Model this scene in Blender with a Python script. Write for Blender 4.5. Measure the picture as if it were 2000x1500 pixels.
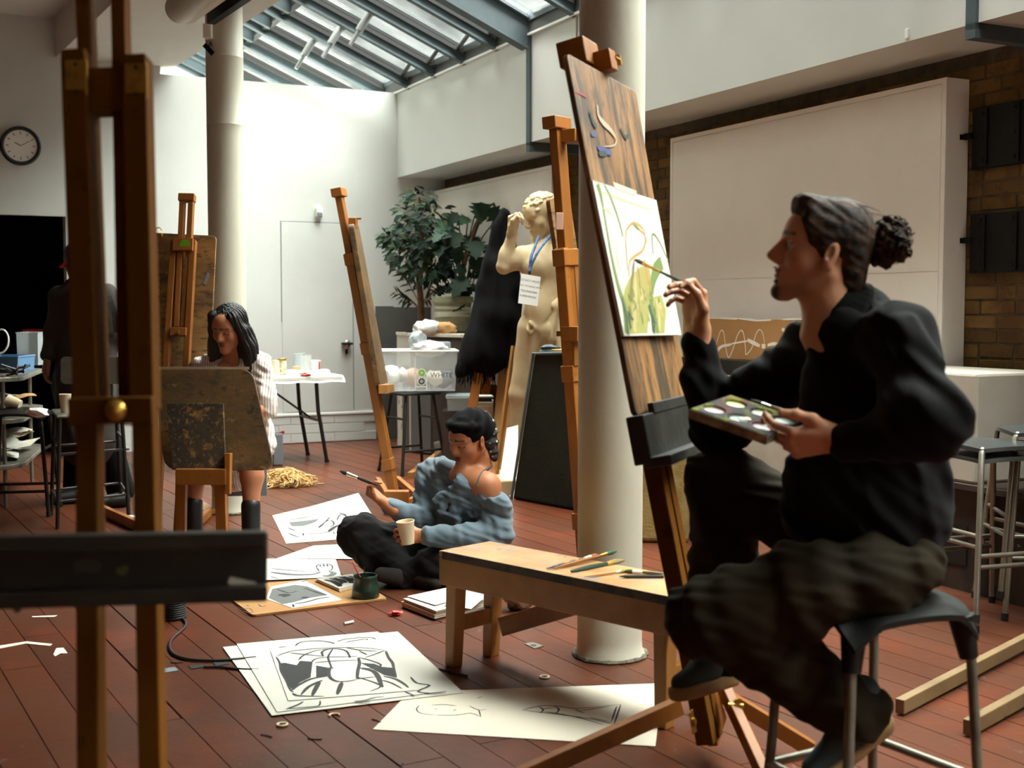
import bpy, bmesh, math, random
import numpy as np
from mathutils import Vector as V, Matrix, Quaternion
for o in list(bpy.data.objects): bpy.data.objects.remove(o, do_unlink=True)
SC = bpy.context.scene; COL = SC.collection
rnd = random.Random(7)
PI = math.pi; R = math.radians

# ---------------------------------------------------------------- camera, sky, exposure
F = 2435.0; PITCH = math.atan(145/F); CAMZ = 1.3
cd = bpy.data.cameras.new('camera'); cam = bpy.data.objects.new('camera', cd); COL.objects.link(cam)
cam.location = (0, 0, CAMZ); cam.rotation_euler = (PI/2-PITCH, 0, 0)
cd.sensor_width = 36; cd.lens = 36*F/2000; cd.clip_start = .05; cd.clip_end = 200
cd.dof.use_dof = True; cd.dof.focus_distance = 5.8; cd.dof.aperture_fstop = 3.6
SC.camera = cam
w = bpy.data.worlds.new('sky'); SC.world = w; w.use_nodes = True
wn = w.node_tree.nodes; wl = w.node_tree.links
bg = wn['Background']; tc = wn.new('ShaderNodeTexCoord'); sx = wn.new('ShaderNodeSeparateXYZ'); cr = wn.new('ShaderNodeValToRGB')
wl.new(tc.outputs['Generated'], sx.inputs[0]); wl.new(sx.outputs['Z'], cr.inputs[0]); wl.new(cr.outputs[0], bg.inputs[0])
cr.color_ramp.elements[0].position = 0; cr.color_ramp.elements[0].color = (.30, .33, .34, 1)   # overcast: a third of the zenith at the horizon
cr.color_ramp.elements[1].position = 1; cr.color_ramp.elements[1].color = (.95, 1, .99, 1)
bg.inputs[1].default_value = 2.3
sl = bpy.data.lights.new('sun', 'SUN'); sl.energy = 104.0; sl.angle = R(112); sl.color = (1, .975, .93)
so = bpy.data.objects.new('sun', sl); COL.objects.link(so)
so.rotation_euler = V((.15, .30, 1)).to_track_quat('Z', 'Y').to_euler()
SC.view_settings.view_transform = 'Standard'; SC.view_settings.look = 'None'
SC.view_settings.gamma = 1; SC.view_settings.use_curve_mapping = False; SC.view_settings.exposure = -0.14
cy = SC.cycles; cy.max_bounces = 12; cy.diffuse_bounces = 8; cy.glossy_bounces = 4; cy.transparent_max_bounces = 16
cy.transmission_bounces = 8; cy.sample_clamp_indirect = 8; cy.caustics_reflective = False; cy.caustics_refractive = False
cy.use_denoising = True

# ---------------------------------------------------------------- measuring the place
cp, sp = math.cos(PITCH), math.sin(PITCH)
def ray(px, py):
    u, v = (px-1000)/F, (750-py)/F
    return V((u, cp+v*sp, -sp+v*cp))
def P(px, py, d):
    r = ray(px, py); return V((0, 0, CAMZ)) + r*(d/r.y)
def PZ(px, py, z=0.0):
    r = ray(px, py); return V((0, 0, CAMZ)) + r*((z-CAMZ)/r.z)
def PPL(px, py, p0, n):                 # onto a plane
    r = ray(px, py); o = V((0, 0, CAMZ)); return o + r*((p0-o).dot(n)/r.dot(n))
AW = R(26.0); BX = V((math.cos(AW), math.sin(AW), 0)); DX = V((math.sin(AW), -math.cos(AW), 0))
C0 = V((-1.143, 12.54, 0)); UP = V((0, 0, 1))
def RP(s, t, z=0.0):                    # s metres along the back wall from the corner, t metres along the brick wall side
    return C0 - BX*s + DX*t + UP*z
def PB(px, py, off=0.0): return PPL(px, py, C0-V((-DX.x,-DX.y,0))*off, DX)      # on the back wall, off metres proud of it
def PR(px, py, off=0.0): return PPL(px, py, C0+BX*(.506-off), BX)            # on the brick wall

# ---------------------------------------------------------------- materials
M = {}
def mk(name, col, rough=.6, metal=0.0, layers=(), bump=None, rand=0.0, spec=.5, coat=0.0, vcol=None, trans=0.0, alpha=None, sheen=0.0):
    """layers: (colour, scale, lo, hi, stretch, strength); bump: (scale, strength, stretch)"""
    m = bpy.data.materials.new(name); m.use_nodes = True; nt = m.node_tree; n = nt.nodes; l = nt.links
    b = n['Principled BSDF']; b.inputs['Roughness'].default_value = rough; b.inputs['Metallic'].default_value = metal
    b.inputs['Specular IOR Level'].default_value = spec; b.inputs['Coat Weight'].default_value = coat
    if sheen: b.inputs['Sheen Weight'].default_value = sheen
    if trans: b.inputs['Transmission Weight'].default_value = trans
    if alpha is not None: b.inputs['Alpha'].default_value = alpha
    tcn = n.new('ShaderNodeTexCoord')
    def noise(scale, stretch, detail=4.0, seed=0.0):
        mp = n.new('ShaderNodeMapping'); mp.inputs['Scale'].default_value = stretch or (1, 1, 1); mp.inputs['Location'].default_value = (seed, seed*.7, -seed)
        l.new(tcn.outputs['Object'], mp.inputs[0])
        t = n.new('ShaderNodeTexNoise'); t.inputs['Scale'].default_value = scale; t.inputs['Detail'].default_value = detail; t.inputs['Roughness'].default_value = .62
        l.new(mp.outputs[0], t.inputs['Vector']); return t.outputs[0]
    if vcol:
        a = n.new('ShaderNodeVertexColor'); a.layer_name = vcol; cur = a.outputs[0]
    else:
        c = n.new('ShaderNodeRGB'); c.outputs[0].default_value = (*col, 1); cur = c.outputs[0]
    if rand:
        oi = n.new('ShaderNodeObjectInfo'); hs = n.new('ShaderNodeHueSaturation'); mr = n.new('ShaderNodeMapRange')
        mr.inputs[3].default_value = 1-rand; mr.inputs[4].default_value = 1+rand; l.new(oi.outputs['Random'], mr.inputs[0])
        l.new(mr.outputs[0], hs.inputs['Value']); l.new(cur, hs.inputs['Color']); cur = hs.outputs[0]
    for k, (lc, sc_, lo, hi, st, stren) in enumerate(layers):
        f = noise(sc_, st, 5.0, 3.1*k+1)
        mr = n.new('ShaderNodeMapRange'); mr.inputs[1].default_value = lo; mr.inputs[2].default_value = hi; mr.inputs[4].default_value = stren
        l.new(f, mr.inputs[0]); mx = n.new('ShaderNodeMix'); mx.data_type = 'RGBA'; l.new(mr.outputs[0], mx.inputs[0])
        l.new(cur, mx.inputs[6]); mx.inputs[7].default_value = (*lc, 1); cur = mx.outputs[2]
    l.new(cur, b.inputs['Base Color'])
    if bump:
        f = noise(bump[0], bump[2] if len(bump) > 2 else None, 6.0, 9.3); bp = n.new('ShaderNodeBump')
        bp.inputs['Strength'].default_value = bump[1]; bp.inputs['Distance'].default_value = .01
        l.new(f, bp.inputs['Height']); l.new(bp.outputs[0], b.inputs['Normal'])
    M[name] = m; return m
def glassy(name, tint, dirt, dirtcol=(.6, .62, .6), rough=.05):
    m = bpy.data.materials.new(name); m.use_nodes = True; nt = m.node_tree; n = nt.nodes; l = nt.links
    out = n['Material Output']; n.remove(n['Principled BSDF'])
    tr = n.new('ShaderNodeBsdfTransparent'); tr.inputs[0].default_value = (*tint, 1)
    gl = n.new('ShaderNodeBsdfGlossy'); gl.inputs['Roughness'].default_value = rough
    fr = n.new('ShaderNodeFresnel'); fr.inputs[0].default_value = 1.45
    ms = n.new('ShaderNodeMixShader'); l.new(fr.outputs[0], ms.inputs[0]); l.new(tr.outputs[0], ms.inputs[1]); l.new(gl.outputs[0], ms.inputs[2])
    df = n.new('ShaderNodeBsdfDiffuse'); df.inputs[0].default_value = (*dirtcol, 1); tl = n.new('ShaderNodeBsdfTranslucent'); tl.inputs[0].default_value = (*dirtcol, 1)
    m2 = n.new('ShaderNodeMixShader'); m2.inputs[0].default_value = .6; l.new(df.outputs[0], m2.inputs[1]); l.new(tl.outputs[0], m2.inputs[2])
    tcn = n.new('ShaderNodeTexCoord'); tx = n.new('ShaderNodeTexNoise'); tx.inputs['Scale'].default_value = 2.5; tx.inputs['Detail'].default_value = 6
    l.new(tcn.outputs['Object'], tx.inputs[0]); mr = n.new('ShaderNodeMapRange'); mr.inputs[1].default_value = .3; mr.inputs[2].default_value = .75
    mr.inputs[3].default_value = dirt*.5; mr.inputs[4].default_value = min(1, dirt*1.6); l.new(tx.outputs[0], mr.inputs[0])
    m3 = n.new('ShaderNodeMixShader'); l.new(mr.outputs[0], m3.inputs[0]); l.new(ms.outputs[0], m3.inputs[1]); l.new(m2.outputs[0], m3.inputs[2])
    l.new(m3.outputs[0], out.inputs[0]); M[name] = m; return m

# ---------------------------------------------------------------- mesh building
class MB:
    def __init__(s): s.v = []; s.f = []; s.mi = []
    def add(s, vs, fs, mi=0):
        k = len(s.v); s.v += [tuple(x) for x in vs]; s.f += [tuple(i+k for i in f) for f in fs]; s.mi += [mi]*len(fs); return s
    def hexa(s, a, mi=0):               # a: 4 bottom corners (counter-clockwise from above) then 4 top corners
        return s.add(a, [(3, 2, 1, 0), (4, 5, 6, 7), (0, 1, 5, 4), (1, 2, 6, 5), (2, 3, 7, 6), (3, 0, 4, 7)], mi)
    def box(s, c, size, x=V((1, 0, 0)), y=None, mi=0):
        c = V(c); x = V(x).normalized(); y = V(y).normalized() if y is not None else UP.cross(x).normalized(); z = x.cross(y)
        a, b, d = x*size[0]/2, y*size[1]/2, z*size[2]/2
        return s.hexa([c-a-b-d, c+a-b-d, c+a+b-d, c-a+b-d, c-a-b+d, c+a-b+d, c+a+b+d, c-a+b+d], mi)
    def bar(s, p0, p1, w, h, side=None, mi=0, taper=1.0):      # w along 'side', h along the third axis
        p0, p1 = V(p0), V(p1); d = (p1-p0).normalized()
        if side is None: side = UP.cross(d) if abs(d.z) < .95 else V((1, 0, 0))
        side = V(side); side = (side-d*side.dot(d)).normalized(); n = d.cross(side)
        q = []
        for p, k in ((p0, 1), (p1, taper)):
            a, b = side*w*k/2, n*h*k/2; q.append([p-a-b, p+a-b, p+a+b, p-a+b])
        return s.add(q[0]+q[1], [(3, 2, 1, 0), (4, 5, 6, 7), (0, 1, 5, 4), (1, 2, 6, 5), (2, 3, 7, 6), (3, 0, 4, 7)], mi)
    def tube(s, pts, r, n=10, mi=0, closed=False, caps=True):
        pts = [V(p) for p in pts]; N = len(pts); rs = r if isinstance(r, (list, tuple)) else [r]*N
        ref = None; k = len(s.v); vs = []
        for i in range(N):
            if closed: d = pts[(i+1) % N]-pts[i-1]
            else: d = pts[min(i+1, N-1)]-pts[max(i-1, 0)]
            d = d.normalized() if d.length > 1e-9 else V((0, 0, 1))
            if ref is None: ref = d.orthogonal().normalized()
            ref = (ref-d*ref.dot(d)); ref = ref.normalized() if ref.length > 1e-6 else d.orthogonal().normalized(); b = d.cross(ref)
            for j in range(n):
                a = 2*PI*j/n; vs.append(pts[i]+(ref*math.cos(a)+b*math.sin(a))*rs[i])
        fs = []
        for i in range(N if closed else N-1):
            i2 = (i+1) % N
            for j in range(n):
                j2 = (j+1) % n; fs.append((i*n+j, i*n+j2, i2*n+j2, i2*n+j))
        if caps and not closed: fs.append(tuple(range(n-1, -1, -1))); fs.append(tuple((N-1)*n+j for j in range(n)))
        return s.add(vs, fs, mi)
    def lathe(s, prof, c, n=24, axis=UP, mi=0, x=None, cap0=True, cap1=True):      # prof: (radius, height)
        c = V(c); axis = V(axis).normalized(); x = V(x) if x is not None else axis.orthogonal(); x = (x-axis*x.dot(axis)).normalized(); y = axis.cross(x)
        vs = [c+axis*h+(x*math.cos(2*PI*j/n)+y*math.sin(2*PI*j/n))*r for r, h in prof for j in range(n)]
        fs = [(i*n+j, i*n+(j+1) % n, (i+1)*n+(j+1) % n, (i+1)*n+j) for i in range(len(prof)-1) for j in range(n)]
        if cap0: fs.append(tuple(range(n-1, -1, -1)))
        if cap1: fs.append(tuple((len(prof)-1)*n+j for j in range(n)))
        return s.add(vs, fs, mi)
    def prism(s, poly, ext, mi=0):      # polygon points extruded by the vector ext
        n = len(poly); poly = [V(p) for p in poly]; ext = V(ext)
        nn = V((0, 0, 0))
        for i in range(n): nn += poly[i].cross(poly[(i+1) % n])
        if nn.dot(ext) < 0: poly = poly[::-1]
        return s.add(poly+[p+ext for p in poly], [tuple(range(n-1, -1, -1)), tuple(range(n, 2*n))]+[(i, (i+1) % n, n+(i+1) % n, n+i) for i in range(n)], mi)
    def ribbon(s, pts, wd, nrm=UP, mi=0):                # flat stroke
        pts = [V(p) for p in pts]; N = len(pts); vs = []
        if N < 2: return s
        for i, p in enumerate(pts):
            d = (pts[min(i+1, N-1)]-pts[max(i-1, 0)]); sd = V(nrm).cross(d)
            sd = sd.normalized() if sd.length > 1e-9 else V((1, 0, 0)); ww = wd[i] if isinstance(wd, (list, tuple)) else wd
            vs += [p-sd*ww/2, p+sd*ww/2]
        return s.add(vs, [(2*i, 2*i+2, 2*i+3, 2*i+1)[::-1] for i in range(N-1)], mi)
    def grid(s, fn, nu, nv, mi=0, wrapu=False):
        vs = [fn(i/(nu if wrapu else nu-1), j/(nv-1)) for j in range(nv) for i in range(nu)]
        fs = []
        for j in range(nv-1):
            for i in range(nu if wrapu else nu-1):
                i2 = (i+1) % nu; fs.append((j*nu+i, j*nu+i2, (j+1)*nu+i2, (j+1)*nu+i))
        return s.add(vs, fs, mi)
    def ico(s, c, r, sub=2, sc=(1, 1, 1), mi=0, jit=0, rg=None):
        bm = bmesh.new(); bmesh.ops.create_icosphere(bm, subdivisions=sub, radius=1)
        g = rg or rnd; vs = []
        for v in bm.verts:
            k = 1+jit*(g.random()-.5)*2; vs.append(V(c)+V((v.co.x*sc[0], v.co.y*sc[1], v.co.z*sc[2]))*r*k)
        bm.verts.index_update(); fs = [tuple(v.index for v in f.verts) for f in bm.faces]; bm.free(); return s.add(vs, fs, mi)
    def mesh(s, name):
        me = bpy.data.meshes.new(name); me.from_pydata(s.v, [], s.f); me.update()
        return me

WL = {}
def _reg(o, parent):
    COL.objects.link(o)
    if parent is not None:
        o.parent = parent; k = WL.get(parent.name)
        if k is not None: o.matrix_parent_inverse = Matrix.Translation(-k)
def tag(o, label=None, cat=None, group=None, kind=None):
    if label: o['label'] = label
    if cat: o['category'] = cat
    if group: o['group'] = group
    if kind: o['kind'] = kind
    return o
def thing(name, label, cat, loc=(0, 0, 0), group=None):
    o = bpy.data.objects.new(name, None); o.empty_display_size = .1; COL.objects.link(o); o.location = loc; WL[o.name] = V(loc); return tag(o, label, cat, group)
def fin(o, mats, smooth, bevel, seg=2, ang=40):
    for m in (mats if isinstance(mats, (list, tuple)) else [mats]): o.data.materials.append(M[m] if isinstance(m, str) else m)
    if smooth:
        o.data.shade_smooth()
        if smooth is not True: o.data.set_sharp_from_angle(angle=R(smooth))
    if bevel:
        b = o.modifiers.new('bevel', 'BEVEL'); b.width = bevel; b.segments = seg; b.limit_method = 'ANGLE'; b.angle_limit = R(ang); b.harden_normals = False
def part(name, mb, mats, parent, smooth=False, bevel=0, label=None, kind=None, seg=2):
    me = mb.mesh(name); o = bpy.data.objects.new(name, me)
    if mb.mi and max(mb.mi) > 0: me.polygons.foreach_set('material_index', mb.mi)
    _reg(o, parent); fin(o, mats, smooth, bevel, seg)
    return tag(o, label, None, None, kind)
def solo(name, mb, mats, label, cat, group=None, smooth=False, bevel=0, base=None, kind=None, seg=2):
    vs = np.array(mb.v); base = V(base) if base is not None else V((vs[:, 0].mean(), vs[:, 1].mean(), vs[:, 2].min()))
    mb.v = [tuple(V(p)-base) for p in mb.v]
    o = part(name, mb, mats, None, smooth, bevel, seg=seg); o.location = base; WL[o.name] = base
    return tag(o, label, cat, group, kind)
def struct(name, mb, mats, smooth=False, bevel=0, parent=None): return part(name, mb, mats, parent, smooth, bevel, kind='structure')
def dup(root, loc=None, rotz=None, label=None, group=None):
    r = root.copy(); COL.objects.link(r)
    for ch in list(root.children):
        c = ch.copy(); COL.objects.link(c); c.parent = r
        for g in list(ch.children): d = g.copy(); COL.objects.link(d); d.parent = c
    if loc is not None: r.location = loc
    if rotz is not None: r.rotation_euler = (0, 0, rotz)
    if label: r['label'] = label
    if group: r['group'] = group
    return r
def text_mb(txt, o, x, y, size, mi=0, depth=.0006, mb=None, center=True):      # flat lettering built from the default font
    cu = bpy.data.curves.new('t', 'FONT'); cu.body = txt; cu.size = size; cu.extrude = 0; cu.resolution_u = 2
    if center: cu.align_x = 'CENTER'; cu.align_y = 'CENTER'
    ob = bpy.data.objects.new('t', cu); COL.objects.link(ob); dg = bpy.context.evaluated_depsgraph_get(); me = ob.evaluated_get(dg).to_mesh()
    mb = mb or MB(); x, y = V(x), V(y); n = x.cross(y).normalized()
    mb.add([V(o)+x*v.co.x+y*v.co.y+n*depth for v in me.vertices], [tuple(p.vertices) for p in me.polygons], mi)
    ob.evaluated_get(dg).to_mesh_clear(); bpy.data.objects.remove(ob); bpy.data.curves.remove(cu); return mb

# ---------------------------------------------------------------- bodies: blended rounded solids meshed by surface nets
def frame(o, x, z):                     # 4x4 with local X along x, local Z near z
    x = V(x).normalized(); z = V(z); y = z.cross(x).normalized(); z = x.cross(y)
    m = Matrix.Identity(4)
    for i, a in enumerate((x, y, z)):
        for j in range(3): m[j][i] = a[j]
    m.translation = V(o); return m
class SDF:
    def __init__(s): s.pr = []; s.T = Matrix.Identity(4); s.disp = []
    def _push(s, kind, dat, lo, hi, k, col, sub):
        T = np.array(s.T); sc = abs(np.linalg.det(T[:3, :3]))**(1/3)
        cs = np.array([[a, b, c, 1] for a in (lo[0], hi[0]) for b in (lo[1], hi[1]) for c in (lo[2], hi[2])]) @ T.T
        s.pr.append((kind, dat, np.linalg.inv(T), sc, cs[:, :3].min(0), cs[:, :3].max(0), k*sc, col, sub)); return s
    def cap(s, a, b, ra, rb=None, k=.01, col=0, sub=False, flat=None):
        rb = ra if rb is None else rb; a, b = np.array(a, float), np.array(b, float)
        return s._push('c', (a, b, ra, rb), np.minimum(a-ra, b-rb), np.maximum(a+ra, b+rb), k, col, sub)
    def ell(s, c, r, k=.01, col=0, sub=False, rot=None):
        c = np.array(c, float); r = np.array(r if hasattr(r, '__len__') else (r, r, r), float)
        Rm = np.array(rot) if rot is not None else np.eye(3); ext = np.abs(Rm) @ r
        return s._push('e', (c, r, Rm), c-ext, c+ext, k, col, sub)
    def box(s, c, h, rd=.005, k=.005, col=0, sub=False):
        c = np.array(c, float); h = np.array(h, float); return s._push('b', (c, h-rd, rd), c-h, c+h, k, col, sub)
    def chain(s, pts, rs, k=.01, col=0):
        for i in range(len(pts)-1): s.cap(pts[i], pts[i+1], rs[i], rs[i+1], k, col)
        return s
    @staticmethod
    def _d(p, pts):
        kind, dat, Ti, sc = p[:4]; q = pts @ Ti[:3, :3].T + Ti[:3, 3]
        if kind == 'c':
            a, b, ra, rb = dat; ab = b-a; L2 = ab @ ab + 1e-12; h = np.clip((q-a) @ ab/L2, 0, 1)
            d = np.linalg.norm(q-a-h[..., None]*ab, axis=-1)-(ra+(rb-ra)*h)
        elif kind == 'e':
            c, r, Rm = dat; u = (q-c) @ Rm; k0 = np.linalg.norm(u/r, axis=-1); k1 = np.linalg.norm(u/(r*r), axis=-1); d = k0*(k0-1)/(k1+1e-9)
        else:
            c, h, rd = dat; u = np.abs(q-c)-h; d = np.linalg.norm(np.maximum(u, 0), axis=-1)+np.minimum(u.max(-1), 0)-rd
        return d*sc
    def field(s, res, pad=.02):
        adds = [p for p in s.pr if not p[8]]
        lo = np.min([p[4] for p in adds], 0)-pad; hi = np.max([p[5] for p in adds], 0)+pad
        n = np.ceil((hi-lo)/res).astype(int)+1; BIG = .05
        D = np.full(n, BIG, np.float32); ax = [lo[i]+res*np.arange(n[i]) for i in range(3)]
        for p in s.pr:
            m = p[6]+4*res; a = np.maximum(np.floor((p[4]-m-lo)/res).astype(int), 0); b = np.minimum(np.ceil((p[5]+m-lo)/res).astype(int)+1, n)
            if (b <= a).any(): continue
            g = np.stack(np.meshgrid(*[ax[i][a[i]:b[i]] for i in range(3)], indexing='ij'), -1)
            d2 = s._d(p, g).astype(np.float32); sl = tuple(slice(a[i], b[i]) for i in range(3)); d1 = D[sl]; k = max(p[6], 1e-5)
            if p[8]: h = np.clip(.5-.5*(d1+d2)/k, 0, 1); D[sl] = d1*(1-h)-d2*h+k*h*(1-h)
            else: h = np.clip(.5+.5*(d1-d2)/k, 0, 1); D[sl] = d1*(1-h)+d2*h-k*h*(1-h)
        if s.disp:
            near = np.nonzero(np.abs(D) < .045); pts = np.stack([ax[i][near[i]] for i in range(3)], -1)
            for f in s.disp: D[near] += f(pts).astype(np.float32)
        return D, lo
    def colors(s, pts, base=(1, 1, 1)):
        D = np.full(len(pts), .05); C = np.tile(np.array(base, float), (len(pts), 1))
        for p in s.pr:
            d2 = s._d(p, pts); k = max(p[6]*.6, .002)
            if p[8]:
                if p[7]: w = np.clip(1-np.abs(d2)/.003, 0, 1)[:, None]; C = C*(1-w)+np.array(p[7])*w
                continue
            h = np.clip(.5+.5*(D-d2)/k, 0, 1); D = D*(1-h)+d2*h-k*h*(1-h)
            if p[7]: C = C*(1-h[:, None])+np.array(p[7])*h[:, None]
        return C
    def mesh(s, res):
        D, lo = s.field(res); return nets(D, lo, res)
def nets(D, lo, res):
    S = D < 0; n = D.shape
    cnt = np.zeros((n[0]-1, n[1]-1, n[2]-1), np.int8)
    offs = [(i, j, k) for i in (0, 1) for j in (0, 1) for k in (0, 1)]
    for i, j, k in offs: cnt += S[i:n[0]-1+i, j:n[1]-1+j, k:n[2]-1+k]
    act = (cnt > 0) & (cnt < 8); I = np.stack(np.nonzero(act), -1)
    idx = np.full(act.shape, -1, np.int32); idx[act] = np.arange(len(I))
    c = {o: D[I[:, 0]+o[0], I[:, 1]+o[1], I[:, 2]+o[2]] for o in offs}
    acc = np.zeros((len(I), 3)); w = np.zeros(len(I))
    for a in range(3):
        for o in offs:
            if o[a]: continue
            o2 = list(o); o2[a] = 1; o2 = tuple(o2); d1, d2 = c[o], c[o2]; x = (d1 < 0) != (d2 < 0)
            t = np.where(x, d1/(d1-d2+1e-12), 0); q = np.tile(np.array(o, float), (len(I), 1)); q[:, a] = t
            acc += q*x[:, None]; w += x
    vs = lo+res*(I+acc/np.maximum(w, 1)[:, None]); quads = []
    for a in range(3):
        b, cc = (a+1) % 3, (a+2) % 3
        sl1 = [slice(None)]*3; sl2 = [slice(None)]*3; sl1[a] = slice(0, n[a]-1); sl2[a] = slice(1, n[a])
        s1, s2 = S[tuple(sl1)], S[tuple(sl2)]; X = np.stack(np.nonzero(s1 != s2), -1)
        ok = (X[:, b] > 0) & (X[:, cc] > 0) & (X[:, b] < n[b]-1) & (X[:, cc] < n[cc]-1); X = X[ok]
        if not len(X): continue
        flip = s1[X[:, 0], X[:, 1], X[:, 2]]
        def at(db, dc): Y = X.copy(); Y[:, b] += db; Y[:, cc] += dc; return idx[Y[:, 0], Y[:, 1], Y[:, 2]]
        q = np.stack([at(-1, -1), at(0, -1), at(0, 0), at(-1, 0)], -1); q[~flip] = q[~flip][:, ::-1]; quads.append(q)
    return vs, np.concatenate(quads)
def folds(amp, freq, dirv=(0, 0, 1), seed=0, sharp=1.0):         # cloth creases running across dirv
    g = np.random.RandomState(seed); d = np.array(dirv, float); d /= np.linalg.norm(d); ws = []
    for i in range(5):
        k = d*freq*(.6+.9*g.rand())+g.randn(3)*freq*.35; ws.append((k, g.rand()*6.28, .5+.5*g.rand()))
    def f(p):
        v = 0
        for k, ph, a in ws: q = p @ k+ph; v = v+a*np.sin(q+1.3*np.sin(q*.37+ph))
        return amp*v/2.2
    return f
def sdf_obj(name, fields, mats, parent=None, base=None, col=None, smooth=True, **kw):
    """fields: list of (SDF, resolution); joined as one mesh"""
    VS, QS, CS = [], [], []; k = 0
    for sd, res in fields:
        v, q = sd.mesh(res); VS.append(v); QS.append(q+k); k += len(v)
        if col is not None: CS.append(sd.colors(v, col))
    v = np.concatenate(VS); q = np.concatenate(QS)
    b = np.zeros(3)
    if parent is None: b = np.array(base if base is not None else (v[:, 0].mean(), v[:, 1].mean(), v[:, 2].min()))
    me = bpy.data.meshes.new(name); me.vertices.add(len(v)); me.vertices.foreach_set('co', (v-b).astype(np.float32).ravel())
    me.loops.add(q.size); me.loops.foreach_set('vertex_index', q.astype(np.int32).ravel())
    me.polygons.add(len(q)); me.polygons.foreach_set('loop_start', np.arange(0, q.size, 4, dtype=np.int32)); me.polygons.foreach_set('loop_total', np.full(len(q), 4, np.int32))
    me.update(calc_edges=True); me.validate()
    if col is not None:
        a = me.color_attributes.new('Col', 'FLOAT_COLOR', 'POINT'); c4 = np.ones((len(v), 4), np.float32); c4[:, :3] = np.concatenate(CS); a.data.foreach_set('color', c4.ravel())
    o = bpy.data.objects.new(name, me); _reg(o, parent)
    if parent is None: o.location = b; WL[o.name] = V(b)
    fin(o, mats, smooth, 0); return o
# ---------------------------------------------------------------- colours and surfaces
def S(r, g, b):
    f = lambda c: ((c/255+.055)/1.055)**2.4 if c > 10 else c/255/12.92
    return (f(r), f(g), f(b))
def proj(p):
    q = V(p)-V((0, 0, CAMZ)); dep = q.y*cp-q.z*sp; up = q.y*sp+q.z*cp
    return (1000+F*q.x/dep, 750-F*up/dep, dep)
mk('wall_white', S(206, 207, 202), .75, layers=[(S(190, 190, 182), 1.2, .45, .8, None, .6), (S(170, 165, 150), 9, .68, .78, None, .25)], bump=(40, .06))
mk('ceiling_white', S(214, 209, 200), .8, layers=[(S(200, 194, 184), 1.5, .4, .8, None, .6)])
mk('bulkhead_white', S(205, 206, 200), .7, layers=[(S(194, 194, 187), .8, .4, .8, None, .6)], bump=(30, .04))
mk('panel_white', S(240, 235, 227), .7, layers=[(S(226, 220, 211), 1.5, .4, .8, None, .6), (S(120, 110, 100), 14, .74, .78, None, .35)], bump=(60, .05))
mk('plinth_paint', S(196, 188, 174), .75, layers=[(S(176, 165, 148), 3, .45, .7, None, .6), (S(110, 98, 84), 14, .70, .76, None, .5)], bump=(60, .06))
mk('column_paint', S(198, 195, 178), .5, layers=[(S(186, 178, 156), 2.2, .4, .75, (1, 1, .4), .7), (S(120, 108, 84), 7, .66, .76, (1, 1, .35), .5)], bump=(26, .12))
mk('dirt_ring', S(120, 112, 92), .9, layers=[(S(60, 54, 44), 30, .4, .6, None, .9)], bump=(60, .4))
mk('steel_grey', S(70, 82, 86), .6, layers=[(S(52, 60, 63), 3, .45, .7, None, .6)], spec=.4)
mk('steel_dark', S(26, 24, 22), .7)
mk('gutter_dark', S(66, 66, 62), .6)
mk('alu', S(150, 152, 150), .4, metal=.6)
mk('grey_dado', S(92, 92, 90), .6, layers=[(S(74, 74, 72), 2, .4, .7, None, .6), (S(170, 170, 164), 40, .75, .78, None, .5)])
mk('floor_wood', S(86, 42, 22), .36, rand=.20, spec=.27, layers=[
    (S(84, 58, 46), .55, .42, .66, None, .6), (S(118, 54, 32), 2.4, .50, .7, None, .6), (S(72, 42, 30), 1.1, .5, .75, (3, 1, 1), .45),
    (S(140, 116, 102), 22, .66, .74, (1, .5, 1), .35), (S(52, 38, 34), 36, .70, .75, None, .6), (S(222, 208, 196), 60, .775, .79, None, .7)], bump=(24, .10, (2, 1, 1)))
mk('floor_gap', S(36, 24, 20), .9)
mk('mortar', S(88, 72, 52), .95, layers=[(S(54, 42, 30), 14, .4, .65, None, .8)], bump=(50, .5))
mk('brick', S(112, 86, 48), .9, rand=.38, spec=.2, layers=[(S(82, 54, 30), 3, .45, .62, None, .8), (S(66, 46, 30), 10, .55, .7, None, .7), (S(30, 24, 20), 60, .68, .72, None, .8)], bump=(46, .6))
mk('black_iron', S(12, 10, 8), .6, spec=.2, layers=[(S(26, 20, 15), 6, .5, .7, None, .6)], bump=(30, .15))
mk('black', S(16, 15, 14), .6)
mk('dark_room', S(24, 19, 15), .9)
glassy('skylight_glass', (.86, .90, .89), .025, (.62, .66, .64), .04)
mk('easel_wood', S(150, 92, 32), .5, rand=.14, layers=[(S(112, 58, 17), 5, .4, .65, (1, 1, .25), .7), (S(74, 40, 18), 14, .62, .74, None, .55), (S(30, 22, 18), 26, .72, .75, None, .6)], bump=(40, .08), spec=.4)
mk('easel_dark', S(108, 66, 16), .7, spec=.1, layers=[(S(80, 46, 11), 4, .4, .65, (1, 1, .25), .7), (S(40, 24, 12), 14, .6, .74, None, .6)], bump=(40, .08))
mk('bench_wood', S(160, 110, 52), .5, layers=[(S(128, 80, 34), 4, .4, .65, None, .7), (S(56, 40, 24), 8, .6, .74, None, .6), (S(24, 20, 18), 20, .70, .74, None, .6)], bump=(40, .08))
mk('bench_top', S(182, 142, 92), .55, layers=[(S(158, 112, 62), 5, .4, .6, None, .8), (S(120, 128, 136), 6, .56, .68, None, .7), (S(70, 66, 64), 12, .6, .7, None, .6), (S(26, 24, 26), 40, .68, .72, None, .8), (S(214, 190, 150), 9, .62, .7, None, .5)], bump=(50, .12))
mk('bench_edge', S(70, 50, 32), .6, layers=[(S(20, 18, 18), 10, .5, .6, None, .9), (S(60, 90, 80), 14, .68, .72, None, .8)])
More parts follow.
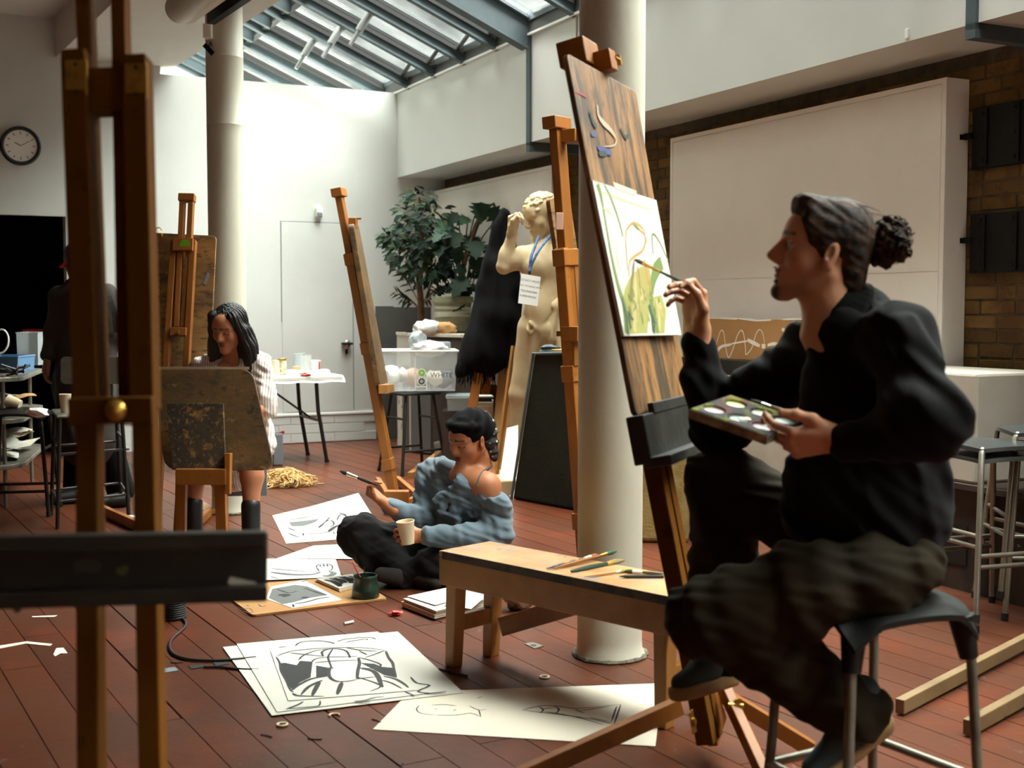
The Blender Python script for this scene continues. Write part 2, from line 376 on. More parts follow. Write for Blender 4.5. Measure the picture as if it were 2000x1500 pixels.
def board_mat(name, c, d, st, extra=()):
    return mk(name, c, .6, layers=[(d, 3, .4, .62, st, .85), (S(40, 32, 22), 9, .52, .66, st, .8), (S(18, 16, 14), 16, .60, .68, st, .85), (S(176, 136, 84), 12, .62, .72, st, .5), (S(84, 96, 104), 18, .68, .73, st, .55), (S(150, 70, 50), 24, .72, .75, None, .6), *extra], bump=(40, .2, st))
board_mat('board_painted', S(158, 112, 62), S(112, 76, 38), (5, 5, .35), [(S(60, 50, 36), 3.5, .47, .60, (4, 4, .25), .9), (S(30, 26, 20), 12, .62, .70, (4, 4, .25), .8)])
board_mat('board_olive', S(100, 70, 28), S(64, 44, 16), (1, 1, 1.6))
board_mat('board_black', S(54, 40, 20), S(26, 20, 11), (1, 1, 1), [(S(140, 100, 44), 22, .56, .66, None, .8), (S(120, 90, 44), 60, .55, .65, None, .6), (S(110, 30, 24), 30, .72, .74, None, .8)])
board_mat('board_far', S(150, 110, 60), S(104, 74, 38), (1, 1, 3))
mk('tray_black', S(26, 22, 16), .5, layers=[(S(44, 38, 26), 6, .45, .7, None, .7), (S(96, 92, 78), 9, .69, .735, None, .7), (S(90, 110, 40), 16, .74, .76, None, .7)], bump=(30, .2))
mk('tray_grey', S(40, 40, 35), .5, layers=[(S(22, 22, 20), 8, .45, .6, None, .9), (S(110, 108, 98), 12, .62, .7, None, .6)], bump=(40, .25))
mk('brass', S(196, 152, 70), .38, metal=.85, layers=[(S(120, 84, 34), 20, .5, .7, None, .7)])
mk('chrome', S(196, 192, 182), .25, metal=.9)
mk('galv', S(150, 146, 134), .38, metal=.75, layers=[(S(110, 104, 92), 8, .45, .7, None, .6)])
mk('foot_wood', S(128, 104, 70), .6, layers=[(S(98, 76, 46), 5, .4, .65, None, .7), (S(30, 28, 26), 18, .64, .70, None, .8)])
mk('tube_grey', S(122, 118, 104), .45, metal=.4, layers=[(S(54, 52, 46), 8, .5, .7, None, .6)])
mk('tube_dark', S(44, 40, 35), .45, metal=.4)
mk('stool_seat', S(62, 66, 66), .28, layers=[(S(120, 120, 116), 14, .66, .72, None, .6)], spec=.6)
mk('stool_black', S(20, 20, 17), .5, spec=.3)
mk('paper', S(202, 199, 187), .85)
mk('paper_warm', S(222, 213, 194), .85, layers=[(S(208, 194, 170), 1.5, .4, .8, None, .6)])
mk('paper_edge', S(196, 120, 70), .85)
mk('ink', S(30, 29, 28), .7)
mk('ink_grey', S(96, 98, 96), .8)
mk('ink_dark', S(34, 36, 34), .8)
mk('charcoal', S(60, 54, 48), .9)
mk('text_black', S(36, 34, 32), .8)
mk('clear_plastic', S(214, 218, 216), .35, trans=.0, alpha=.24)
mk('clear_plastic2', S(190, 200, 202), .35, alpha=.40)
mk('white_plastic', S(232, 230, 224), .5)
mk('dirty_white', S(200, 192, 176), .7, layers=[(S(140, 128, 108), 6, .5, .7, None, .6)])
mk('cup_paper', S(224, 204, 172), .7)
mk('tan_card', S(186, 142, 92), .8)
mk('blue_bin', S(86, 128, 166), .5, layers=[(S(50, 80, 110), 8, .6, .7, None, .6)])
mk('red_plastic', S(190, 44, 40), .45)
mk('cork', S(172, 126, 76), .85, layers=[(S(154, 108, 62), 3, .4, .7, None, .6), (S(90, 56, 34), 60, .72, .75, None, .6)], bump=(60, .1))
mk('chalk', S(232, 222, 204), .9)
mk('felt_dark', S(40, 39, 29), .95, spec=.15, layers=[(S(28, 28, 21), 5, .4, .7, None, .7)], bump=(130, .6))
mk('felt_edge', S(76, 88, 92), .8)
mk('plaster', S(198, 176, 138), .75, layers=[(S(172, 144, 102), 5, .42, .66, None, .6), (S(150, 116, 74), 14, .62, .74, None, .45)], bump=(60, .10))
mk('foam_block', S(160, 138, 82), .9, layers=[(S(126, 104, 56), 8, .45, .65, None, .7)], bump=(60, .7))
mk('leaf_dark', S(26, 42, 28), .6, rand=.3, spec=.12)
mk('leaf_mid', S(38, 66, 42), .55, rand=.3, spec=.12)
mk('leaf_olive', S(52, 58, 34), .6, rand=.3, spec=.12)
mk('bark', S(112, 74, 44), .8, layers=[(S(70, 44, 28), 14, .45, .6, None, .8)], bump=(40, .4))
mk('pot_green', S(128, 130, 104), .6, layers=[(S(98, 98, 74), 5, .45, .6, None, .7)])
mk('pot_tape', S(178, 176, 156), .6)
mk('soil', S(46, 36, 28), .95)
mk('black_cloth', S(8, 7, 7), .95, spec=.15, bump=(90, .2))
mk('raffia', S(206, 172, 112), .75, rand=.2)
mk('green_pot', S(28, 52, 38), .35, layers=[(S(18, 34, 26), 8, .5, .7, None, .7)], coat=.2)
mk('foil', S(190, 180, 160), .25, metal=.7, layers=[(S(120, 90, 50), 12, .5, .6, None, .8)], bump=(30, .8))
mk('cable_black', S(26, 26, 26), .5)
mk('tape_grey', S(120, 126, 132), .5)
mk('white_gloss', S(236, 234, 228), .35)
mk('cab_paint', S(210, 204, 188), .7, layers=[(S(60, 48, 38), 9, .6, .66, None, .9)])
mk('cab_brown', S(58, 44, 32), .7, layers=[(S(30, 22, 18), 6, .45, .65, None, .8), (S(190, 182, 164), 11, .68, .72, None, .8)])
mk('white_trim', S(232, 230, 224), .55)
# ================================================================ SETTING
# floor: boards 141 mm wide laid at 30 degrees to the picture, each board a part
AF = R(30.07); FU = V((-math.sin(AF), math.cos(AF), 0)); FV = V((math.cos(AF), math.sin(AF), 0))
mb = MB(); mb.box((0, 6, -.055), (34, 34, .06)); floor = struct('floor', mb, 'floor_gap')
rest = MB(); nb = 0; g = random.Random(3)
def inframe(p, m=60):
    x, y, d = proj(p); return d > .5 and -m < x < 2000+m and -m < y < 1500+m
for n in range(-62, 80):
    v = 1.0505+.141*n; u = -6+g.random()*3
    while u < 19:
        L = 2.4+g.random()*3.0; a = FU*u+FV*v; b = FU*(u+L-.003)+FV*(v+.141-.0035-(.004 if g.random() < .18 else 0))
        vis = any(inframe(FU*(u+L*k/8)+FV*(v+.07)) for k in range(9))
        dz = -.0008*g.random(); A, B = FU*u+FV*v, FU*(u+L-.003)+FV*v; w_ = (b-a).dot(FV)
        pts = [A+UP*-.022, A+FV*w_+UP*-.022, B+FV*w_+UP*-.022, B+UP*-.022]; top = [p+UP*(.022+dz) for p in pts]
        q = MB() if vis and nb < 300 else rest
        c = sum((p for p in pts), V((0, 0, 0)))/4
        if -13 < c.x < 9 and c.y < 17: q.hexa(pts+top)
        if q is not rest and q.v: part('plank', q, 'floor_wood', floor, kind='structure'); nb += 1
        u += L
part('plank', rest, 'floor_wood', floor, kind='stuff')

# back wall with the dark doorway on its far side
def sbox(mb, s0, s1, z0, z1, o0, o1, mi=0):         # along the back wall; o = metres proud of its face
    q = [RP(s1, o0), RP(s0, o0), RP(s0, o1), RP(s1, o1)]
    return mb.hexa([p+UP*z0 for p in q][::-1] if False else [RP(s1, o1, z0), RP(s0, o1, z0), RP(s0, o0, z0), RP(s1, o0, z0), RP(s1, o1, z1), RP(s0, o1, z1), RP(s0, o0, z1), RP(s1, o0, z1)], mi)
def sOf(px, py=600): return (C0-PB(px, py)).dot(BX)
SD = sOf(128, 415); SE = sOf(-220, 415); ZD = PB(60, 414).z
mb = MB(); sbox(mb, -.55, 2.3, 0, 3.45, -.22, 0); sbox(mb, 2.3, SD, 0, 4.0, -.22, 0); sbox(mb, SD, SE, ZD, 4.0, -.22, 0); sbox(mb, SE, 9.5, 0, 4.0, -.22, 0)
wallb = struct('wall_back', mb, 'wall_white')
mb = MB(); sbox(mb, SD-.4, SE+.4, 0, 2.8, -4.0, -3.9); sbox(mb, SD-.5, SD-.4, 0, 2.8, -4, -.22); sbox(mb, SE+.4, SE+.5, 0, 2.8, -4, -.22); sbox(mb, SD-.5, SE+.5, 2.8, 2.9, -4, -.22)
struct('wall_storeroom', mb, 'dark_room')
mb = MB(); sbox(mb, SD-.02, SE, ZD-.03, ZD+.025, -.05, .012); struct('trim_1', mb, 'wall_white')
# light well behind the wall top, under the same skylight
mb = MB(); sbox(mb, -.6, 2.75, 0, 6, -3.3, -3.2); sbox(mb, 2.45, 2.6, 3.3, 6, -3.2, -.22); sbox(mb, -.6, -.0, 3.0, 3.5, -3.2, -.22); sbox(mb, -.55, 2.6, 3.1, 3.2, -3.2, -.22)
struct('wall_lightwell', mb, 'wall_white')
# flush storage door, trim and painted block plinth
s0, s1 = sOf(548, 433), sOf(688, 437); zt = PB(600, 435).z; zb = PB(690, 806).z
mb = MB(); sbox(mb, s1+.004, s0-.004, zb+.03, zt, 0, .006); dr = struct('door_1', mb, 'wall_white', bevel=.002)
mb = MB(); sbox(mb, s1-.004, s0+.004, zt, zt+.010, 0, .003); sbox(mb, s0-.003, s0+.003, zb+.9, zt, 0, .003); sbox(mb, s1-.006, s1+.004, zb+.03, zt, 0, .003); part('gap_shade_strip', mb, 'tape_grey', dr, kind='structure')  # solid grey strips painted in for the shade of the door's gaps
p = PB(676, 671, .006); mb = MB(); mb.box(p+DX*.012, (.10, .11, .02), BX); part('lock_plate', mb, 'black_iron', dr, bevel=.004, kind='structure')
mb = MB(); mb.lathe([(.034, 0), (.034, .02), (.02, .03)], p+DX*.02, 14, DX); part('lock_ring', mb, 'chrome', dr, smooth=40, kind='structure')
mb = MB(); mb.box(p+DX*.012-UP*.08, (.018, .05, .012), BX, UP); part('hasp', mb, 'black_iron', dr, kind='structure')
mb = MB(); sbox(mb, sOf(733), SD, zb-.012, zb+.012, 0, .02); struct('trim_2', mb, 'white_trim', bevel=.004)
rows = [0, PB(700, 845).z, PB(700, 829).z, zb-.014]; zz = [0.005, zb*.34, zb*.66, zb-.014]
mb = MB(); sbox(mb, sOf(733), SD, 0, zb-.014, 0, .004); plinth = struct('baseboard_back', mb, 'wall_white')
for r in range(3):
    s = sOf(733)+(.12 if r % 2 else 0)
    while s < sOf(470):
        mb = MB(); sbox(mb, s+.004, min(s+.44, sOf(470))-.004, zz[r]+.003, zz[r+1]-.003, 0, .012); part('block', mb, 'wall_white', plinth, bevel=.003, kind='structure'); s += .44
# grey painted lower corner
mb = MB(); sbox(mb, sOf(768), sOf(733), 0, PB(750, 598).z, 0, .010); sbox(mb, -.5, sOf(768), 0, PB(750, 598).z-.01, 0, .004); struct('trim_3', mb, 'grey_dado')
# bulkhead along the brick wall
def tbox(mb, t0, t1, o0, o1, z0, z1, mi=0):         # along the brick wall; o = metres to the right of the bulkhead face
    q = [RP(-o0, t1), RP(-o1, t1), RP(-o1, t0), RP(-o0, t0)]
    return mb.hexa([p+UP*z0 for p in q]+[p+UP*z1 for p in q], mi)
ZB = PB(777, 347).z; ZE = 3.45
mb = MB(); tbox(mb, -.2, 17, 0, .75, ZB, ZE); bulk = struct('trim_4', mb, 'bulkhead_white')
# brick wall
mb = MB(); tbox(mb, -.3, 17, .514, .75, 0, ZB); wallr = struct('wall_brick', mb, 'mortar')
rest = MB(); nbk = 0; g = random.Random(11)
for r in range(int(ZB/.075)):
    z0 = r*.075+.005; t = -.2-(.11 if r % 2 else 0)
    while t < 11.5:
        L = .215 if g.random() > .25 else .105
        ctr = RP(-.506, t+L/2, z0+.03); x, y, d = proj(ctr)
        ptop = 376-.2215*(x-835)
        vis = (850 < x < 2060) and (x > 1882 and y < 880 or 1250 < x < 1318 and y < 640 or (y < ptop+14 and (x < 1100 or x > 1255)))
        pr = -.003*g.random()-.001*0; q = MB() if vis and nbk < 300 else rest
        tbox(q, t, t+L-.0, .506-pr*0+g.random()*.004, .53, z0, z0+.065)
        if q is not rest: part('brick', q, 'brick', wallr, kind='structure', bevel=.004, seg=1); nbk += 1
        t += L+.011
part('brick', rest, 'brick', wallr, kind='stuff')
# steel posts, brackets, and the skylight
ZS = 3.58; TA = math.tan(R(23))
def SK(s, t, dz=0): return RP(s, t, ZS+s*TA+dz)
mb = MB(); tbox(mb, -3.2, 16.3, -.015, .12, ZE, ZS-.02); tbox(mb, -.2, 16.3, -.03, 0, ZE-.012, ZE+.006, 1); struct('trim_5', mb, ['gutter_dark', 'wall_white'])
TP = [2.93, 7.46]
for k, t in enumerate(TP):
    mb = MB(); tbox(mb, t-.03, t+.03, -.02, .04, ZB-.03, ZS+.05); tbox(mb, t-.03, t+.03, -.02, .51, ZB-.07, ZB)
    struct('trim_%d' % (6+k), mb, 'steel_grey')
sky = MB(); tbox(sky, -3.2, 16.3, -.03, .10, ZS-.03, ZS+.02); sky = struct('window_1', sky, 'steel_grey')
nrm = (UP*1-BX*(-TA)).normalized(); nrm = V((BX.x*TA, BX.y*TA, 1)).normalized(); SEND = 2.75
pit = .665; tb = [-.326+pit*k for k in range(-4, 26)]
for t in tb:
    main = any(abs(t-q) < .3 for q in TP)
    mb = MB(); a, b = SK(-.05, t), SK(SEND, t)
    if main:
        t = min(TP, key=lambda q: abs(q-t)); a, b = SK(-.05, t), SK(SEND, t)
        mb.bar(a-nrm*.02, b-nrm*.02, .11, .016, DX); mb.bar(a-nrm*.13, b-nrm*.13, .02, .22, DX); mb.bar(a-nrm*.24, b-nrm*.24, .11, .016, DX)
    else:
        mb.bar(a-nrm*.015, b-nrm*.015, .075, .03, DX, 1); mb.bar(a-nrm*.075, b-nrm*.075, .022, .10, DX); mb.bar(a-nrm*.13, b-nrm*.13, .062, .014, DX)
        mb.bar(a-nrm*.035+DX*.03, b-nrm*.035+DX*.03, .012, .07, DX, 1); mb.bar(a-nrm*.05-DX*.022, b-nrm*.05-DX*.022, .02, .06, DX, 1)
    part('glazing_bar', mb, ['steel_grey', 'steel_dark'], sky, kind='structure')
SPU = 1.22
for t in tb:                                        # opening lights above the purlin halve the spacing
    if not any(abs(t+pit/2-q) < .2 for q in TP):
        a, b = SK(SPU, t+pit/2), SK(SEND, t+pit/2); mb = MB(); mb.bar(a-nrm*.02, b-nrm*.02, .07, .04, DX, 1); mb.bar(a-nrm*.09, b-nrm*.09, .03, .11, DX); mb.bar(a-nrm*.15, b-nrm*.15, .055, .014, DX); part('glazing_bar', mb, ['steel_grey', 'steel_dark'], sky, kind='structure')
for i in range(len(tb)-1):
    t0, t1 = tb[i]+.038, tb[i+1]-.038
    for (sa, sb) in ((.03, SPU-.03), (SPU+.03, SEND)):
        mb = MB(); mb.hexa([SK(sb, t1, -.004), SK(sa, t1, -.004), SK(sa, t0, -.004), SK(sb, t0, -.004), SK(sb, t1, .004), SK(sa, t1, .004), SK(sa, t0, .004), SK(sb, t0, .004)])
        part('pane', mb, 'skylight_glass', sky, kind='structure')
mb = MB(); mb.bar(SK(SPU, -3.2)-nrm*.05, SK(SPU, 16.3)-nrm*.05, .07, .09, BX); part('purlin', mb, 'steel_dark', sky, kind='structure')
for i, t in enumerate([tb[j] for j in range(len(tb)) if -.2 < tb[j] < 2.6]):     # propped vent stays at the eaves
    mb = MB(); mb.bar(SK(.06, t+.03)-nrm*.05, SK(.16, t+.55)-nrm*.02, .02, .03, UP); mb.bar(SK(.04, t+.03)-nrm*.06, SK(.06, t+.6)-nrm*.12, .02, .03, UP)
    part('vent_stay', mb, 'gutter_dark', sky, kind='structure')
for px, py, qx, qy in ((612, 78, 578, 134), (664, 55, 630, 112), (722, 26, 684, 88)):   # window openers: motor tube and rod
    n_ = V(nrm); a = PPL(px, py, SK(SPU, 0)-nrm*.10, n_); d = (PPL(qx, qy, SK(SPU, 0)-nrm*.42, n_)-a); L = d.length; d.normalize()
    mb = MB(); mb.tube([a, a+d*L*.55], .034, 12); o = part('window_opener', mb, 'alu', sky, smooth=40, kind='structure')
    mb = MB(); mb.tube([a+d*L*.5, a+d*L], .018, 10); part('opener_rod', mb, 'alu', o, smooth=40, kind='structure')
    mb = MB(); mb.box(a+nrm*.05, (.10, .05, .12), DX, BX); part('opener_bracket', mb, 'steel_dark', o, kind='structure')
# ceilings: soffit slab beside the skylight, higher ceiling beyond its downstand
ZC, ZH = 3.52, 3.86
eA, eB = PZ(332, 137, ZC), PZ(549, 0, ZC); ed = (eB-eA).normalized(); eC = eA+ed*17; eA2 = eA-ed*.15
lA, lB = PZ(108, 113, ZC), PZ(226, 0, ZC); ld = (lB-lA).normalized(); lC = lA+ld*17; lA2 = lA-ld*.15
mb = MB(); mb.prism([eA2, eC, lC, lA2], UP*.6); struct('ceiling', mb, 'ceiling_white')
mb = MB(); mb.prism([p+UP*(ZH-ZC) for p in (lA2, lC, V((-13, lC.y, ZC)), V((-13, lA2.y+2.5, ZC)), )], UP*.2); struct('ceiling_high', mb, 'ceiling_white')
mb = MB(); q = [eA2+UP*.1, eC+UP*.1]; mb.hexa([q[0], q[1], q[1]-BX*.15, q[0]-BX*.15]+[p+UP*.95 for p in (q[0], q[1], q[1]-BX*.15, q[0]-BX*.15)]); struct('trim_8', mb, 'ceiling_white')
# fluorescent batten on the high ceiling
a, b = PZ(-30, 38, ZH-.02), PZ(102, 52, ZH-.02); mb = MB(); mb.bar(a-UP*.03, b-UP*.03, .16, .06, None); struct('trim_9', mb, 'ceiling_white', bevel=.01)
# the rest of the shell, behind and beside the camera
mb = MB(); mb.box((-12.2, 5, 2), (.2, 26, 4.2)); struct('wall_left', mb, 'wall_white')
mb = MB(); mb.box((0, -3.4, 2.4), (30, .2, 5)); struct('wall_rear', mb, 'wall_white')
mb = MB(); mb.prism([RP(3.4, 16.2, 3.4), RP(-.8, 16.2, 3.4), RP(-.8, 20, 3.4), RP(3.4, 20, 3.4)], UP*.3); tbox(mb, 16.2, 16.4, -3.4, .8, 3.4, 6.2); struct('ceiling_rear', mb, 'ceiling_white')
# iron columns
def column(name, px, y0, r, d, label_top):
    c = P(px, 900, d); c.z = 0; mb = MB()
    prof = [(r*1.10, 0), (r*1.10, .012), (r*1.02, .03), (r, .07)]+[(r*(1-.000*z), z) for z in (.6, 1.2, 1.8, 2.4)]
    for z in label_top: prof += [(r, z-.004), (r*1.004+.001, z), (r, z+.004)]
    prof += [(r, 3.3), (r*1.10, 3.36), (r*1.22, 3.44), (r*1.30, 3.52), (r*1.3, 3.66)]
    mb.lathe(prof, c, 40); o = struct(name, mb, 'column_paint', smooth=30)
    mb = MB(); gg = random.Random(5); mb.tube([c+V((math.cos(a), math.sin(a), 0))*r*(1.1+.03*gg.random())+UP*.006 for a in [2*PI*k/30 for k in range(30)]], [.006+.007*gg.random() for k in range(30)], 6, closed=True)
    part('paint_ring', mb, 'dirt_ring', o, kind='structure'); return c
colR = column('column_1', 1192, 1310, .1215, 4.64, [])
colL = column('column_2', 449, 1000, .116, 7.96, [2.46, 2.88])
# ================================================================ shared builders
def bil(c, u, v): return c[0]*(1-u)*(1-v)+c[1]*u*(1-v)+c[2]*u*v+c[3]*(1-u)*v       # c: TL TR BR BL, v down
def panel(mb, c, th, rad=0.0, mi=0):                # flat board with rounded corners; thickness goes behind the face
    w_, h_ = (c[1]-c[0]).length, (c[3]-c[0]).length; n = (c[1]-c[0]).cross(c[3]-c[0]).normalized(); poly = []
    if rad <= 0: uv = [(0, 0), (1, 0), (1, 1), (0, 1)]
    else:
        uv = []
        for cx, cy_, a0 in ((rad, rad, PI), (w_-rad, rad, 1.5*PI), (w_-rad, h_-rad, 0), (rad, h_-rad, .5*PI)):
            for k in range(5): a = a0+k*PI/8; uv.append(((cx+rad*math.cos(a))/w_, (cy_+rad*math.sin(a))/h_))
    return mb.prism([bil(c, u, v) for u, v in uv], n*th, mi)     # n points away from the viewer of TL TR BR BL
def crop(ox, oy, sc): return lambda *pts: [(ox+x/sc, oy+y/sc) for x, y in pts]
def zpts(px, z): return [PZ(x, y, z) for x, y in px]
def smooth_path(pts, n=3):                          # Catmull-Rom
    pts = [V(p) for p in pts]; out = []
    for i in range(len(pts)-1):
        a, b, c, d = pts[max(i-1, 0)], pts[i], pts[i+1], pts[min(i+2, len(pts)-1)]
        for k in range(n):
            t = k/n; out.append(.5*((2*b)+(c-a)*t+(2*a-5*b+4*c-d)*t*t+(3*b-a-3*c+d)*t**3))
    return out+[pts[-1]]
def sheet(name, px, label, cat='paper', z=.001, mat_='paper', th=.0012, group=None, bend=None):
    mb = MB(); q = zpts(px, z); mb.prism(q, UP*th); o = solo(name, mb, mat_, label, cat, group, base=q[0]); o['_z'] = z+th; return o
def ink(o, strokes=(), fills=(), z=.002, mat_='ink', cv=None, name='drawing', wd=.006):
    """strokes: (points, width) drawn on the floor plane z as flat print lying on the sheet"""
    cv = cv or (lambda *p: p); mb = MB(); k = 0
    for f in fills: mb.add(zpts(cv(*f), z+.0005), [tuple(range(len(f)))]); nf = mb.f.pop(); v = [V(mb.v[i]) for i in nf]; nn = sum((v[i].cross(v[(i+1) % len(v)]) for i in range(len(v))), V((0, 0, 0))); mb.f.append(nf if nn.z > 0 else nf[::-1])
    for s_ in strokes:
        pts, ww = s_ if isinstance(s_, tuple) and isinstance(s_[1], float) else (s_, wd); k += 1
        p = smooth_path(zpts(cv(*pts), z+.0006+.00002*k), 3); n = len(p)
        mb.ribbon(p, [ww*1.5*(.6+.4*math.sin(PI*min(1, (i+1)/n*1.1)))*(1 if i not in (0, n-1) else .4) for i in range(n)])
    return part(name, mb, mat_, o, kind='stuff' if len(strokes)+len(fills) > 1 else None)
def brush(name, a, b, label, r=.005, hm='easel_wood', fm='chrome', bm_='ink', group=None, hl=.66, fl=.14):
    a, b = V(a), V(b); d = b-a; t = thing(name, label, 'brush', a, group)
    mb = MB(); mb.tube([a+d*k for k in (0, .08, .3, hl*.8, hl)], [r*.4, r*.7, r*1.05, r*.95, r*.7], 8); part('handle', mb, hm, t, smooth=40)
    mb = MB(); mb.tube([a+d*(hl-.01), a+d*(hl+fl*.5), a+d*(hl+fl)], [r*.8, r, r*1.15], 8); part('ferrule', mb, fm, t, smooth=40)
    mb = MB(); mb.tube([a+d*(hl+fl-.005), a+d*(hl+fl+.08), a+d*1], [r*1.1, r*1.35, r*.5], 8); part('bristles', mb, bm_, t, smooth=40); return t
def cup(mb, c, r0, r1, h, wall=.0025, n=24, axis=UP, mi=0):
    mb.lathe([(r0*.6, .004), (r0-wall, .006), (r1-wall, h-.002), (r1, h), (r1+.0015, h-.003), (r1, h-.006), (r0, 0)], c, n, axis, mi, cap0=True, cap1=True)
def blob(mb, c, r, rg, sub=2, sc=(1, 1, .7), jit=.25, mi=0): mb.ico(c, r, sub, sc, mi, jit, rg)
def paint_on(o, pl0, n, strokes, mat_, cv=None, name='paint_mark', fills=()):      # flat marks on a plane, one part per stroke
    cv = cv or (lambda *p: p); k = 0; f = lambda x, y, e: PPL(x, y, pl0+n*e, n)
    for pts in fills:
        k += 1; mb = MB(); q = [f(x, y, .0004+.00005*k) for x, y in cv(*pts)]; nn = sum((q[i].cross(q[(i+1) % len(q)]) for i in range(len(q))), V((0, 0, 0)))
        mb.add(q if nn.dot(n) > 0 else q[::-1], [tuple(range(len(q)))]); part(name, mb, mat_, o)
    for pts, ww in strokes:
        k += 1; mb = MB(); p = smooth_path([f(x, y, .0006+.00005*k) for x, y in cv(*pts)], 4); m = len(p)
        if isinstance(ww, (list, tuple)): wv = np.interp(np.linspace(0, 1, m), np.linspace(0, 1, len(ww)), ww).tolist()
        else: wv = [ww*(.6+.4*math.sin(PI*(i+.5)/m)) for i in range(m)]
        mb.ribbon(p, wv, n); part(name, mb, mat_, o)

# ================================================================ THE PAINTER'S EASEL, BOARD AND CANVAS
bc = [P(1107, 103, 3.37), P(1242, 178, 3.91), P(1347, 786, 3.84), P(1243, 812, 3.30)]      # board face TL TR BR BL
bh = (bc[1]-bc[0]).normalized(); bu = (bc[0]-bc[3]).normalized(); bnr = bh.cross(bu).normalized()       # normal towards the painter
if bnr.x < 0: bnr = -bnr
cen = (bc[2]+bc[3])/2
mast_b = cen-bnr*.055-bu*(cen.z-.075)/bu.z; mast_t = cen-bnr*.055+bu*1.05
ez = thing('studio_easel', 'orange wooden easel with black paint-crusted ledge in front of the seated painter', 'easel', V((mast_b.x, mast_b.y, 0)))
for k in (-1, 1):
    mb = MB(); mb.bar(mast_b+bh*.031*k, mast_t-bu*.0+bh*.031*k, .046, .052, bh); part('mast_rail', mb, 'easel_dark', ez, bevel=.003)
mb = MB(); mb.box(mast_t+bu*.0, (.125, .085, .075), bh, -bnr); o = part('clamp', mb, 'easel_wood', ez, bevel=.004)
mb = MB(); mb.box(mast_t+bnr*.062-bu*.03+bh*.03, (.055, .06, .06), bh, -bnr); part('clamp_jaw', mb, 'easel_wood', o, bevel=.003)
mb = MB(); q = mast_t+bnr*.09-bu*.02+bh*.05; mb.tube([q, q+bh*.045], .006, 8); mb.box(q+bh*.04, (.012, .03, .012), bh, bu); part('wing_screw', mb, 'brass', o)
tb0, tb1 = bc[3]-bh*.035, bc[2]+bh*.035; tc_ = (tb0+tb1)/2; tl = (tb1-tb0).length
led = MB(); led.bar(tb0-bu*.065+bnr*.005, tb1-bu*.065+bnr*.005, .13, .05, bu); led = part('ledge', led, 'tray_grey', ez, bevel=.004)
mb = MB(); mb.bar(tb0-bu*.128+bnr*.045, tb1-bu*.128+bnr*.045, .028, .075, bu); part('ledge_shelf', mb, 'tray_grey', led, bevel=.004)
mb = MB(); mb.bar(tb0+bh*.10+bu*.012+bnr*.022, tb1+bu*.012+bnr*.022, .03, .018, bu); part('ledge_lip', mb, 'tray_grey', led, bevel=.003)
hb = mast_b+bu*.06
for (a, b, wd, hh) in ((P(1328, 1378, 3.50), PZ(975, 1537, .022), .032, .05), (P(1392, 1345, 3.62), PZ(1585, 1463, .022), .03, .045), (P(1418, 1352, 3.56), PZ(1502, 1535, .022), .03, .042)):
    mb = MB(); mb.bar(a, b, wd, hh); part('leg', mb, 'easel_wood', ez, bevel=.003)
mb = MB(); c_ = P(1392, 1402, 3.57); mb.box(c_, (.03, .12, .11), bnr, (bh+UP*.5)); part('hub_block', mb, 'easel_wood', ez, bevel=.004)
mb = MB(); c_ = P(1353, 1410, 3.36); mb.box(c_, (.004, .036, .062), bnr, bh); o = part('hinge_plate', mb, 'brass', ez, bevel=.002)
mb = MB(); mb.lathe([(.012, 0), (.012, .005), (.005, .008)], c_+bnr*.002, 12, bnr); part('screw', mb, 'brass', o, smooth=40)
mb = MB(); c_ = P(1443, 1377, 3.50); mb.tube([c_-V((.03, 0, 0)), c_+V((.012, -.01, 0))], .007, 8); mb.box(c_, (.014, .016, .04), V((1, 0, .3))); part('wing_nut', mb, 'brass', ez)
# drawing board
mb = MB(); panel(mb, [bc[0], bc[1], bc[2], bc[3]], .016, .022)
brd = solo('drawing_board', mb, 'board_painted', 'worn paint-streaked wooden board clamped on the easel behind the flower canvas', 'board', base=cen, bevel=.003)
paint_on(brd, bc[3], bnr, [([(1167, 205), (1169, 225), (1179, 240), (1193, 254), (1204, 272), (1199, 284), (1180, 286)], [.010, .016, .021, .018, .009, .005, .002])], mk('drip_white', S(176, 160, 136), .6), name='white_drip')
paint_on(brd, bc[3], bnr, [([(1121, 178), (1135, 183), (1147, 190)], .007)], mk('paint_red', S(150, 56, 44), .6), name='red_stroke')
paint_on(brd, bc[3], bnr, [([(1168, 288), (1180, 294), (1195, 299)], .018), ([(1155, 262), (1165, 262)], .014)], mk('paint_blue', S(62, 72, 120), .6), name='blue_stroke')
paint_on(brd, bc[3], bnr, [([(1152, 218), (1160, 240), (1166, 246)], .02), ([(1212, 250), (1222, 268), (1228, 262)], .014), ([(1170, 300), (1185, 300)], .016)], mk('paint_teal', S(38, 52, 50), .6), name='dark_stroke')
# canvas with the flower study
kc = [PPL(x, y, bc[3]+bnr*.011, bnr) for x, y in ((1157, 352), (1282, 391), (1331, 654), (1219, 656))]
mb = MB(); panel(mb, kc, .009, 0); cv_ = solo('canvas', mb, 'paper', 'white canvas with a loose green and ochre flower study in progress', 'canvas', base=kc[3])
q = crop(1100, 340, 2.5); p0 = kc[3]
def pc(name, col): return mk(name, S(*col), .6)
paint_on(cv_, p0, bnr, [], pc('paint_olive', (164, 160, 92)), q, 'olive_wash', fills=[[(330, 500), (380, 450), (420, 450), (432, 520), (422, 640), (412, 776), (308, 780), (288, 640), (300, 560)], [(440, 600), (480, 590), (500, 660), (495, 776), (450, 778)]])
paint_on(cv_, p0, bnr, [([(345, 480), (350, 560), (345, 650), (350, 770)], .034), ([(455, 610), (470, 690), (468, 770)], .02)], pc('paint_ochre', (196, 178, 122)), q, 'ochre_wash')
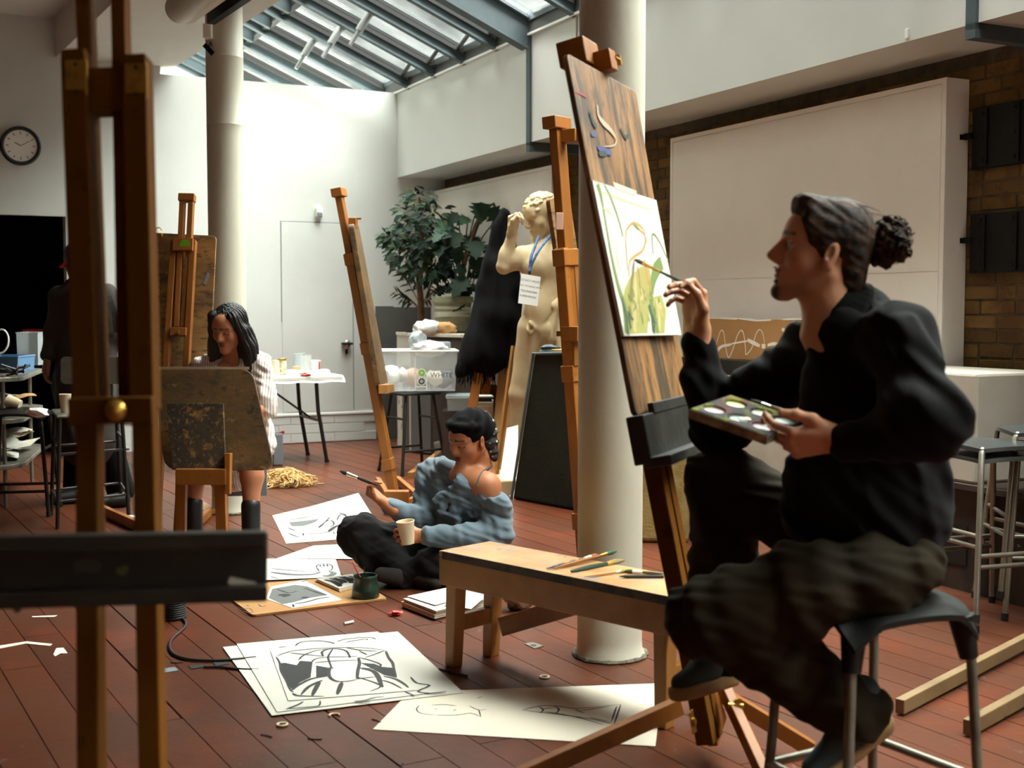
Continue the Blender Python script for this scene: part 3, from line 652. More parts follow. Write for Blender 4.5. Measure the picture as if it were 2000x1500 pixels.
paint_on(cv_, p0, bnr, [([(315, 470), (306, 300), (325, 252), (350, 240), (385, 262), (402, 320), (388, 372), (352, 400), (324, 430), (322, 500)], .009), ([(395, 420), (405, 470), (415, 540)], .028), ([(360, 260), (400, 300), (408, 340)], .006)], pc('paint_brown', (182, 142, 78)), q, 'brown_outline')
paint_on(cv_, p0, bnr, [([(168, 48), (182, 95), (196, 165), (212, 262), (236, 400), (268, 540), (300, 650), (312, 780)], [.03, .022, .012, .012, .016, .024, .03, .034]), ([(200, 50), (235, 120), (270, 220), (292, 305)], .012),
    ([(482, 432), (452, 472), (436, 540), (430, 620), (446, 690), (462, 776)], [.04, .045, .03, .03, .035, .035]), ([(440, 392), (434, 302), (450, 300), (482, 352), (514, 425)], .008), ([(345, 245), (370, 270)], .01)], pc('paint_green', (112, 132, 72)), q, 'green_stem')
paint_on(cv_, p0, bnr, [([(170, 85), (230, 102), (330, 140), (432, 172)], .007), ([(195, 165), (225, 180), (250, 210)], .008), ([(502, 500), (507, 600), (500, 720)], .010), ([(265, 330), (262, 400), (280, 480)], .005)], pc('paint_pale', (196, 202, 150)), q, 'pale_stroke')
paint_on(cv_, p0, bnr, [([(418, 640), (436, 700), (442, 776)], .03), ([(285, 600), (306, 690), (316, 780)], .018)], pc('paint_deep', (70, 92, 70)), q, 'deep_green')
gq = random.Random(44)
for nm_, mm_, n_q, x0_, x1_, y0_, y1_ in (('olive_wash', 'paint_olive', 9, 310, 480, 560, 690), ('green_stem', 'paint_green', 8, 290, 470, 560, 690), ('ochre_wash', 'paint_ochre', 8, 330, 480, 500, 690), ('brown_outline', 'paint_brown', 5, 360, 425, 440, 560), ('deep_green', 'paint_deep', 5, 290, 460, 650, 720)):
    ss = []
    for _ in range(n_q):
        x_ = gq.uniform(x0_, x1_); y_ = gq.uniform(y0_, y1_); L_ = gq.uniform(30, 75); ss.append(([(x_, y_), (x_+gq.uniform(-4, 12), y_+L_*.5), (x_+gq.uniform(0, 16), min(776, y_+L_))], gq.uniform(.006, .016)))
    paint_on(cv_, p0+bnr*.0006, bnr, ss, M[mm_], q, nm_)
tq = [PPL(x, y, kc[3]+bnr*.001, bnr) for x, y in ((1197, 355), (1243, 373), (1241, 382), (1203, 369))]
mb = MB(); panel(mb, tq, .001); part('masking_tape', mb, 'cup_paper', cv_)

# ================================================================ DONKEY BENCH with brushes
ZT = .425
f0, f1 = PZ(857, 1075, ZT), PZ(1322, 1168, ZT); k0 = PZ(978, 1049, ZT); ex = (f1-f0).normalized(); ey = UP.cross(ex); dp = (k0-f0).dot(ey); dp = .262; bl = (f1-f0).length
bn = thing('donkey_bench', 'low wooden bench with a paint-stained top holding scattered brushes', 'bench', V((f0.x, f0.y, 0)))
B = lambda x, y, z: f0+ex*x+ey*y+UP*(z-ZT)
mb = MB(); mb.hexa([B(0, 0, ZT-.022), B(bl, 0, ZT-.022), B(bl, dp, ZT-.022), B(0, dp, ZT-.022), B(0, 0, ZT), B(bl, 0, ZT), B(bl, dp, ZT), B(0, dp, ZT)]); part('seat', mb, 'bench_top', bn, bevel=.004)
mb = MB(); mb.bar(B(.02, -.001, ZT-.014), B(bl, -.001, ZT-.014), .028, .004, UP); part('seat_edge', mb, 'bench_edge', bn)
for y in (.012, dp-.012):
    mb = MB(); mb.bar(B(.0, y, ZT-.075), B(bl, y, ZT-.075), .022, .10, ey); part('apron', mb, 'bench_wood', bn, bevel=.003)
mb = MB(); mb.bar(B(.011, .02, ZT-.075), B(.011, dp-.02, ZT-.075), .022, .10, ex); part('end_rail', mb, 'bench_wood', bn, bevel=.003)
for x, y, sx_ in ((.060, .035, -.02), (.060, dp-.035, -.02), (bl-.07, .035, .0), (bl-.07, dp-.035, .0)):
    mb = MB(); mb.bar(B(x, y, ZT-.03), B(x+sx_, y, .0), .058, .055, ey, taper=.82); part('leg', mb, 'bench_wood', bn, bevel=.004)
for x in (.050, bl-.07):
    mb = MB(); mb.bar(B(x, .05, .16), B(x, dp-.05, .16), .03, .06, ex); part('stretcher', mb, 'bench_wood', bn, bevel=.003)
mb = MB(); mb.bar(B(.10, dp-.035, .12), B(.62, dp-.03, ZT-.10), .028, .07, ey); part('brace', mb, 'easel_wood', bn, bevel=.003)
q = crop(1040, 1040, 7.143); zb_ = ZT+.0065
def bz(pt, dz=0): x, y = q(pt)[0]; return PZ(x, y, zb_+dz)
G = 'brushes on the bench'
brush('paint_brush', bz((295, 503)), bz((1168, 262), .012), 'wooden handled brush with dark green bristles leaning over the bench edge', .006, 'easel_wood', 'brass', mk('bristle_green', S(40, 84, 66), .7), G, .74, .1)
brush('paint_brush', bz((200, 500)), bz((905, 312), .008), 'thin violet and ochre splattered brush beside the green tipped one', .006, mk('handle_violet', S(92, 80, 92), .5, layers=[(S(176, 130, 60), 40, .5, .55, None, .9)]), 'white_plastic', mk('bristle_red', S(150, 84, 48), .7), G, .74, .12)
brush('paint_brush', bz((540, 540)), bz((1275, 388)), 'thick dark green handled brush with brown bristles on the bench', .0085, mk('handle_green', S(40, 62, 48), .4), 'brass', mk('bristle_brown', S(134, 116, 74), .7), G, .68, .07)
brush('paint_brush', bz((730, 612)), bz((1395, 518)), 'slim yellow brush with a pink handle end', .0045, mk('handle_pink', S(196, 140, 78), .5), 'chrome', mk('bristle_yellow', S(150, 142, 64), .7), G, .66, .08)
brush('paint_brush', bz((1830, 574)), bz((1290, 540)), 'olive brush with a white ferrule beside the black pencil on the bench', .006, mk('handle_olive', S(104, 92, 44), .5), 'white_plastic', mk('bristle_olive', S(86, 84, 34), .7), G, .55, .25)
a, b = bz((1830, 612)), bz((1210, 612)); d = b-a; t = thing('pencil', 'thick black pencil lying on the bench top near the easel mast', 'pencil', a)
mb = MB(); mb.tube([a, a+d*.85], .006, 6); part('barrel', mb, 'black', t); mb = MB(); mb.tube([a+d*.85, b], [.006, .0012], 6); part('point', mb, 'charcoal', t)

# ================================================================ PAPERS ON THE FLOOR
q = crop(720, 1020, 3.26)
o = sheet('paper_sheet', [(728, 1425), (800, 1352), (1295, 1335), (1280, 1458)], 'long cream paper with two faint charcoal sketches beneath the bench', mat_='paper_warm', z=.001)
ink(o, [[(980, 1195), (1090, 1170), (1200, 1170), (1340, 1185), (1600, 1160)], [(1605, 1160), (1560, 1295)], [(1550, 1285), (1400, 1250), (1190, 1220), (1090, 1210), (980, 1195)], [(1350, 1200), (1540, 1172)], [(1400, 1240), (1550, 1275)],
    [(1085, 1175), (1112, 1195), (1090, 1215)], [(1180, 1172), (1212, 1190), (1190, 1222)], [(1310, 1190), (1372, 1215)], [(1100, 1190), (1180, 1180)], [(1580, 1170), (1545, 1270)], [(1120, 1205), (1300, 1235), (1500, 1290)]], z=.0022, mat_='charcoal', cv=q, wd=.0045)
ink(o, [[(325, 1165), (305, 1190), (332, 1215), (420, 1228)], [(430, 1228), (560, 1228), (650, 1215), (712, 1240)], [(640, 1168), (700, 1195), (752, 1190)], [(540, 1200), (560, 1190)], [(420, 1192), (440, 1188)], [(690, 1120), (725, 1110)], [(700, 1190), (715, 1240)], [(560, 1170), (480, 1160), (400, 1165)]], z=.0022, mat_='charcoal', cv=q, name='faint_sketch', wd=.003)
G = 'drawings stacked on the floor'
sheet('paper_sheet', [(435, 1264), (777, 1234), (905, 1353), (531, 1398)], 'blank white sheet sticking out furthest under the ink figure drawing', z=.004, group=G)
s2 = sheet('paper_sheet', [(462, 1258), (738, 1234), (872, 1350), (541, 1391)], 'middle sheet of the stack showing black feet below the top drawing', z=.007, group=G)
s3 = sheet('paper_sheet', [(528, 1271), (744, 1248), (816, 1348), (563, 1369)], 'top drawing of the stack, a bold ink figure in a wide hat', z=.010, group=G)
q = crop(400, 1180, 3.846)
ink(s3, [[(535, 395), (562, 440), (572, 500), (610, 570), (640, 640), (668, 662)], [(540, 390), (640, 355), (760, 340), (900, 330), (1060, 325), (1200, 328), (1350, 345)], [(1350, 348), (1280, 375), (1200, 402)], [(705, 420), (740, 385), (830, 350), (930, 335)],
    ([(890, 390), (880, 360), (920, 340), (1000, 335), (1060, 350), (1085, 385), (1090, 405)], .008), [(962, 335), (930, 385), (928, 410), (950, 470), (965, 485)], [(800, 440), (830, 412), (920, 397), (1050, 395), (1155, 390)], [(822, 440), (900, 432), (1000, 425), (1150, 420)],
    ([(945, 470), (932, 520), (948, 558), (1000, 580), (1080, 578), (1142, 565)], .009), ([(1152, 400), (1162, 440), (1150, 500), (1146, 552), (1162, 562)], .009), ([(920, 540), (800, 560), (700, 610), (655, 648)], .010), ([(885, 570), (780, 620), (722, 682)], .010), ([(862, 580), (830, 640), (806, 690)], .012),
    ([(1030, 585), (1010, 640), (995, 680)], .012), [(1140, 545), (1280, 590), (1320, 620), (1240, 655)], ([(1170, 480), (1260, 500), (1300, 540), (1320, 590), (1335, 625)], .013), ([(1340, 540), (1430, 560), (1500, 600), (1530, 627)], .008), ([(660, 668), (690, 685), (760, 690), (900, 692)], .008),
    [(1150, 400), (1222, 415), (1325, 455), (1262, 482), (1170, 475)], ([(1360, 350), (1380, 400), (1410, 440), (1420, 480), (1440, 552)], .008), [(640, 365), (760, 378), (900, 392)], [(1060, 325), (1170, 345), (1300, 352)], [(1160, 350), (1220, 380)], [(1140, 560), (1280, 545)], [(1330, 570), (1400, 590), (1480, 632)]], z=.0112, cv=q)
ink(s3, fills=[[(560, 445), (600, 440), (690, 458), (715, 425), (810, 432), (795, 550), (720, 585), (650, 640), (610, 565), (580, 510)], [(836, 460), (945, 480), (930, 540), (836, 548)], [(1165, 440), (1270, 447), (1330, 470), (1430, 480), (1436, 552), (1345, 532), (1262, 487)]], z=.0110, mat_='ink_dark', cv=q, name='ink_wash')
ink(s2, [([(610, 790), (700, 755), (740, 730)], .008), [(620, 787), (780, 772), (858, 762), (866, 722)], [(1120, 730), (1200, 722), (1280, 700), (1350, 695)], [(1130, 735), (1250, 735)], [(1500, 655), (1580, 690)], ([(1545, 545), (1592, 592), (1690, 610), (1600, 655), (1700, 668), (1815, 665)], .007)], z=.0082, cv=q)
ink(s2, [[(550, 325), (620, 318)], ([(680, 315), (722, 285), (850, 275), (960, 290), (1000, 312), (1080, 282), (1220, 262), (1180, 292)], .007), [(990, 282), (1060, 262), (1200, 250), (1270, 255), (1292, 278)]], z=.0082, cv=q, name='hat_sketch')
q = crop(400, 950, 5)
o = sheet('paper_sheet', [(532, 1007), (608, 989), (700, 963), (752, 1046), (559, 1062)], 'white sheet with a grey ink reclining figure behind the seated woman\'s knee')
ink(o, [([(825, 322), (900, 318), (980, 300), (1050, 285)], .018)], [[(820, 350), (1000, 332), (1115, 315), (1080, 350), (960, 388), (852, 390)]], z=.0022, mat_='ink_grey', cv=q, name='grey_wash')
ink(o, [[(1290, 332), (1310, 290), (1350, 265), (1380, 290), (1352, 332), (1300, 345)], [(1180, 297), (1262, 315)], [(1140, 382), (1172, 350), (1230, 330), (1262, 370), (1200, 402), (1150, 392)], ([(1110, 405), (1162, 360)], .014), ([(1210, 442), (1262, 400), (1322, 370)], .02), [(810, 455), (900, 490), (962, 495)], [(810, 402), (880, 430), (942, 425)], [(960, 455), (962, 482)], [(980, 460), (1100, 462), (1240, 440), (1262, 467)], [(1020, 500), (1180, 488)], [(1310, 250), (1390, 300)], [(1180, 345), (1220, 300)]], z=.0023, cv=q, wd=.008)
G = 'loose drawings beside the cardboard'
sheet('paper_sheet', [(612, 1066), (676, 1063), (690, 1092), (540, 1091)], 'rumpled wash drawing pushed under the knee', z=.004, group=G)
o = sheet('paper_sheet', [(505, 1091), (656, 1093), (667, 1127), (505, 1134)], 'white sheet with an ink drawing of a foot and shin', z=.006, group=G)
ink(o, [([(640, 838), (780, 852), (900, 862), (1060, 857), (1130, 832)], .020), ([(1150, 872), (1220, 872), (1260, 847), (1212, 827)], .024)], z=.0072, mat_='ink_grey', cv=q, name='grey_wash')
ink(o, [[(1090, 792), (1092, 775), (1120, 758), (1160, 757), (1200, 757), (1245, 775), (1240, 812), (1212, 827)], [(1092, 792), (1120, 830)], [(650, 835), (760, 858), (900, 866), (1060, 860)], [(640, 880), (735, 905)], [(1125, 765), (1130, 785)], [(1160, 760), (1165, 785)], [(1195, 760), (1200, 785)], [(640, 800), (800, 815), (1000, 830)]], z=.0074, cv=q, wd=.006)
mb = MB(); c = zpts([(420, 1150), (690, 1128), (756, 1172), (493, 1205)], .001); c = [p+UP*.009 for p in c]; panel(mb, c, .009, .02)
card = solo('cardboard_sheet', mb, 'cork', 'tan cardboard lying on the floor under the green water pot and wash painting', 'board', base=c[3]-UP*.009)
ink(card, [[(330, 1180), (380, 1200), (430, 1190), (470, 1215)], [(370, 1210), (430, 1235), (480, 1220)], [(520, 1150), (560, 1175), (600, 1160)], [(400, 1160), (440, 1170)]], z=.0102, cv=q, name='pencil_scribble', mat_='charcoal', wd=.004)
o = sheet('paper_sheet', [(519, 1170), (529, 1146), (594, 1133), (668, 1172), (572, 1188)], 'small grey ink wash painting with curled edges on the cardboard', z=.0105)
ink(o, fills=[[(625, 1090), (660, 1000), (880, 960), (1000, 975), (1110, 1020), (1200, 1060), (1010, 1090), (870, 1130), (760, 1150)]], z=.0118, mat_='ink_grey', cv=q, name='grey_wash')
ink(o, [([(720, 1065), (790, 1055), (830, 1065)], .02), ([(950, 1080), (1010, 1090)], .022), [(870, 1145), (980, 1130), (1130, 1090), (1230, 1080)], [(860, 1150), (870, 1180)], [(970, 990), (1080, 1030), (1190, 1060)], [(700, 1000), (820, 1040), (900, 1020)], [(940, 930), (1000, 915)]], [[(725, 1052), (800, 1048), (830, 1068), (770, 1082)]], z=.0124, cv=q, wd=.007)
# open sketchbook
bk = thing('sketchbook', 'small open sketchbook with ink doodles beside the green water pot', 'book', PZ(660, 1140, .010))
c = zpts([(615, 1136), (690, 1126), (712, 1144), (664, 1157)], .0105); mb = MB(); mb.prism(c, UP*.003); part('cover', mb, 'tan_card', bk)
c2 = [bil(c, u, v) for u, v in ((.02, .03), (.97, .03), (.97, .95), (.02, .95))]; mb = MB(); mb.prism([p+UP*.0032 for p in c2], UP*.012); pg = part('pages', mb, 'paper', bk)
mb = MB(); 
for k in range(9):
    u = .12+.09*k; mb.ribbon(smooth_path([bil(c2, u, .2+.1*math.sin(k*2))+UP*.0156, bil(c2, u+.08, .45)+UP*.0156, bil(c2, u+.02, .8+.1*math.cos(k))+UP*.0156]), .012 if k % 3 else .022)
part('ink_doodle', mb, 'ink_dark', pg)
# water pot with two brushes
pp = PZ(714, 1166, .010)
t = thing('water_pot', 'dark green plastic water pot holding brushes on the cardboard', 'pot', pp)
mb = MB(); mb.lathe([(.060, 0), (.0625, .006), (.0605, .03), (.0615, .034), (.0595, .04), (.052, .084), (.0535, .088), (.0545, .098), (.052, .102), (.048, .100), (.047, .088), (.050, .06)], pp, 32, cap1=True); part('body', mb, 'green_pot', t, smooth=50)
mb = MB(); mb.lathe([(.0505, 0), (.0505, .001)], pp+UP*.062, 28); part('water', mb, 'ink', t)
a = pp+V((-.01, 0, .065)); brush('paint_brush', P(688, 1098, pp.y+.02), a, 'red stick brush standing in the green water pot', .0035, 'red_plastic', 'red_plastic', 'ink')
a = pp+V((-.005, .02, .06)); brush('paint_brush', P(711, 1107, pp.y+.02), a, 'thin grey brush standing upright in the green water pot', .003, 'tube_dark', 'tube_dark', 'ink')
# pile of pads by the bench legs
pl = thing('sketch_pad', 'worn thick sketch pad with loose sheets by the bench leg', 'pad', PZ(860, 1195, 0))
base = zpts([(786, 1187), (905, 1163), (962, 1184), (850, 1212)], 0)
mb = MB(); mb.prism(base, UP*.008); part('cover', mb, 'board_black', pl)
g = random.Random(4)
for k in range(5):
    j = V((g.uniform(-.006, .006), g.uniform(-.006, .006), .008+.007*k)); mb = MB(); mb.prism([p+j for p in base], UP*.0055); part('page_block', mb, ['paper_warm', 'dirty_white', 'cup_paper'][k % 3], pl)
mb = MB(); mb.prism([p+UP*.046 for p in zpts([(795, 1185), (880, 1166), (925, 1182), (850, 1203)], 0)], UP*.001); part('cover_sheet', mb, 'paper', pl)
q_ = zpts([(868, 1180), (905, 1160), (945, 1168), (920, 1190)], .05); mb = MB(); mb.prism([q_[0], q_[1]+UP*.025, q_[2], q_[3]], UP*.001); solo('folded_paper', mb, 'paper', 'folded white paper resting on top of the sketch pad', 'paper', base=q_[0])
cp_ = PZ(925, 1168, 0); t = thing('paper_cup', 'white paper cup lettered in red, half hidden behind the bench leg', 'cup', cp_)
mb = MB(); cup(mb, cp_, .030, .034, .085); part('body', mb, 'white_plastic', t, smooth=40)
mb = text_mb('Tom', cp_+V((0, -.0345, .045)), V((0, 0, 1)), V((-1, 0, 0)), .034, depth=.0006); part('lettering', mb, mk('felt_pink', S(176, 60, 110), .7), t)
mb = MB(); g = random.Random(9); blob(mb, PZ(773, 1197, .012), .022, g, 2, (1.3, .8, .5), .35); solo('red_scrap', mb, 'red_plastic', 'crumpled red wrapper on the floor beside the sketch pad', 'wrapper')
mb = MB(); c_ = PZ(1015, 1192, .0); g = random.Random(12); blob(mb, c_+UP*.08, .085, g, 3, (.9, .7, .95), .14); solo('foil_bag', mb, 'foil', 'crumpled gold foil bag on the floor behind the bench', 'bag', smooth=60)
sheet('paper_sheet', [(1040, 1168), (1045, 1155), (1080, 1150), (1066, 1172)], 'scrap of white paper beside the gold foil bag')
mb = MB(); mb.tube([PZ(918, 1143, .03), PZ(962, 1136, .03)], [.03, .022], 10); solo('rolled_cloth', mb, 'dirty_white', 'rolled striped cloth on the floor behind the bench leg', 'cloth', smooth=40)
# small litter
def ring(px, py, label, gap=False):
    c = PZ(px, py, .004); n = 20; mb = MB(); m = 13 if gap else n
    pts = [c+V((math.cos(2*PI*k/n), math.sin(2*PI*k/n), 0))*.016 for k in range(m)]; mb.tube(pts, .004, 6, closed=not gap); solo('card_ring', mb, 'cup_paper', label, 'ring', smooth=True)
ring(551, 1415, 'small pale ring on the boards below the stacked drawings'); ring(653, 1397, 'broken pale half ring by the lower edge of the drawings', True); ring(1063, 1322, 'pale ring lying at the top edge of the long paper')
c = PZ(1042, 1262, 0); mb = MB(); q4 = zpts([(1024, 1258), (1044, 1268), (1062, 1263), (1041, 1255)], 0); mb.prism(q4, UP*.003); o = solo('metal_plate', mb, 'galv', 'small square metal plate with a hole on the floor', 'plate')
mb = MB(); mb.lathe([(.012, 0), (.012, .0005)], c+UP*.0032, 12); part('hole', mb, 'black', o)
a, b = PZ(672, 1218, .006), PZ(690, 1214, .006); mb = MB(); mb.tube([a, b], .006, 8); solo('chalk_stick', mb, 'white_plastic', 'short white chalk stick on the boards below the cardboard', 'chalk', smooth=40)
a, b = PZ(857, 1307, .004), PZ(912, 1320, .004); mb = MB(); mb.tube([a, b], .004, 6); solo('charcoal_stick', mb, 'charcoal', 'thin black charcoal stick by the foot of the bench', 'charcoal')
sheet('floor_tape', [(-5, 1262), (52, 1253), (102, 1258), (98, 1262), (50, 1257), (-5, 1268)], 'bent strip of white tape stuck to the boards', 'tape', mat_='chalk')
sheet('paint_splash', [(104, 1278), (110, 1266), (124, 1265), (132, 1276), (118, 1276), (108, 1282)], 'dried white paint splash on the boards beside the tape', 'splash', mat_='chalk', th=.0006)
sheet('floor_tape', [(62, 1204), (112, 1202), (106, 1205), (64, 1206)], 'short strip of white tape below the black easel tray', 'tape', mat_='chalk')
sheet('floor_tape', [(320, 1306), (342, 1303), (348, 1310), (322, 1314)], 'short piece of grey tape near the coiled cable', 'tape', mat_='tape_grey')
sheet('floor_tape', [(368, 1301), (395, 1297), (398, 1303), (374, 1307)], 'black tape patch holding the cable down', 'tape', mat_='black')
sheet('floor_tape', [(416, 1295), (445, 1290), (448, 1297), (422, 1301)], 'black tape patch beside the drawing stack', 'tape', mat_='black')
G_ = random.Random(21)
for k, (px, py) in enumerate([(520, 1437), (615, 1443), (735, 1408), (345, 1294), (786, 1496)]):
    a = PZ(px, py, .002); d = V((G_.uniform(-1, 1), G_.uniform(-1, 1), 0)).normalized()*.022; mb = MB(); mb.tube([a-d, a+V((d.y, -d.x, 0))*.2, a+d], .0022, 5)
    solo('charcoal_crumb', mb, 'charcoal', ['bent black charcoal crumb on the boards below the pale ring', 'black crumb on the boards left of the long paper', 'black crumb beside the long paper corner', 'dark splinter by the grey tape', 'dark splinter near the bottom edge of the boards'][k].replace(' left of ', ' short of '), 'crumb')
# ================================================================ BRICK WALL SIDE
def rbox(mb, px0, px1, z0, z1, o0, o1, mi=0, py=500):         # along the brick wall between two sight lines measured on its face at offset o1
    t = lambda px: (PR(px, py, o1)-C0).dot(DX)
    return tbox(mb, t(px0), t(px1), .506-o1, .506-o0, z0, z1, mi), t(px0), t(px1)
def wall_panel(px0, px1, ytop, z0, label, seam=None):
    zt = PR(*ytop, .16).z; mb = MB(); _, t0, t1 = rbox(mb, px0, px1, z0, zt, .002, .150)
    if t0 < .02: t0 = .02; mb = MB(); tbox(mb, t0, t1, .356, .504, z0, zt)
    o = solo('pinboard', mb, 'panel_white', label, 'panel', base=RP(-.4, (t0+t1)/2, z0), bevel=.003)
    for a, b, c, d in ((t0, t1, zt-.028, zt), (t0, t1, z0, z0+.028), (t0, t0+.03, z0+.028, zt-.028), (t1-.03, t1, z0+.028, zt-.028)):
        mb = MB(); tbox(mb, a, b, .346, .356, c, d); part('edge_strip', mb, 'panel_white', o, bevel=.001)
    zs = [z0+.032]+([seam] if seam else [])+[zt-.032]
    for a, b in zip(zs, zs[1:]):
        mb = MB(); tbox(mb, t0+.034, t1-.034, .347, .356, a, b-(.003 if b == seam else 0)); part('face_board', mb, 'panel_white', o)
    return o, t0, t1, zt
pn, pt0, pt1, pzt = wall_panel(1310, 1845, (1577, 211), .62, 'large white display panel on the brick wall behind the seated painter', 1.50)
wall_panel(835, 1079, (957, 349), .62, 'white display panel on the brick wall behind the plants and statue')
for y in (268, 470):                                          # black clamps on the panel's end
    c = PPL(1880, y, RP(0, pt1), DX); mb = MB(); mb.tube([c-BX*.02, c+BX*.03], .014, 8); mb.tube([c+BX*.0+DX*.0, c+DX*.045], .010, 8); mb.box(c+DX*.04, (.02, .05, .03), BX); solo('panel_clamp', mb, 'black_iron', 'small black clamp on the end of the large panel, %s' % ('beside the upper iron shutter' if y == 268 else 'beside the lower iron shutter'), 'clamp', group='panel clamps')
for (y0, y1, yl, w_) in ((212, 331, 'upper', 0), (418, 534, 'lower', 1)):
    za, zb2 = PR(1900, y1, .03).z, PR(1900, y0, .03).z; mb = MB(); _, t0, t1 = rbox(mb, 1893, 2110, za, zb2, .002, .03)
    o = solo('iron_shutter', mb, 'black_iron', '%s black riveted iron shutter set in the brick wall' % yl, 'shutter', group='iron shutters', bevel=.003)
    for tt in (.12, .42, .72):
        mb = MB(); tbox(mb, t0+(t1-t0)*tt-.025, t0+(t1-t0)*tt+.025, .466, .476, za+.01, zb2-.01); s_ = part('strap', mb, 'black_iron', o, bevel=.002)
        for zz_ in (.12, .5, .88):
            mb = MB(); mb.lathe([(.012, 0), (.009, .006), (.003, .009)], RP(-.466, t0+(t1-t0)*tt, za+(zb2-za)*zz_), 8, -BX); part('rivet', mb, 'black_iron', s_, smooth=40)
# cork board with chalk loops on its black ledge, plinths below
z0, z1 = PR(1450, 703, .27).z, PR(1450, 623, .27).z
mb = MB(); _, t0, t1 = rbox(mb, 1335, 1650, z0, z1, .245, .27); ck = solo('cork_board', mb, 'cork', 'brown fibreboard with white chalk loops leaning below the large panel', 'board', bevel=.002)
q = crop(1240, 640, 5); n_ = -BX
paint_on(ck, RP(-.236, 5), n_, [([(755, 280), (790, 180), (825, 60), (848, 25), (870, 60), (885, 180), (912, 290), (950, 230), (1000, 80), (1035, 28), (1062, 60), (1080, 200), (1085, 262), (1140, 200), (1180, 70), (1218, 18), (1250, 60), (1265, 150)], .007), ([(1290, 285), (1340, 240), (1375, 165)], .007)], 'chalk', q, 'chalk_loop')
paint_on(ck, RP(-.236, 5), n_, [([(735, 235), (790, 225), (850, 180), (950, 160)], .016), ([(745, 240), (800, 240), (850, 190), (930, 175)], .010), ([(1100, 118), (1150, 145), (1220, 178)], .026), ([(1238, 180), (1275, 182)], .03), ([(1295, 172), (1350, 158), (1400, 160)], .02), ([(1435, 15), (1480, 40), (1515, 95)], .026), ([(1545, -60), (1560, 20), (1575, 100)], .05), ([(800, -95), (900, -90), (1000, -85)], .012), ([(1010, -90), (1100, -80), (1200, -70), (1330, -75)], .012), ([(1440, -80), (1560, -85), (1700, -86)], .012), ([(950, 155), (1100, 130)], .012)], M['chalk'], q, 'plaster_smear')
mb = MB(); _, t0, t1 = rbox(mb, 1325, 1660, z0-.14, z0-.002, .16, .30); solo('black_ledge', mb, 'tray_black', 'black wooden ledge carrying the chalked brown board', 'ledge', bevel=.004)
zt = PR(1450, 739, .62).z; mb = MB(); rbox(mb, 1392, 1640, 0, zt, .20, .62); solo('display_plinth', mb, 'plinth_paint', 'tall scuffed white plinth under the chalked brown board', 'plinth', group='white plinths', bevel=.008)
zt, zb2 = PR(1860, 727, .62).z, PR(1860, 940, .62).z
mb = MB(); rbox(mb, 1700, 1913, zb2, zt, .12, .62); solo('display_plinth', mb, 'plinth_paint', 'white plinth box standing on the dark shelf behind the metal stools', 'plinth', group='white plinths', bevel=.014)
t = thing('dark_cabinet', 'low dark wooden cabinet under the white plinth behind the metal stools', 'cabinet', RP(-.2, 6.9))
mb = MB(); rbox(mb, 1690, 2080, 0, zb2-.03, .08, .60); part('body', mb, 'cab_brown', t); mb = MB(); rbox(mb, 1685, 2090, zb2-.03, zb2, .06, .64); part('top', mb, 'cab_brown', t, bevel=.003)
mb = MB(); rbox(mb, 1845, 1900, .12, zb2-.20, .60, .605); part('door', mb, 'black', t)
# weathered foam block behind the column
mb = MB(); c = [PZ(1240, 1060, 0), PZ(1345, 1062, 0)]; d = (c[1]-c[0]); bk = V((.05, .34, 0)); top = UP*.50
mb.hexa([c[0], c[1], c[1]+bk, c[0]+bk, c[0]+top+d*.15, c[1]+top-d*.04, c[1]+bk+top, c[0]+bk+top]); fb = solo('foam_chunk', mb, 'foam_block', 'rough yellow foam block with a chipped top behind the round column', 'block', bevel=.03, seg=3)
# high metal stools with grey seats
def make_stool(name, label, seat_m, leg_m, h=.72, r0=.15, r1=.21, rungs=(.26, .34), w_=.36, dome=.012, group=None):
    t = thing(name, label, 'stool', (0, 0, 0), group)
    def f(u, v):
        x, y = 2*u-1, 2*v-1; m = max(abs(x), abs(y)); l = math.hypot(x, y); k = (m/l if l > 1e-6 else 1); k = 1-(1-k)*.55
        return V((x*k*w_/2, y*k*w_/2, h+dome*(math.cos(x*1.5)+math.cos(y*1.5)-1)))
    mb = MB(); mb.grid(f, 13, 13); mb.grid(lambda u, v: f(1-u, v)-UP*.016, 13, 13)
    n = 13; k = 169; ring = [i for i in range(n)]+[n*j+n-1 for j in range(1, n)]+[n*(n-1)+i for i in range(n-2, -1, -1)]+[n*j for j in range(n-2, 0, -1)]
    low = lambda i: k+(i//n)*n+(n-1-i % n)
    for a, b in zip(ring, ring[1:]+ring[:1]): mb.f.append((b, a, low(a), low(b))); mb.mi.append(0)
    part('seat', mb, seat_m, t, smooth=60)
    L = lambda sx_, sy_, z: V((sx_*(r1+(r0-r1)*z/h), sy_*(r1+(r0-r1)*z/h), z))
    for a, b in ((1, 1), (1, -1), (-1, 1), (-1, -1)):
        mb = MB(); mb.tube([L(a, b, 0), L(a, b, h*.5), L(a, b, h-.03), L(a*.9, b*.9, h-.012)], .0125, 10); o = part('leg', mb, leg_m, t, smooth=50)
        mb = MB(); mb.tube([L(a, b, 0), L(a, b, .03)], .0155, 10); part('foot_cap', mb, 'black', o, smooth=50)
    for z, sw in zip(rungs, (0, 1)):
        for s_ in (-1, 1):
            mb = MB(); mb.tube([L(-1, s_, z), L(1, s_, z)] if not sw else [L(s_, -1, z), L(s_, 1, z)], .010, 8); part('rung', mb, leg_m, t, smooth=50)
    return t
st = make_stool('metal_stool', 'grey seated metal stool on top of its stack by the dark cabinet', 'stool_seat', 'galv', .70, group='stacked metal stools')
c = PZ(1922, 1205, 0); st.location = c+UP*.045; st.rotation_euler = (0, 0, R(18))
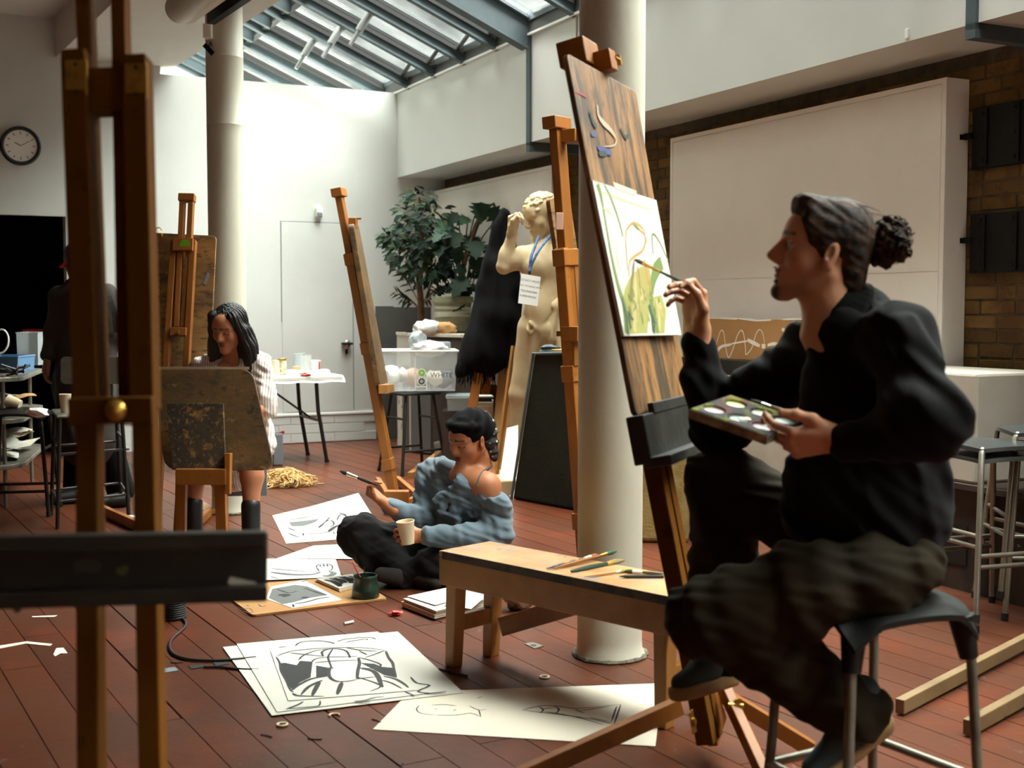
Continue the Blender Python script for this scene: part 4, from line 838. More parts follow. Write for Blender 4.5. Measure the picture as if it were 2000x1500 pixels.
dup(st, c-UP*0, R(18), 'lower grey metal stool nested under another beside the dark cabinet', 'stacked metal stools')
c2 = PZ(2028, 1190, 0); dup(st, c2+UP*.09, R(-8), 'metal stool with a shiny seat cut off by the picture edge', 'stacked metal stools'); dup(st, c2+UP*.0, R(-4), 'bottom metal stool of the stack cut off by the picture edge', 'stacked metal stools')
# easel standing mostly outside the picture, two long feet reaching in
t = thing('studio_easel', 'paint-marked easel whose two long feet reach in behind the black stool', 'easel', PZ(2100, 1260, 0))
for a, b in ((PZ(1757, 1380, .03), PZ(2110, 1196, .05)), (PZ(1890, 1421, .03), PZ(2130, 1288, .05))):
    mb = MB(); mb.bar(a, b, .032, .048); part('foot', mb, 'foot_wood', t, bevel=.003)
a = (PZ(2110, 1196, .05)+PZ(2130, 1288, .05))/2; mb = MB(); mb.bar(PZ(2110, 1196, .05), PZ(2130, 1288, .05), .04, .05); part('cross_bar', mb, 'bench_wood', t)
mb = MB(); mb.bar(a, a+V((.18, .05, 1.9)), .08, .05); part('mast', mb, 'easel_wood', t, bevel=.004)
# ================================================================ CORNER WITH PLANTS, CRATE, FELT BLOCK
# old cupboard
cb = [PZ(804, 884, 0), PZ(925, 902, 0)]; dx = (cb[1]-cb[0]).normalized(); dy = UP.cross(dx); zt = 1.09
t = thing('old_cupboard', 'old cupboard with flaking white and brown paint below the potted plants', 'cupboard', cb[0])
lw = (PZ(777, 872, 0)-cb[0]).length; sd_ = (PZ(777, 872, 0)-cb[0]).normalized()
mb = MB(); mb.hexa([cb[0], cb[1], cb[1]+sd_*lw, cb[0]+sd_*lw]+[p+UP*(zt-.03) for p in (cb[0], cb[1], cb[1]+sd_*lw, cb[0]+sd_*lw)]); part('body', mb, 'cab_brown', t)
e = (cb[1]-cb[0]); mb = MB(); mb.hexa([cb[0]+sd_*lw-dx*.006-dy*.0, cb[0]-dx*.006, cb[0], cb[0]+sd_*lw]+[p+UP*(zt-.03) for p in (cb[0]+sd_*lw-dx*.006, cb[0]-dx*.006, cb[0], cb[0]+sd_*lw)]); part('side_panel', mb, 'cab_paint', t)
mb = MB(); mb.box(cb[0]+e*.17-dy*.006+UP*.53, ((e.length)*.33, .012, 1.02), dx, dy); part('door', mb, 'grey_dado', t, bevel=.003)
mb = MB(); mb.box(cb[0]+e*.67-dy*.006+UP*.53, ((e.length)*.6, .012, 1.02), dx, dy); part('door', mb, 'cab_brown', t, bevel=.003)
mb = MB(); q_ = [cb[0]-dy*.02-dx*.015, cb[1]-dy*.02+dx*.02, cb[1]+sd_*(lw+.02), cb[0]+sd_*(lw+.02)-dx*.015]; mb.hexa([p+UP*(zt-.03) for p in q_]+[p+UP*zt for p in q_]); part('top', mb, 'cab_paint', t, bevel=.003)
# pot with monstera
dpot = 11.25; pc_ = P(884, 650, dpot); pc_.z = zt; rs = dpot/F
pt = thing('monstera_plant', 'climbing monstera with split leaves in a taped grey green pot', 'plant', pc_)
mb = MB(); mb.lathe([(32*rs*.85, 0), (32*rs, .02), (37*rs, .27), (41*rs, .28), (41*rs, .325), (38*rs, .33), (36*rs, .30)], pc_, 28, cap1=False); po = part('pot', mb, 'pot_green', pt, smooth=40)
for z, dz in ((.15, .012), (.19, -.01), (.225, .006)):
    mb = MB(); n = 28; rr = (32+5*z/.27)*rs*1.02; ring_ = [pc_+V((math.cos(2*PI*k/n)*rr, math.sin(2*PI*k/n)*rr, z+dz*math.sin(2*PI*k/n+z*20))) for k in range(n)]
    for k in range(n): a, b = ring_[k], ring_[(k+1) % n]; mb.add([a-UP*.012, b-UP*.012, b+UP*.012, a+UP*.012], [(0, 1, 2, 3)])
    part('tape', mb, 'pot_tape', po)
mb = MB(); mb.lathe([(36*rs, 0), (36*rs, .004)], pc_+UP*.30, 20); part('soil', mb, 'soil', pt)
def leaf_mesh(name, L, W, split=0, curl=.12, n=9):
    mb = MB(); vs, fs = [], []
    for i in range(n):
        u = i/(n-1); ww = W*math.sin(PI*min(1, u**.75*1.0))*(1 if not split or i % 2 == 0 else split)
        vs += [(u*L, -ww/2, -curl*L*u*u+.10*ww), (u*L, 0, -curl*L*u*u), (u*L, ww/2, -curl*L*u*u+.10*ww)]
    for i in range(n-1): fs += [(3*i, 3*i+3, 3*i+4, 3*i+1), (3*i+1, 3*i+4, 3*i+5, 3*i+2)]
    me = bpy.data.meshes.new(name); me.from_pydata(vs, [], fs); me.update(); me.shade_smooth(); return me
def add_leaf(parent, me, mat_, p, d, upv, sc=1):
    o = bpy.data.objects.new('leaf', me.get(mat_)); _reg(o, parent); o.matrix_basis = Matrix.Translation(p)@frame((0, 0, 0), d, upv)@Matrix.Scale(sc, 4)
    k = WL.get(parent.name)
    return o
def leafset(name, *a, mats=('leaf_dark', 'leaf_mid', 'leaf_olive'), **k):
    out = {}
    for m in mats: me = leaf_mesh(name, *a, **k); me.materials.append(M[m]); out[m] = me
    return out
ms_l = leafset('monstera_leaf', .22, .20, split=.55, curl=.25, n=11); fic = leafset('ficus_leaf', .085, .036, n=5, curl=.2); nar = leafset('narrow_leaf', .12, .022, n=5, curl=.3)
g = random.Random(31)
def PD(px, py, dd=0): return P(px, py, dpot+dd)
def stem(pts, r, parent, m='leaf_olive', nm='stem'): mb = MB(); mb.tube(smooth_path(pts, 4), r, 6); return part(nm, mb, m, parent, smooth=60)
stem([pc_+UP*.3, PD(905, 520), PD(930, 440), PD(955, 405)], .022, pt, 'bark', 'moss_pole')
heads = [(940, 395, 0, 1.3), (968, 392, .1, 1.2), (955, 408, -.1, 1.2), (893, 415, 0, .8), (880, 440, .05, .9), (900, 455, -.1, .9), (930, 470, -.1, 1.2), (945, 480, .05, 1.0), (925, 500, -.15, 1.1), (895, 480, 0, .9), (870, 452, -.1, .9), (910, 540, -.12, 1.2), (930, 560, -.2, 1.2), (900, 560, 0, .8), (880, 500, .1, .8), (940, 520, .05, 1.0), (915, 425, .1, .9), (960, 440, .1, .9), (868, 560, 0, .6), (858, 530, 0, .7), (905, 590, -.1, .7)]
for k, (x, y, dd, s_) in enumerate(heads):
    p = PD(x, y, dd); o_ = PD(918, 560)+UP*0; c0 = PD(905+(x-905)*.2, min(600, y+90), 0)
    stem([c0, (c0+p)/2+V((0, -.03, .06)), p], .006, pt, 'leaf_olive' if k % 2 else 'leaf_dark', 'leaf_stalk')
    dv = V(((x-915)/60+g.uniform(-.4, .4), g.uniform(-.9, -.1), g.uniform(-.9, -.1))); o = add_leaf(pt, ms_l, 'leaf_mid' if k % 3 == 1 else 'leaf_dark', p, dv, V((g.uniform(-.4, .4), -1, .8)), s_*.95)
lowm = MB(); gl = random.Random(91)
for k in range(70):
    x, y = gl.uniform(850, 925), gl.uniform(455, 565); p = PD(x, y, gl.uniform(-.2, .2)); d = V((gl.uniform(-1, 1), gl.uniform(-1, .2), gl.uniform(-1, .5))); fm = frame(p, d, V((gl.uniform(-.5, .5), -1, .8))); s_ = gl.uniform(.35, .65); lowm.add([fm@(v.co*s_) for v in ms_l['leaf_dark'].vertices], [tuple(q_.vertices) for q_ in ms_l['leaf_dark'].polygons])
part('foliage', lowm, 'leaf_dark', pt, kind='stuff')
# ficus tree
ft = thing('ficus_tree', 'bushy dark ficus tree with a thin trunk standing behind the old cupboard', 'plant', P(822, 640, dpot+.35)*1)
ft.location.z = 0; WL[ft.name] = V(ft.location)
mb = MB(); a = P(824, 655, dpot+.3); mb.lathe([(.12, 0), (.15, .3), (.155, .3), (.14, .29)], V((a.x, a.y, .8)), 20); part('pot', mb, 'tray_black', ft, smooth=40)
mb = MB(); mb.box(V((a.x, a.y, .4)), (.34, .34, .8)); part('pot_stand', mb, 'grey_dado', ft)
mb = MB(); mb.tube(smooth_path([V((a.x, a.y, .95)), P(822, 590, dpot+.3), P(818, 540, dpot+.3), P(824, 480, dpot+.3), P(822, 420, dpot+.3), P(818, 385, dpot+.3)], 4), [.034-.0011*k for k in range(21)], 8); part('trunk', mb, 'bark', ft, smooth=60)
cl = [(820, 385, 22, 16), (815, 420, 44, 26), (850, 420, 30, 24), (790, 455, 34, 22), (835, 460, 50, 30), (765, 462, 22, 10), (860, 450, 24, 24), (800, 490, 40, 18), (850, 500, 34, 24), (790, 510, 24, 14), (825, 530, 36, 18), (862, 470, 20, 20), (830, 480, 40, 30), (845, 522, 30, 14)]
rest = {m: MB() for m in ('leaf_dark', 'leaf_olive')}
brs = MB()
for x, y, rx, ry in cl: brs.tube([P(821, min(y+40, 560), dpot+.3), P((x+821)/2, y+14, dpot+.3), P(x, y, dpot+.25)], .006, 5)
part('branch', brs, 'bark', ft, kind='stuff')
for k in range(820):
    x, y, rx, ry = cl[g.randrange(len(cl))]; a = g.random()*6.28; rr = math.sqrt(g.random())
    p = P(x+math.cos(a)*rx*rr, y+math.sin(a)*ry*rr, dpot+.3+g.uniform(-.32, .32)); d = V((math.cos(a)+g.uniform(-.6, .6), g.uniform(-1, .3), -math.sin(a)*.5+g.uniform(-.9, .2)))
    if k < 250: add_leaf(ft, fic, 'leaf_mid' if g.random() < .12 else ('leaf_dark' if g.random() < .7 else 'leaf_olive'), p, d, V((g.uniform(-1, 1), -1, 1)), g.uniform(.85, 1.5))
    else:
        fm = frame(p, d, V((g.uniform(-1, 1), -1, 1))); mm = 'leaf_dark' if g.random() < .75 else 'leaf_olive'; s_ = g.uniform(.8, 1.4)
        me = fic[mm]; rest[mm].add([fm@(v.co*s_) for v in me.vertices], [tuple(p_.vertices) for p_ in me.polygons])
for m_, mb in rest.items(): part('foliage', mb, m_, ft, kind='stuff')
for x, y, x2, y2 in ((818, 590, 775, 530), (818, 600, 770, 575), (815, 600, 785, 590), (828, 590, 850, 550), (820, 580, 800, 545), (826, 600, 845, 580)):     # narrow lower sprays
    a, b = P(x, y, dpot+.3), P(x2, y2, dpot+.1); stem([a, (a+b)/2+UP*.04, b], .004, ft, 'bark', 'twig')
    for k in range(9):
        p = a+(b-a)*(.3+.08*k)+UP*.03; d = (b-a).normalized()+V((g.uniform(-.3, .3), g.uniform(-.6, .2), (.7 if k % 2 else -.7))); add_leaf(ft, nar, 'leaf_olive' if k % 3 else 'leaf_dark', p, d, V((0, -1, .6)), g.uniform(.7, 1.1))
# bag on the cupboard
mb = MB(); a = P(850, 645, dpot-.22); blob(mb, V((a.x-.06, a.y, zt+.05)), .10, random.Random(3), 3, (1.3, .8, .72), .16); o = solo('plastic_bag', mb, 'white_plastic', 'crumpled white plastic bag with a leaf print on the old cupboard', 'bag', smooth=60)
mb = MB(); blob(mb, V((a.x+.09, a.y-.02, zt+.045)), .085, random.Random(8), 3, (1.2, .8, .7), .13); solo('wrapped_bundle', mb, 'tan_card', 'tan cloth bundle beside the white bag on the cupboard', 'bundle', smooth=60)
# school stool carrying the WHITE crate
dst = 9.95; ct = P(805, 765, dst); sh = ct.z
t = make_stool('school_stool', 'dark tubular stool carrying the clear crate lettered WHITE', 'stool_black', 'tube_dark', sh, .12, .20, (.19, .44), .40, .006)
t.location = V((ct.x, ct.y, 0)); t.rotation_euler = (0, 0, R(33))
cx, cy0 = V((1, .12, 0)).normalized(), None; cyv = UP.cross(cx); cw, cdp, ch = .56, .38, .315; cc = V((ct.x+.05, ct.y, sh+.016))
t = thing('storage_crate', 'clear plastic crate lettered WHITE on the dark stool', 'crate', cc)
def cr_(x, y, z): k = 1+.07*(z/ch); return cc+cx*x*cw/2*k+cyv*y*cdp/2*k+UP*z
for nm, (a, b, c_, d) in (('front_wall', ((-1, -1), (1, -1), (1, -.98), (-1, -.98))), ('back_wall', ((-1, .98), (1, .98), (1, 1), (-1, 1))), ('side_wall', ((-1, -.98), (-.985, -.98), (-.985, .98), (-1, .98))), ('side_wall', ((.985, -.98), (1, -.98), (1, .98), (.985, .98)))):
    mb = MB(); mb.hexa([cr_(*p, 0) for p in (a, b, c_, d)]+[cr_(*p, ch) for p in (a, b, c_, d)]); fw = part(nm, mb, 'clear_plastic', t)
    if nm == 'front_wall':
        fo, nx = cr_(.60, -1.0, .125), (cr_(1, -1, 0)-cr_(-1, -1, 0)).normalized(); nz = (cr_(0, -1, ch)-cr_(0, -1, 0)).normalized()
        mb = text_mb('WHITE', fo, nx, nz, .056, depth=.003); part('lettering', mb, 'text_black', fw)
        for zz_, m_, m2 in ((.145, mk('label_green', S(120, 190, 40), .5), 'white_plastic'), (.078, mk('label_dark', S(60, 78, 70), .5), 'white_plastic')):
            o_ = cr_(.06, -1.0, zz_); nn = nx.cross(nz); mb = MB(); mb.lathe([(.034, 0), (.034, .001)], o_+nn*.001, 20, nn); lb = part('sticker', mb, 'white_plastic', fw)
            mb = MB(); mb.lathe([(.026, 0), (.026, .001)], o_+nn*.002, 20, nn); part('sticker', mb, m_, fw); mb = MB(); mb.prism([o_+nn*.0032+nx*.014, o_+nn*.0032+nz*.014, o_+nn*.0032-nx*.014, o_+nn*.0032-nz*.014], nn*.0006); mb.prism([o_+nn*.004+nx*.006, o_+nn*.004+nz*.007, o_+nn*.004-nx*.006, o_+nn*.004-nz*.007], nn*.0006, 1); part('sticker', mb, ['white_plastic', m_], fw)
        for x in (-.12, .20):
            mb = MB(); mb.bar(cr_(x, -1.01, .01), cr_(x, -1.01, ch*(.98 if x < 0 else .42)), .007, .004, nx); part('rib', mb, 'white_plastic', fw)
        mb = MB(); mb.bar(cr_(-.12, -1.01, .035), cr_(.2, -1.01, .035), .006, .004, nz); part('rib', mb, 'white_plastic', fw)
mb = MB(); mb.hexa([cr_(*p, .0) for p in ((-1, -1), (1, -1), (1, 1), (-1, 1))]+[cr_(*p, .006) for p in ((-1, -1), (1, -1), (1, 1), (-1, 1))]); part('bottom', mb, 'clear_plastic', t)
mb = MB(); rim = [cr_(*p, ch) for p in ((-1.02, -1.03), (1.02, -1.03), (1.02, 1.03), (-1.02, 1.03))]; mb.tube(rim, .008, 6, closed=True); part('rim', mb, 'white_plastic', t)
g = random.Random(17); cols = ['white_plastic', 'dirty_white', mk('pinkish', S(214, 170, 150), .8), mk('bluish', S(150, 170, 186), .8), 'paper_warm', mk('slate_cloth', S(110, 116, 124), .8)]
for k in range(6):
    mb = MB(); p = cr_(-.74+1.48*k/5, g.uniform(-.3, .3), .085+g.uniform(-.01, .04)); blob(mb, p, g.uniform(.062, .085), g, 2, (1, .8, .85), .25)
    solo('cloth_scrap', mb, cols[k % 6], '%s crumpled cloth inside the crate lettered WHITE' % ['white', 'grey white', 'pink', 'pale blue', 'cream', 'slate'][k % 6], 'cloth', 'cloths in the crate', smooth=60)
mb = MB(); blob(mb, cr_(.0, 0, ch+.07), .085, random.Random(5), 3, (.8, .7, 1), .2); solo('plastic_bag', mb, 'clear_plastic2', 'knotted clear plastic bag poking out of the crate lettered WHITE', 'bag', smooth=60)
mb = MB(); blob(mb, cr_(.30, .1, ch+.01), .12, random.Random(6), 3, (1.2, .9, .55), .12); solo('plastic_bag', mb, 'white_plastic', 'soft white bag bulging over the rim of the crate', 'bag', smooth=60)
mb = MB(); mb.box(cr_(.62, .6, ch+.03), (.16, .12, .07), cx, cyv); solo('box_lid', mb, 'clear_plastic2', 'grey lidded box at the back of the crate', 'box', bevel=.012)
# draped easel: black fringed cloth
dcl = 9.6
t = thing('draped_easel', 'wooden easel hidden under the black fringed cloth beside the statue', 'easel', V((P(945, 900, dcl).x, dcl, 0)))
for a, b in ((P(985, 430, dcl+.1), P(922, 800, dcl-.1)), (P(985, 430, dcl+.1), PZ(1010, 905, 0)), (P(985, 430, dcl+.1), PZ(935, 890, .0))):
    mb = MB(); mb.bar(a, b, .07, .045, V((1, 0, 0))); part('leg', mb, 'easel_wood', t, bevel=.003)
mb = MB(); mb.bar(PZ(802, 930, .02), PZ(868, 880, .04), .045, .06); mb.bar(PZ(868, 880, .04), P(922, 800, dcl-.1), .05, .05); part('foot', mb, 'bench_wood', t, bevel=.003)
sd = SDF(); rs = dcl/F
for (x0, y0, r0, x1, y1, r1) in ((985, 418, 9, 975, 520, 26), (975, 520, 26, 968, 620, 40), (968, 620, 40, 950, 690, 46), (985, 430, 9, 1003, 560, 16), (1003, 560, 16, 1004, 700, 14), (968, 620, 40, 930, 700, 24), (985, 418, 9, 945, 560, 12), (945, 560, 14, 915, 715, 18), (930, 700, 24, 905, 722, 12)):
    sd.cap(P(x0, y0, dcl), P(x1, y1, dcl), r0*rs, r1*rs, .05)
sd.disp.append(folds(.022, 30, (1, .2, .0), 3))
ob = sdf_obj('black_shawl', [(sd, .018)], 'black_cloth'); tag(ob, 'black fringed shawl draped over an easel beside the statue', 'cloth')
mb = MB(); g = random.Random(2)
for k in range(90):
    x = 893+g.random()*75 if k < 60 else 985+g.random()*35; y = 716+g.random()*10-(abs(x-930)*.1 if k < 60 else 20); p = P(x, y-14, dcl-.12+g.random()*.2); mb.tube([p, p+V((g.uniform(-.01, .01), 0, -.06)), p+V((g.uniform(-.02, .02), 0, -.14-.06*g.random()))], .004, 4)
part('fringe', mb, 'black_cloth', ob, kind='stuff')
# boards and boxes between the shawl and felt block
def slab(name, px, ds, label, cat, m_, th=.012, **k):
    c = [P(x, y, d) for (x, y), d in zip(px, ds)]; mb = MB(); panel(mb, c, th, k.pop('rad', 0)); return solo(name, mb, m_, label, cat, base=c[3], **k)
slab('plywood_board', [(975, 705), (1035, 705), (1018, 932), (955, 932)], (9.75, 9.75, 9.45, 9.45), 'tan plywood board leaning behind the narrow wooden batten', 'board', 'tan_card', rad=.03)
slab('plastic_sheet', [(990, 836), (1012, 830), (1010, 972), (972, 964)], (8.95, 8.95, 8.62, 8.70), 'white crinkled plastic sheet leaning against the dark felt block', 'sheet', 'white_plastic')
mb = MB(); mb.bar(P(1003, 676, 9.2), PZ(965, 957, .0), .035, .02, V((.6, .8, 0))); solo('wooden_batten', mb, 'bench_wood', 'narrow pale wooden batten leaning upright beside the statue', 'batten')
c = PZ(945, 925, 0); t = thing('drawer_unit', 'small white drawer unit with black books on it behind the headscarf', 'drawers', c)
mb = MB(); mb.box(c+UP*.29, (.15, .3, .58), V((1, 0, 0))); part('body', mb, 'cab_paint', t, bevel=.004)
for z in (.12, .31, .48): mb = MB(); mb.box(c+V((0, -.154, z)), (.13, .008, .14), V((1, 0, 0))); part('drawer', mb, 'cab_paint', t, bevel=.003)
mb = MB(); mb.box(c+V((.0, -.02, .597)), (.13, .2, .03), V((1, 0, 0))); solo('notebook', mb, 'black', 'black book lying on the small white drawer unit', 'book', bevel=.003)
mb = MB(); mb.box(c+V((.01, -.02, .618)), (.12, .19, .01), V((1, .1, 0))); solo('notebook', mb, 'paper', 'thin white pad on top of the black book', 'book')
def tub(name, label, c, w_, d_, h_, m_, lid=None, flare=1.06):
    t = thing(name, label, 'box', c); mb = MB(); q = [(-1, -1), (1, -1), (1, 1), (-1, 1)]
    lo, hi = [V((c.x+x*w_/2, c.y+y*d_/2, c.z)) for x, y in q], [V((c.x+x*w_/2*flare, c.y+y*d_/2*flare, c.z+h_)) for x, y in q]; k = .004
    for i in range(4):
        j = (i+1) % 4; ctr = V((c.x, c.y, 0)); ins = lambda p: p+(V((ctr.x, ctr.y, p.z))-p)*(k*2/w_)
        mb = MB(); mb.hexa([lo[i], lo[j], ins(lo[j]), ins(lo[i]), hi[i], hi[j], ins(hi[j]), ins(hi[i])]); part('side_wall', mb, m_, t)
    mb = MB(); mb.hexa(lo+[p+UP*.004 for p in lo]); part('bottom', mb, m_, t)
    mb = MB(); mb.tube(hi, .006, 6, closed=True); part('rim', mb, m_, t)
    if lid: mb = MB(); mb.box(V((c.x, c.y, c.z+h_+.012)), (w_*flare+.02, d_*flare+.02, .024), V((1, 0, 0))); part('lid', mb, lid, t, bevel=.006)
    return t
c = P(903, 800, 9.9); mb = MB(); mb.box(V((c.x, c.y, c.z/2)), (.30, .3, c.z), V((1, 0, 0))); solo('dark_crate', mb, 'cab_brown', 'dark wooden crate stack behind the headscarf', 'crate')
tub('storage_box', 'shallow clear box with a grey lid behind the headscarf', c, .22, .24, .10, 'clear_plastic2', 'clear_plastic2')
tub('storage_box', 'small white bucket on the floor beside the stool under the crate', PZ(864, 918, 0), .12, .12, .22, 'clear_plastic')
# felt block
fc = [PZ(1000, 975, 0), PZ(1150, 1003, 0)]; fd = (fc[1]-fc[0]).normalized(); fb_ = UP.cross(fd); ztop = 1.02
tl_, tr_ = PPL(1043, 690, fc[0], fb_), PPL(1150, 688, fc[0], fb_); lean = fb_*.07
mb = MB(); th_ = fb_*.30; mb.hexa([fc[0], fc[1], fc[1]+th_, fc[0]+th_, tl_+lean*.0, tr_+lean*.0, tr_+th_, tl_+th_])
t = solo('felt_block', mb, 'felt_dark', 'tall tapered dark grey felt covered block beside the column', 'block', bevel=.02, seg=3)
mb = MB(); off = -fb_*.006; mb.tube([fc[0]+off, tl_+off, tr_+off], .010, 8); part('edge_piping', mb, 'felt_edge', t)
zf = tl_.z; g = random.Random(14)
mb = MB(); blob(mb, tl_+fd*.06+fb_*.1+UP*.028, .045, g, 2, (1.6, .8, .6), .35); solo('foil_scrap', mb, 'felt_edge', 'crumpled blue grey foil on the corner of the felt block', 'foil')
mb = MB(); mb.box(tl_+fd*.26+fb_*.14+UP*.02, (.26, .2, .02), fd, fb_); solo('wooden_palette', mb, 'tan_card', 'pale wooden palette lying on the felt block', 'palette', bevel=.004)
mb = MB(); mb.box(tl_+fd*.30+fb_*.14+UP*.042, (.08, .05, .022), fd, fb_); solo('black_case', mb, 'black', 'small black case on the pale wooden palette', 'case', bevel=.004)

# ================================================================ EASELS
def side_easel(base_px, top_px, d, label, hv, N, split, board_px=None, wr=.05, th=.075, headw=.16, gap=.07, low_m='easel_wood', up_m='easel_wood', brd_w=.6):
    """easel seen from its side: hv runs along the picture rail, N faces the painter"""
    b, tp = P(*base_px, d), P(*top_px, d); hv, N = V(hv).normalized(), V(N).normalized(); u = (tp-b).normalized(); L = (tp-b).length
    t = thing('studio_easel', label, 'easel', V((b.x, b.y, 0)))
    for k in (-1, 1):
        mb = MB(); mb.bar(b+hv*gap*k, b+u*L*split+hv*gap*k, wr, th, hv); part('mast_rail', mb, low_m, t, bevel=.004)
    mb = MB(); mb.bar(b+u*L*(split-.35), b+u*(L-.03), .085, th*.82, hv); part('sliding_mast', mb, up_m, t, bevel=.004)
    mb = MB(); mb.bar(tp-u*.045-N*0, tp+u*.012, .15, th*1.35, hv); part('mast_head', mb, up_m, t, bevel=.004)
    for f_ in (.12, split-.02, split*.62):
        mb = MB(); mb.bar(b+u*(L*f_-.04), b+u*(L*f_+.04), gap*2+wr+.02, th*1.25, hv); part('clamp_block', mb, low_m, t, bevel=.004)
    return t, b, tp, u, hv, N
t, b, tp, u, hv, N = side_easel((772, 978), (661, 372), 8.5, 'tall orange easel seen edge on in the middle of the studio', (.12, .99, 0), (.99, -.12, 0), .80, gap=.03, th=.055, wr=.045)
q4 = [P(690, 437, 8.25), P(701, 441, 8.85), P(758, 747, 8.85), P(743, 752, 8.25)]
mb = MB(); panel(mb, [q4[0], q4[1], q4[2], q4[3]], .035, .03); solo('drawing_board', mb, 'board_olive', 'thick worn drawing board held edge on by the central easel', 'board', base=q4[3], bevel=.004)
mb = MB(); c_ = P(690, 436, 8.45); mb.box(c_, (.05, .07, .07), N, hv); o = part('clamp', mb, 'easel_wood', t, bevel=.004); mb = MB(); mb.box(c_+UP*.03+N*.03, (.05, .012, .012), N, hv); part('wing_screw', mb, 'brass', o)
mb = MB(); mb.bar(P(748, 760, 8.2), P(762, 758, 8.95), .06, .06); part('ledge', mb, 'bench_wood', t, bevel=.003)
for a, b_ in ((PZ(770, 990, .02), PZ(738, 938, .03)), (PZ(819, 974, .03), PZ(776, 936, .05)), (PZ(770, 990, .02), PZ(819, 974, .03))):
    mb = MB(); mb.bar(a, b_, .035, .05); part('foot', mb, 'easel_wood', t, bevel=.003)
mb = MB(); c_ = PZ(776, 978, .08); mb.box(c_+V((0, -.05, 0)), (.16, .05, .15), V((1, 0, 0)), V((0, 1, .1))); o = part('hub_block', mb, 'easel_wood', t, bevel=.004)
mb = MB(); mb.box(c_+V((-.02, -.08, 0)), (.035, .006, .05), V((1, 0, 0))); part('hinge_plate', mb, 'brass', o, bevel=.002)
t, b, tp, u, hv, N = side_easel((1152, 1118), (1087, 234), 6.0, 'bright orange easel standing behind the column near the statue', (.55, .83, 0), (.83, -.55, 0), .72, gap=.045, wr=.045, th=.055, up_m='easel_wood')
q4 = [P(1073, 388, 6.25), P(1112, 376, 6.35), P(1150, 640, 6.35), P(1112, 655, 6.25)]
mb = MB(); panel(mb, q4, .03, .02); solo('drawing_board', mb, 'board_far', 'grey edged drawing board on the orange easel behind the column', 'board', base=q4[3], bevel=.003)
mb = MB(); c_ = P(1112, 265, 5.98); mb.box(c_, (.09, .05, .06), N, hv); o = part('clamp', mb, 'easel_wood', t, bevel=.003); mb = MB(); mb.box(c_+N*.05, (.03, .02, .035), N, hv); part('wing_screw', mb, 'brass', o)
mb = MB(); c_ = P(1119, 652, 5.95); mb.box(c_, (.09, .07, .07), N, hv); o = part('ledge_bracket', mb, 'easel_wood', t, bevel=.003); mb = MB(); mb.box(c_-N*.06, (.05, .025, .025), N, hv); part('wing_nut', mb, 'brass', o)
mb = MB(); c_ = P(1122, 690, 5.95); mb.box(c_, (.03, .05, .12), N, hv); part('height_stop', mb, 'easel_wood', t, bevel=.003)
mb = MB(); c_ = P(1093, 432, 5.92); mb.box(c_, (.035, .01, .08), V((1, 0, 0))); part('wood_tag', mb, 'pinkish', t, bevel=.002)
# easel with the dark board behind the seated woman, seen from the back
def P2(x, y, y0=380, y1=1060, d0=7.25, d1=6.75): return P(x, y, d0+(d1-d0)*(y-y0)/(y1-y0))
t = thing('studio_easel', 'pale wooden easel with a green sticker holding the scratched dark board', 'easel', PZ(330, 1080, 0))
for a, b in (((357, 395), (346, 640)), ((374, 395), (362, 640))): mb = MB(); mb.bar(P2(*a), P2(*b), .030, .045, V((1, 0, 0))); part('sliding_rail', mb, 'easel_wood', t, bevel=.003)
mb = MB(); mb.bar(P2(365, 394), P2(366, 380), .092, .055, V((1, 0, 0))); part('mast_head', mb, 'easel_wood', t, bevel=.003)
for a, b in (((341, 470), (303, 1065)), ((378, 470), (345, 1065))): mb = MB(); mb.bar(P2(*a), P2(*b), .034, .05, V((1, 0, 0))); part('mast_rail', mb, 'easel_wood', t, bevel=.003)
mb = MB(); mb.bar(P2(360, 491)+V((0, -.03, 0)), P2(361, 467)+V((0, -.03, 0)), .116, .03, V((1, 0, 0))); o = part('clamp_block', mb, 'easel_wood', t, bevel=.003)
mb = MB(); mb.lathe([(.030, 0), (.030, .001)], P2(365, 479)+V((0, -.046, 0)), 20, V((0, -1, 0))); part('sticker', mb, 'label_green', o)
mb = MB(); mb.bar(P2(351, 656)+V((0, -.03, 0)), P2(352, 640)+V((0, -.03, 0)), .09, .03, V((1, 0, 0))); o = part('clamp_block', mb, 'easel_wood', t, bevel=.003)
mb = MB(); mb.lathe([(.009, 0), (.009, .015)], P2(352, 649)+V((0, -.045, 0)), 10, V((0, -1, 0))); part('screw', mb, 'brass', o)
mb = MB(); mb.bar(PZ(345, 1060, .04), PZ(175, 985, .03), .035, .06); part('foot', mb, 'easel_wood', t, bevel=.003)
mb = MB(); mb.bar(PZ(345, 1060, .04), PZ(408, 1000, .03), .035, .05); part('foot', mb, 'easel_wood', t, bevel=.003)
q4 = [P2(282, 452)+V((0, .07, 0)), P2(417, 459)+V((0, .07, 0)), P2(403, 745)+V((0, .07, 0)), P2(282, 745)+V((0, .07, 0))]; mb = MB(); panel(mb, q4, .015, .025)
bo = solo('drawing_board', mb, 'board_far', 'scratched dark drawing board on the easel with the green sticker', 'board', base=q4[3], bevel=.003)
mb = MB(); q5 = [P2(x, y)+V((0, .066, 0)) for x, y in ((399, 531), (404, 533), (397, 556), (391, 553))]; panel(mb, q5, .002); part('tape_scrap', mb, 'tape_grey', bo)
c_ = P2(304, 456)+V((0, .06, 0)); mb = MB(); mb.box(c_-UP*.005, (.045, .03, .02), V((1, 0, 0))); t = solo('bulldog_clip', mb, 'brass', 'coppery bulldog clip on the top edge of the scratched dark board', 'clip', bevel=.003)
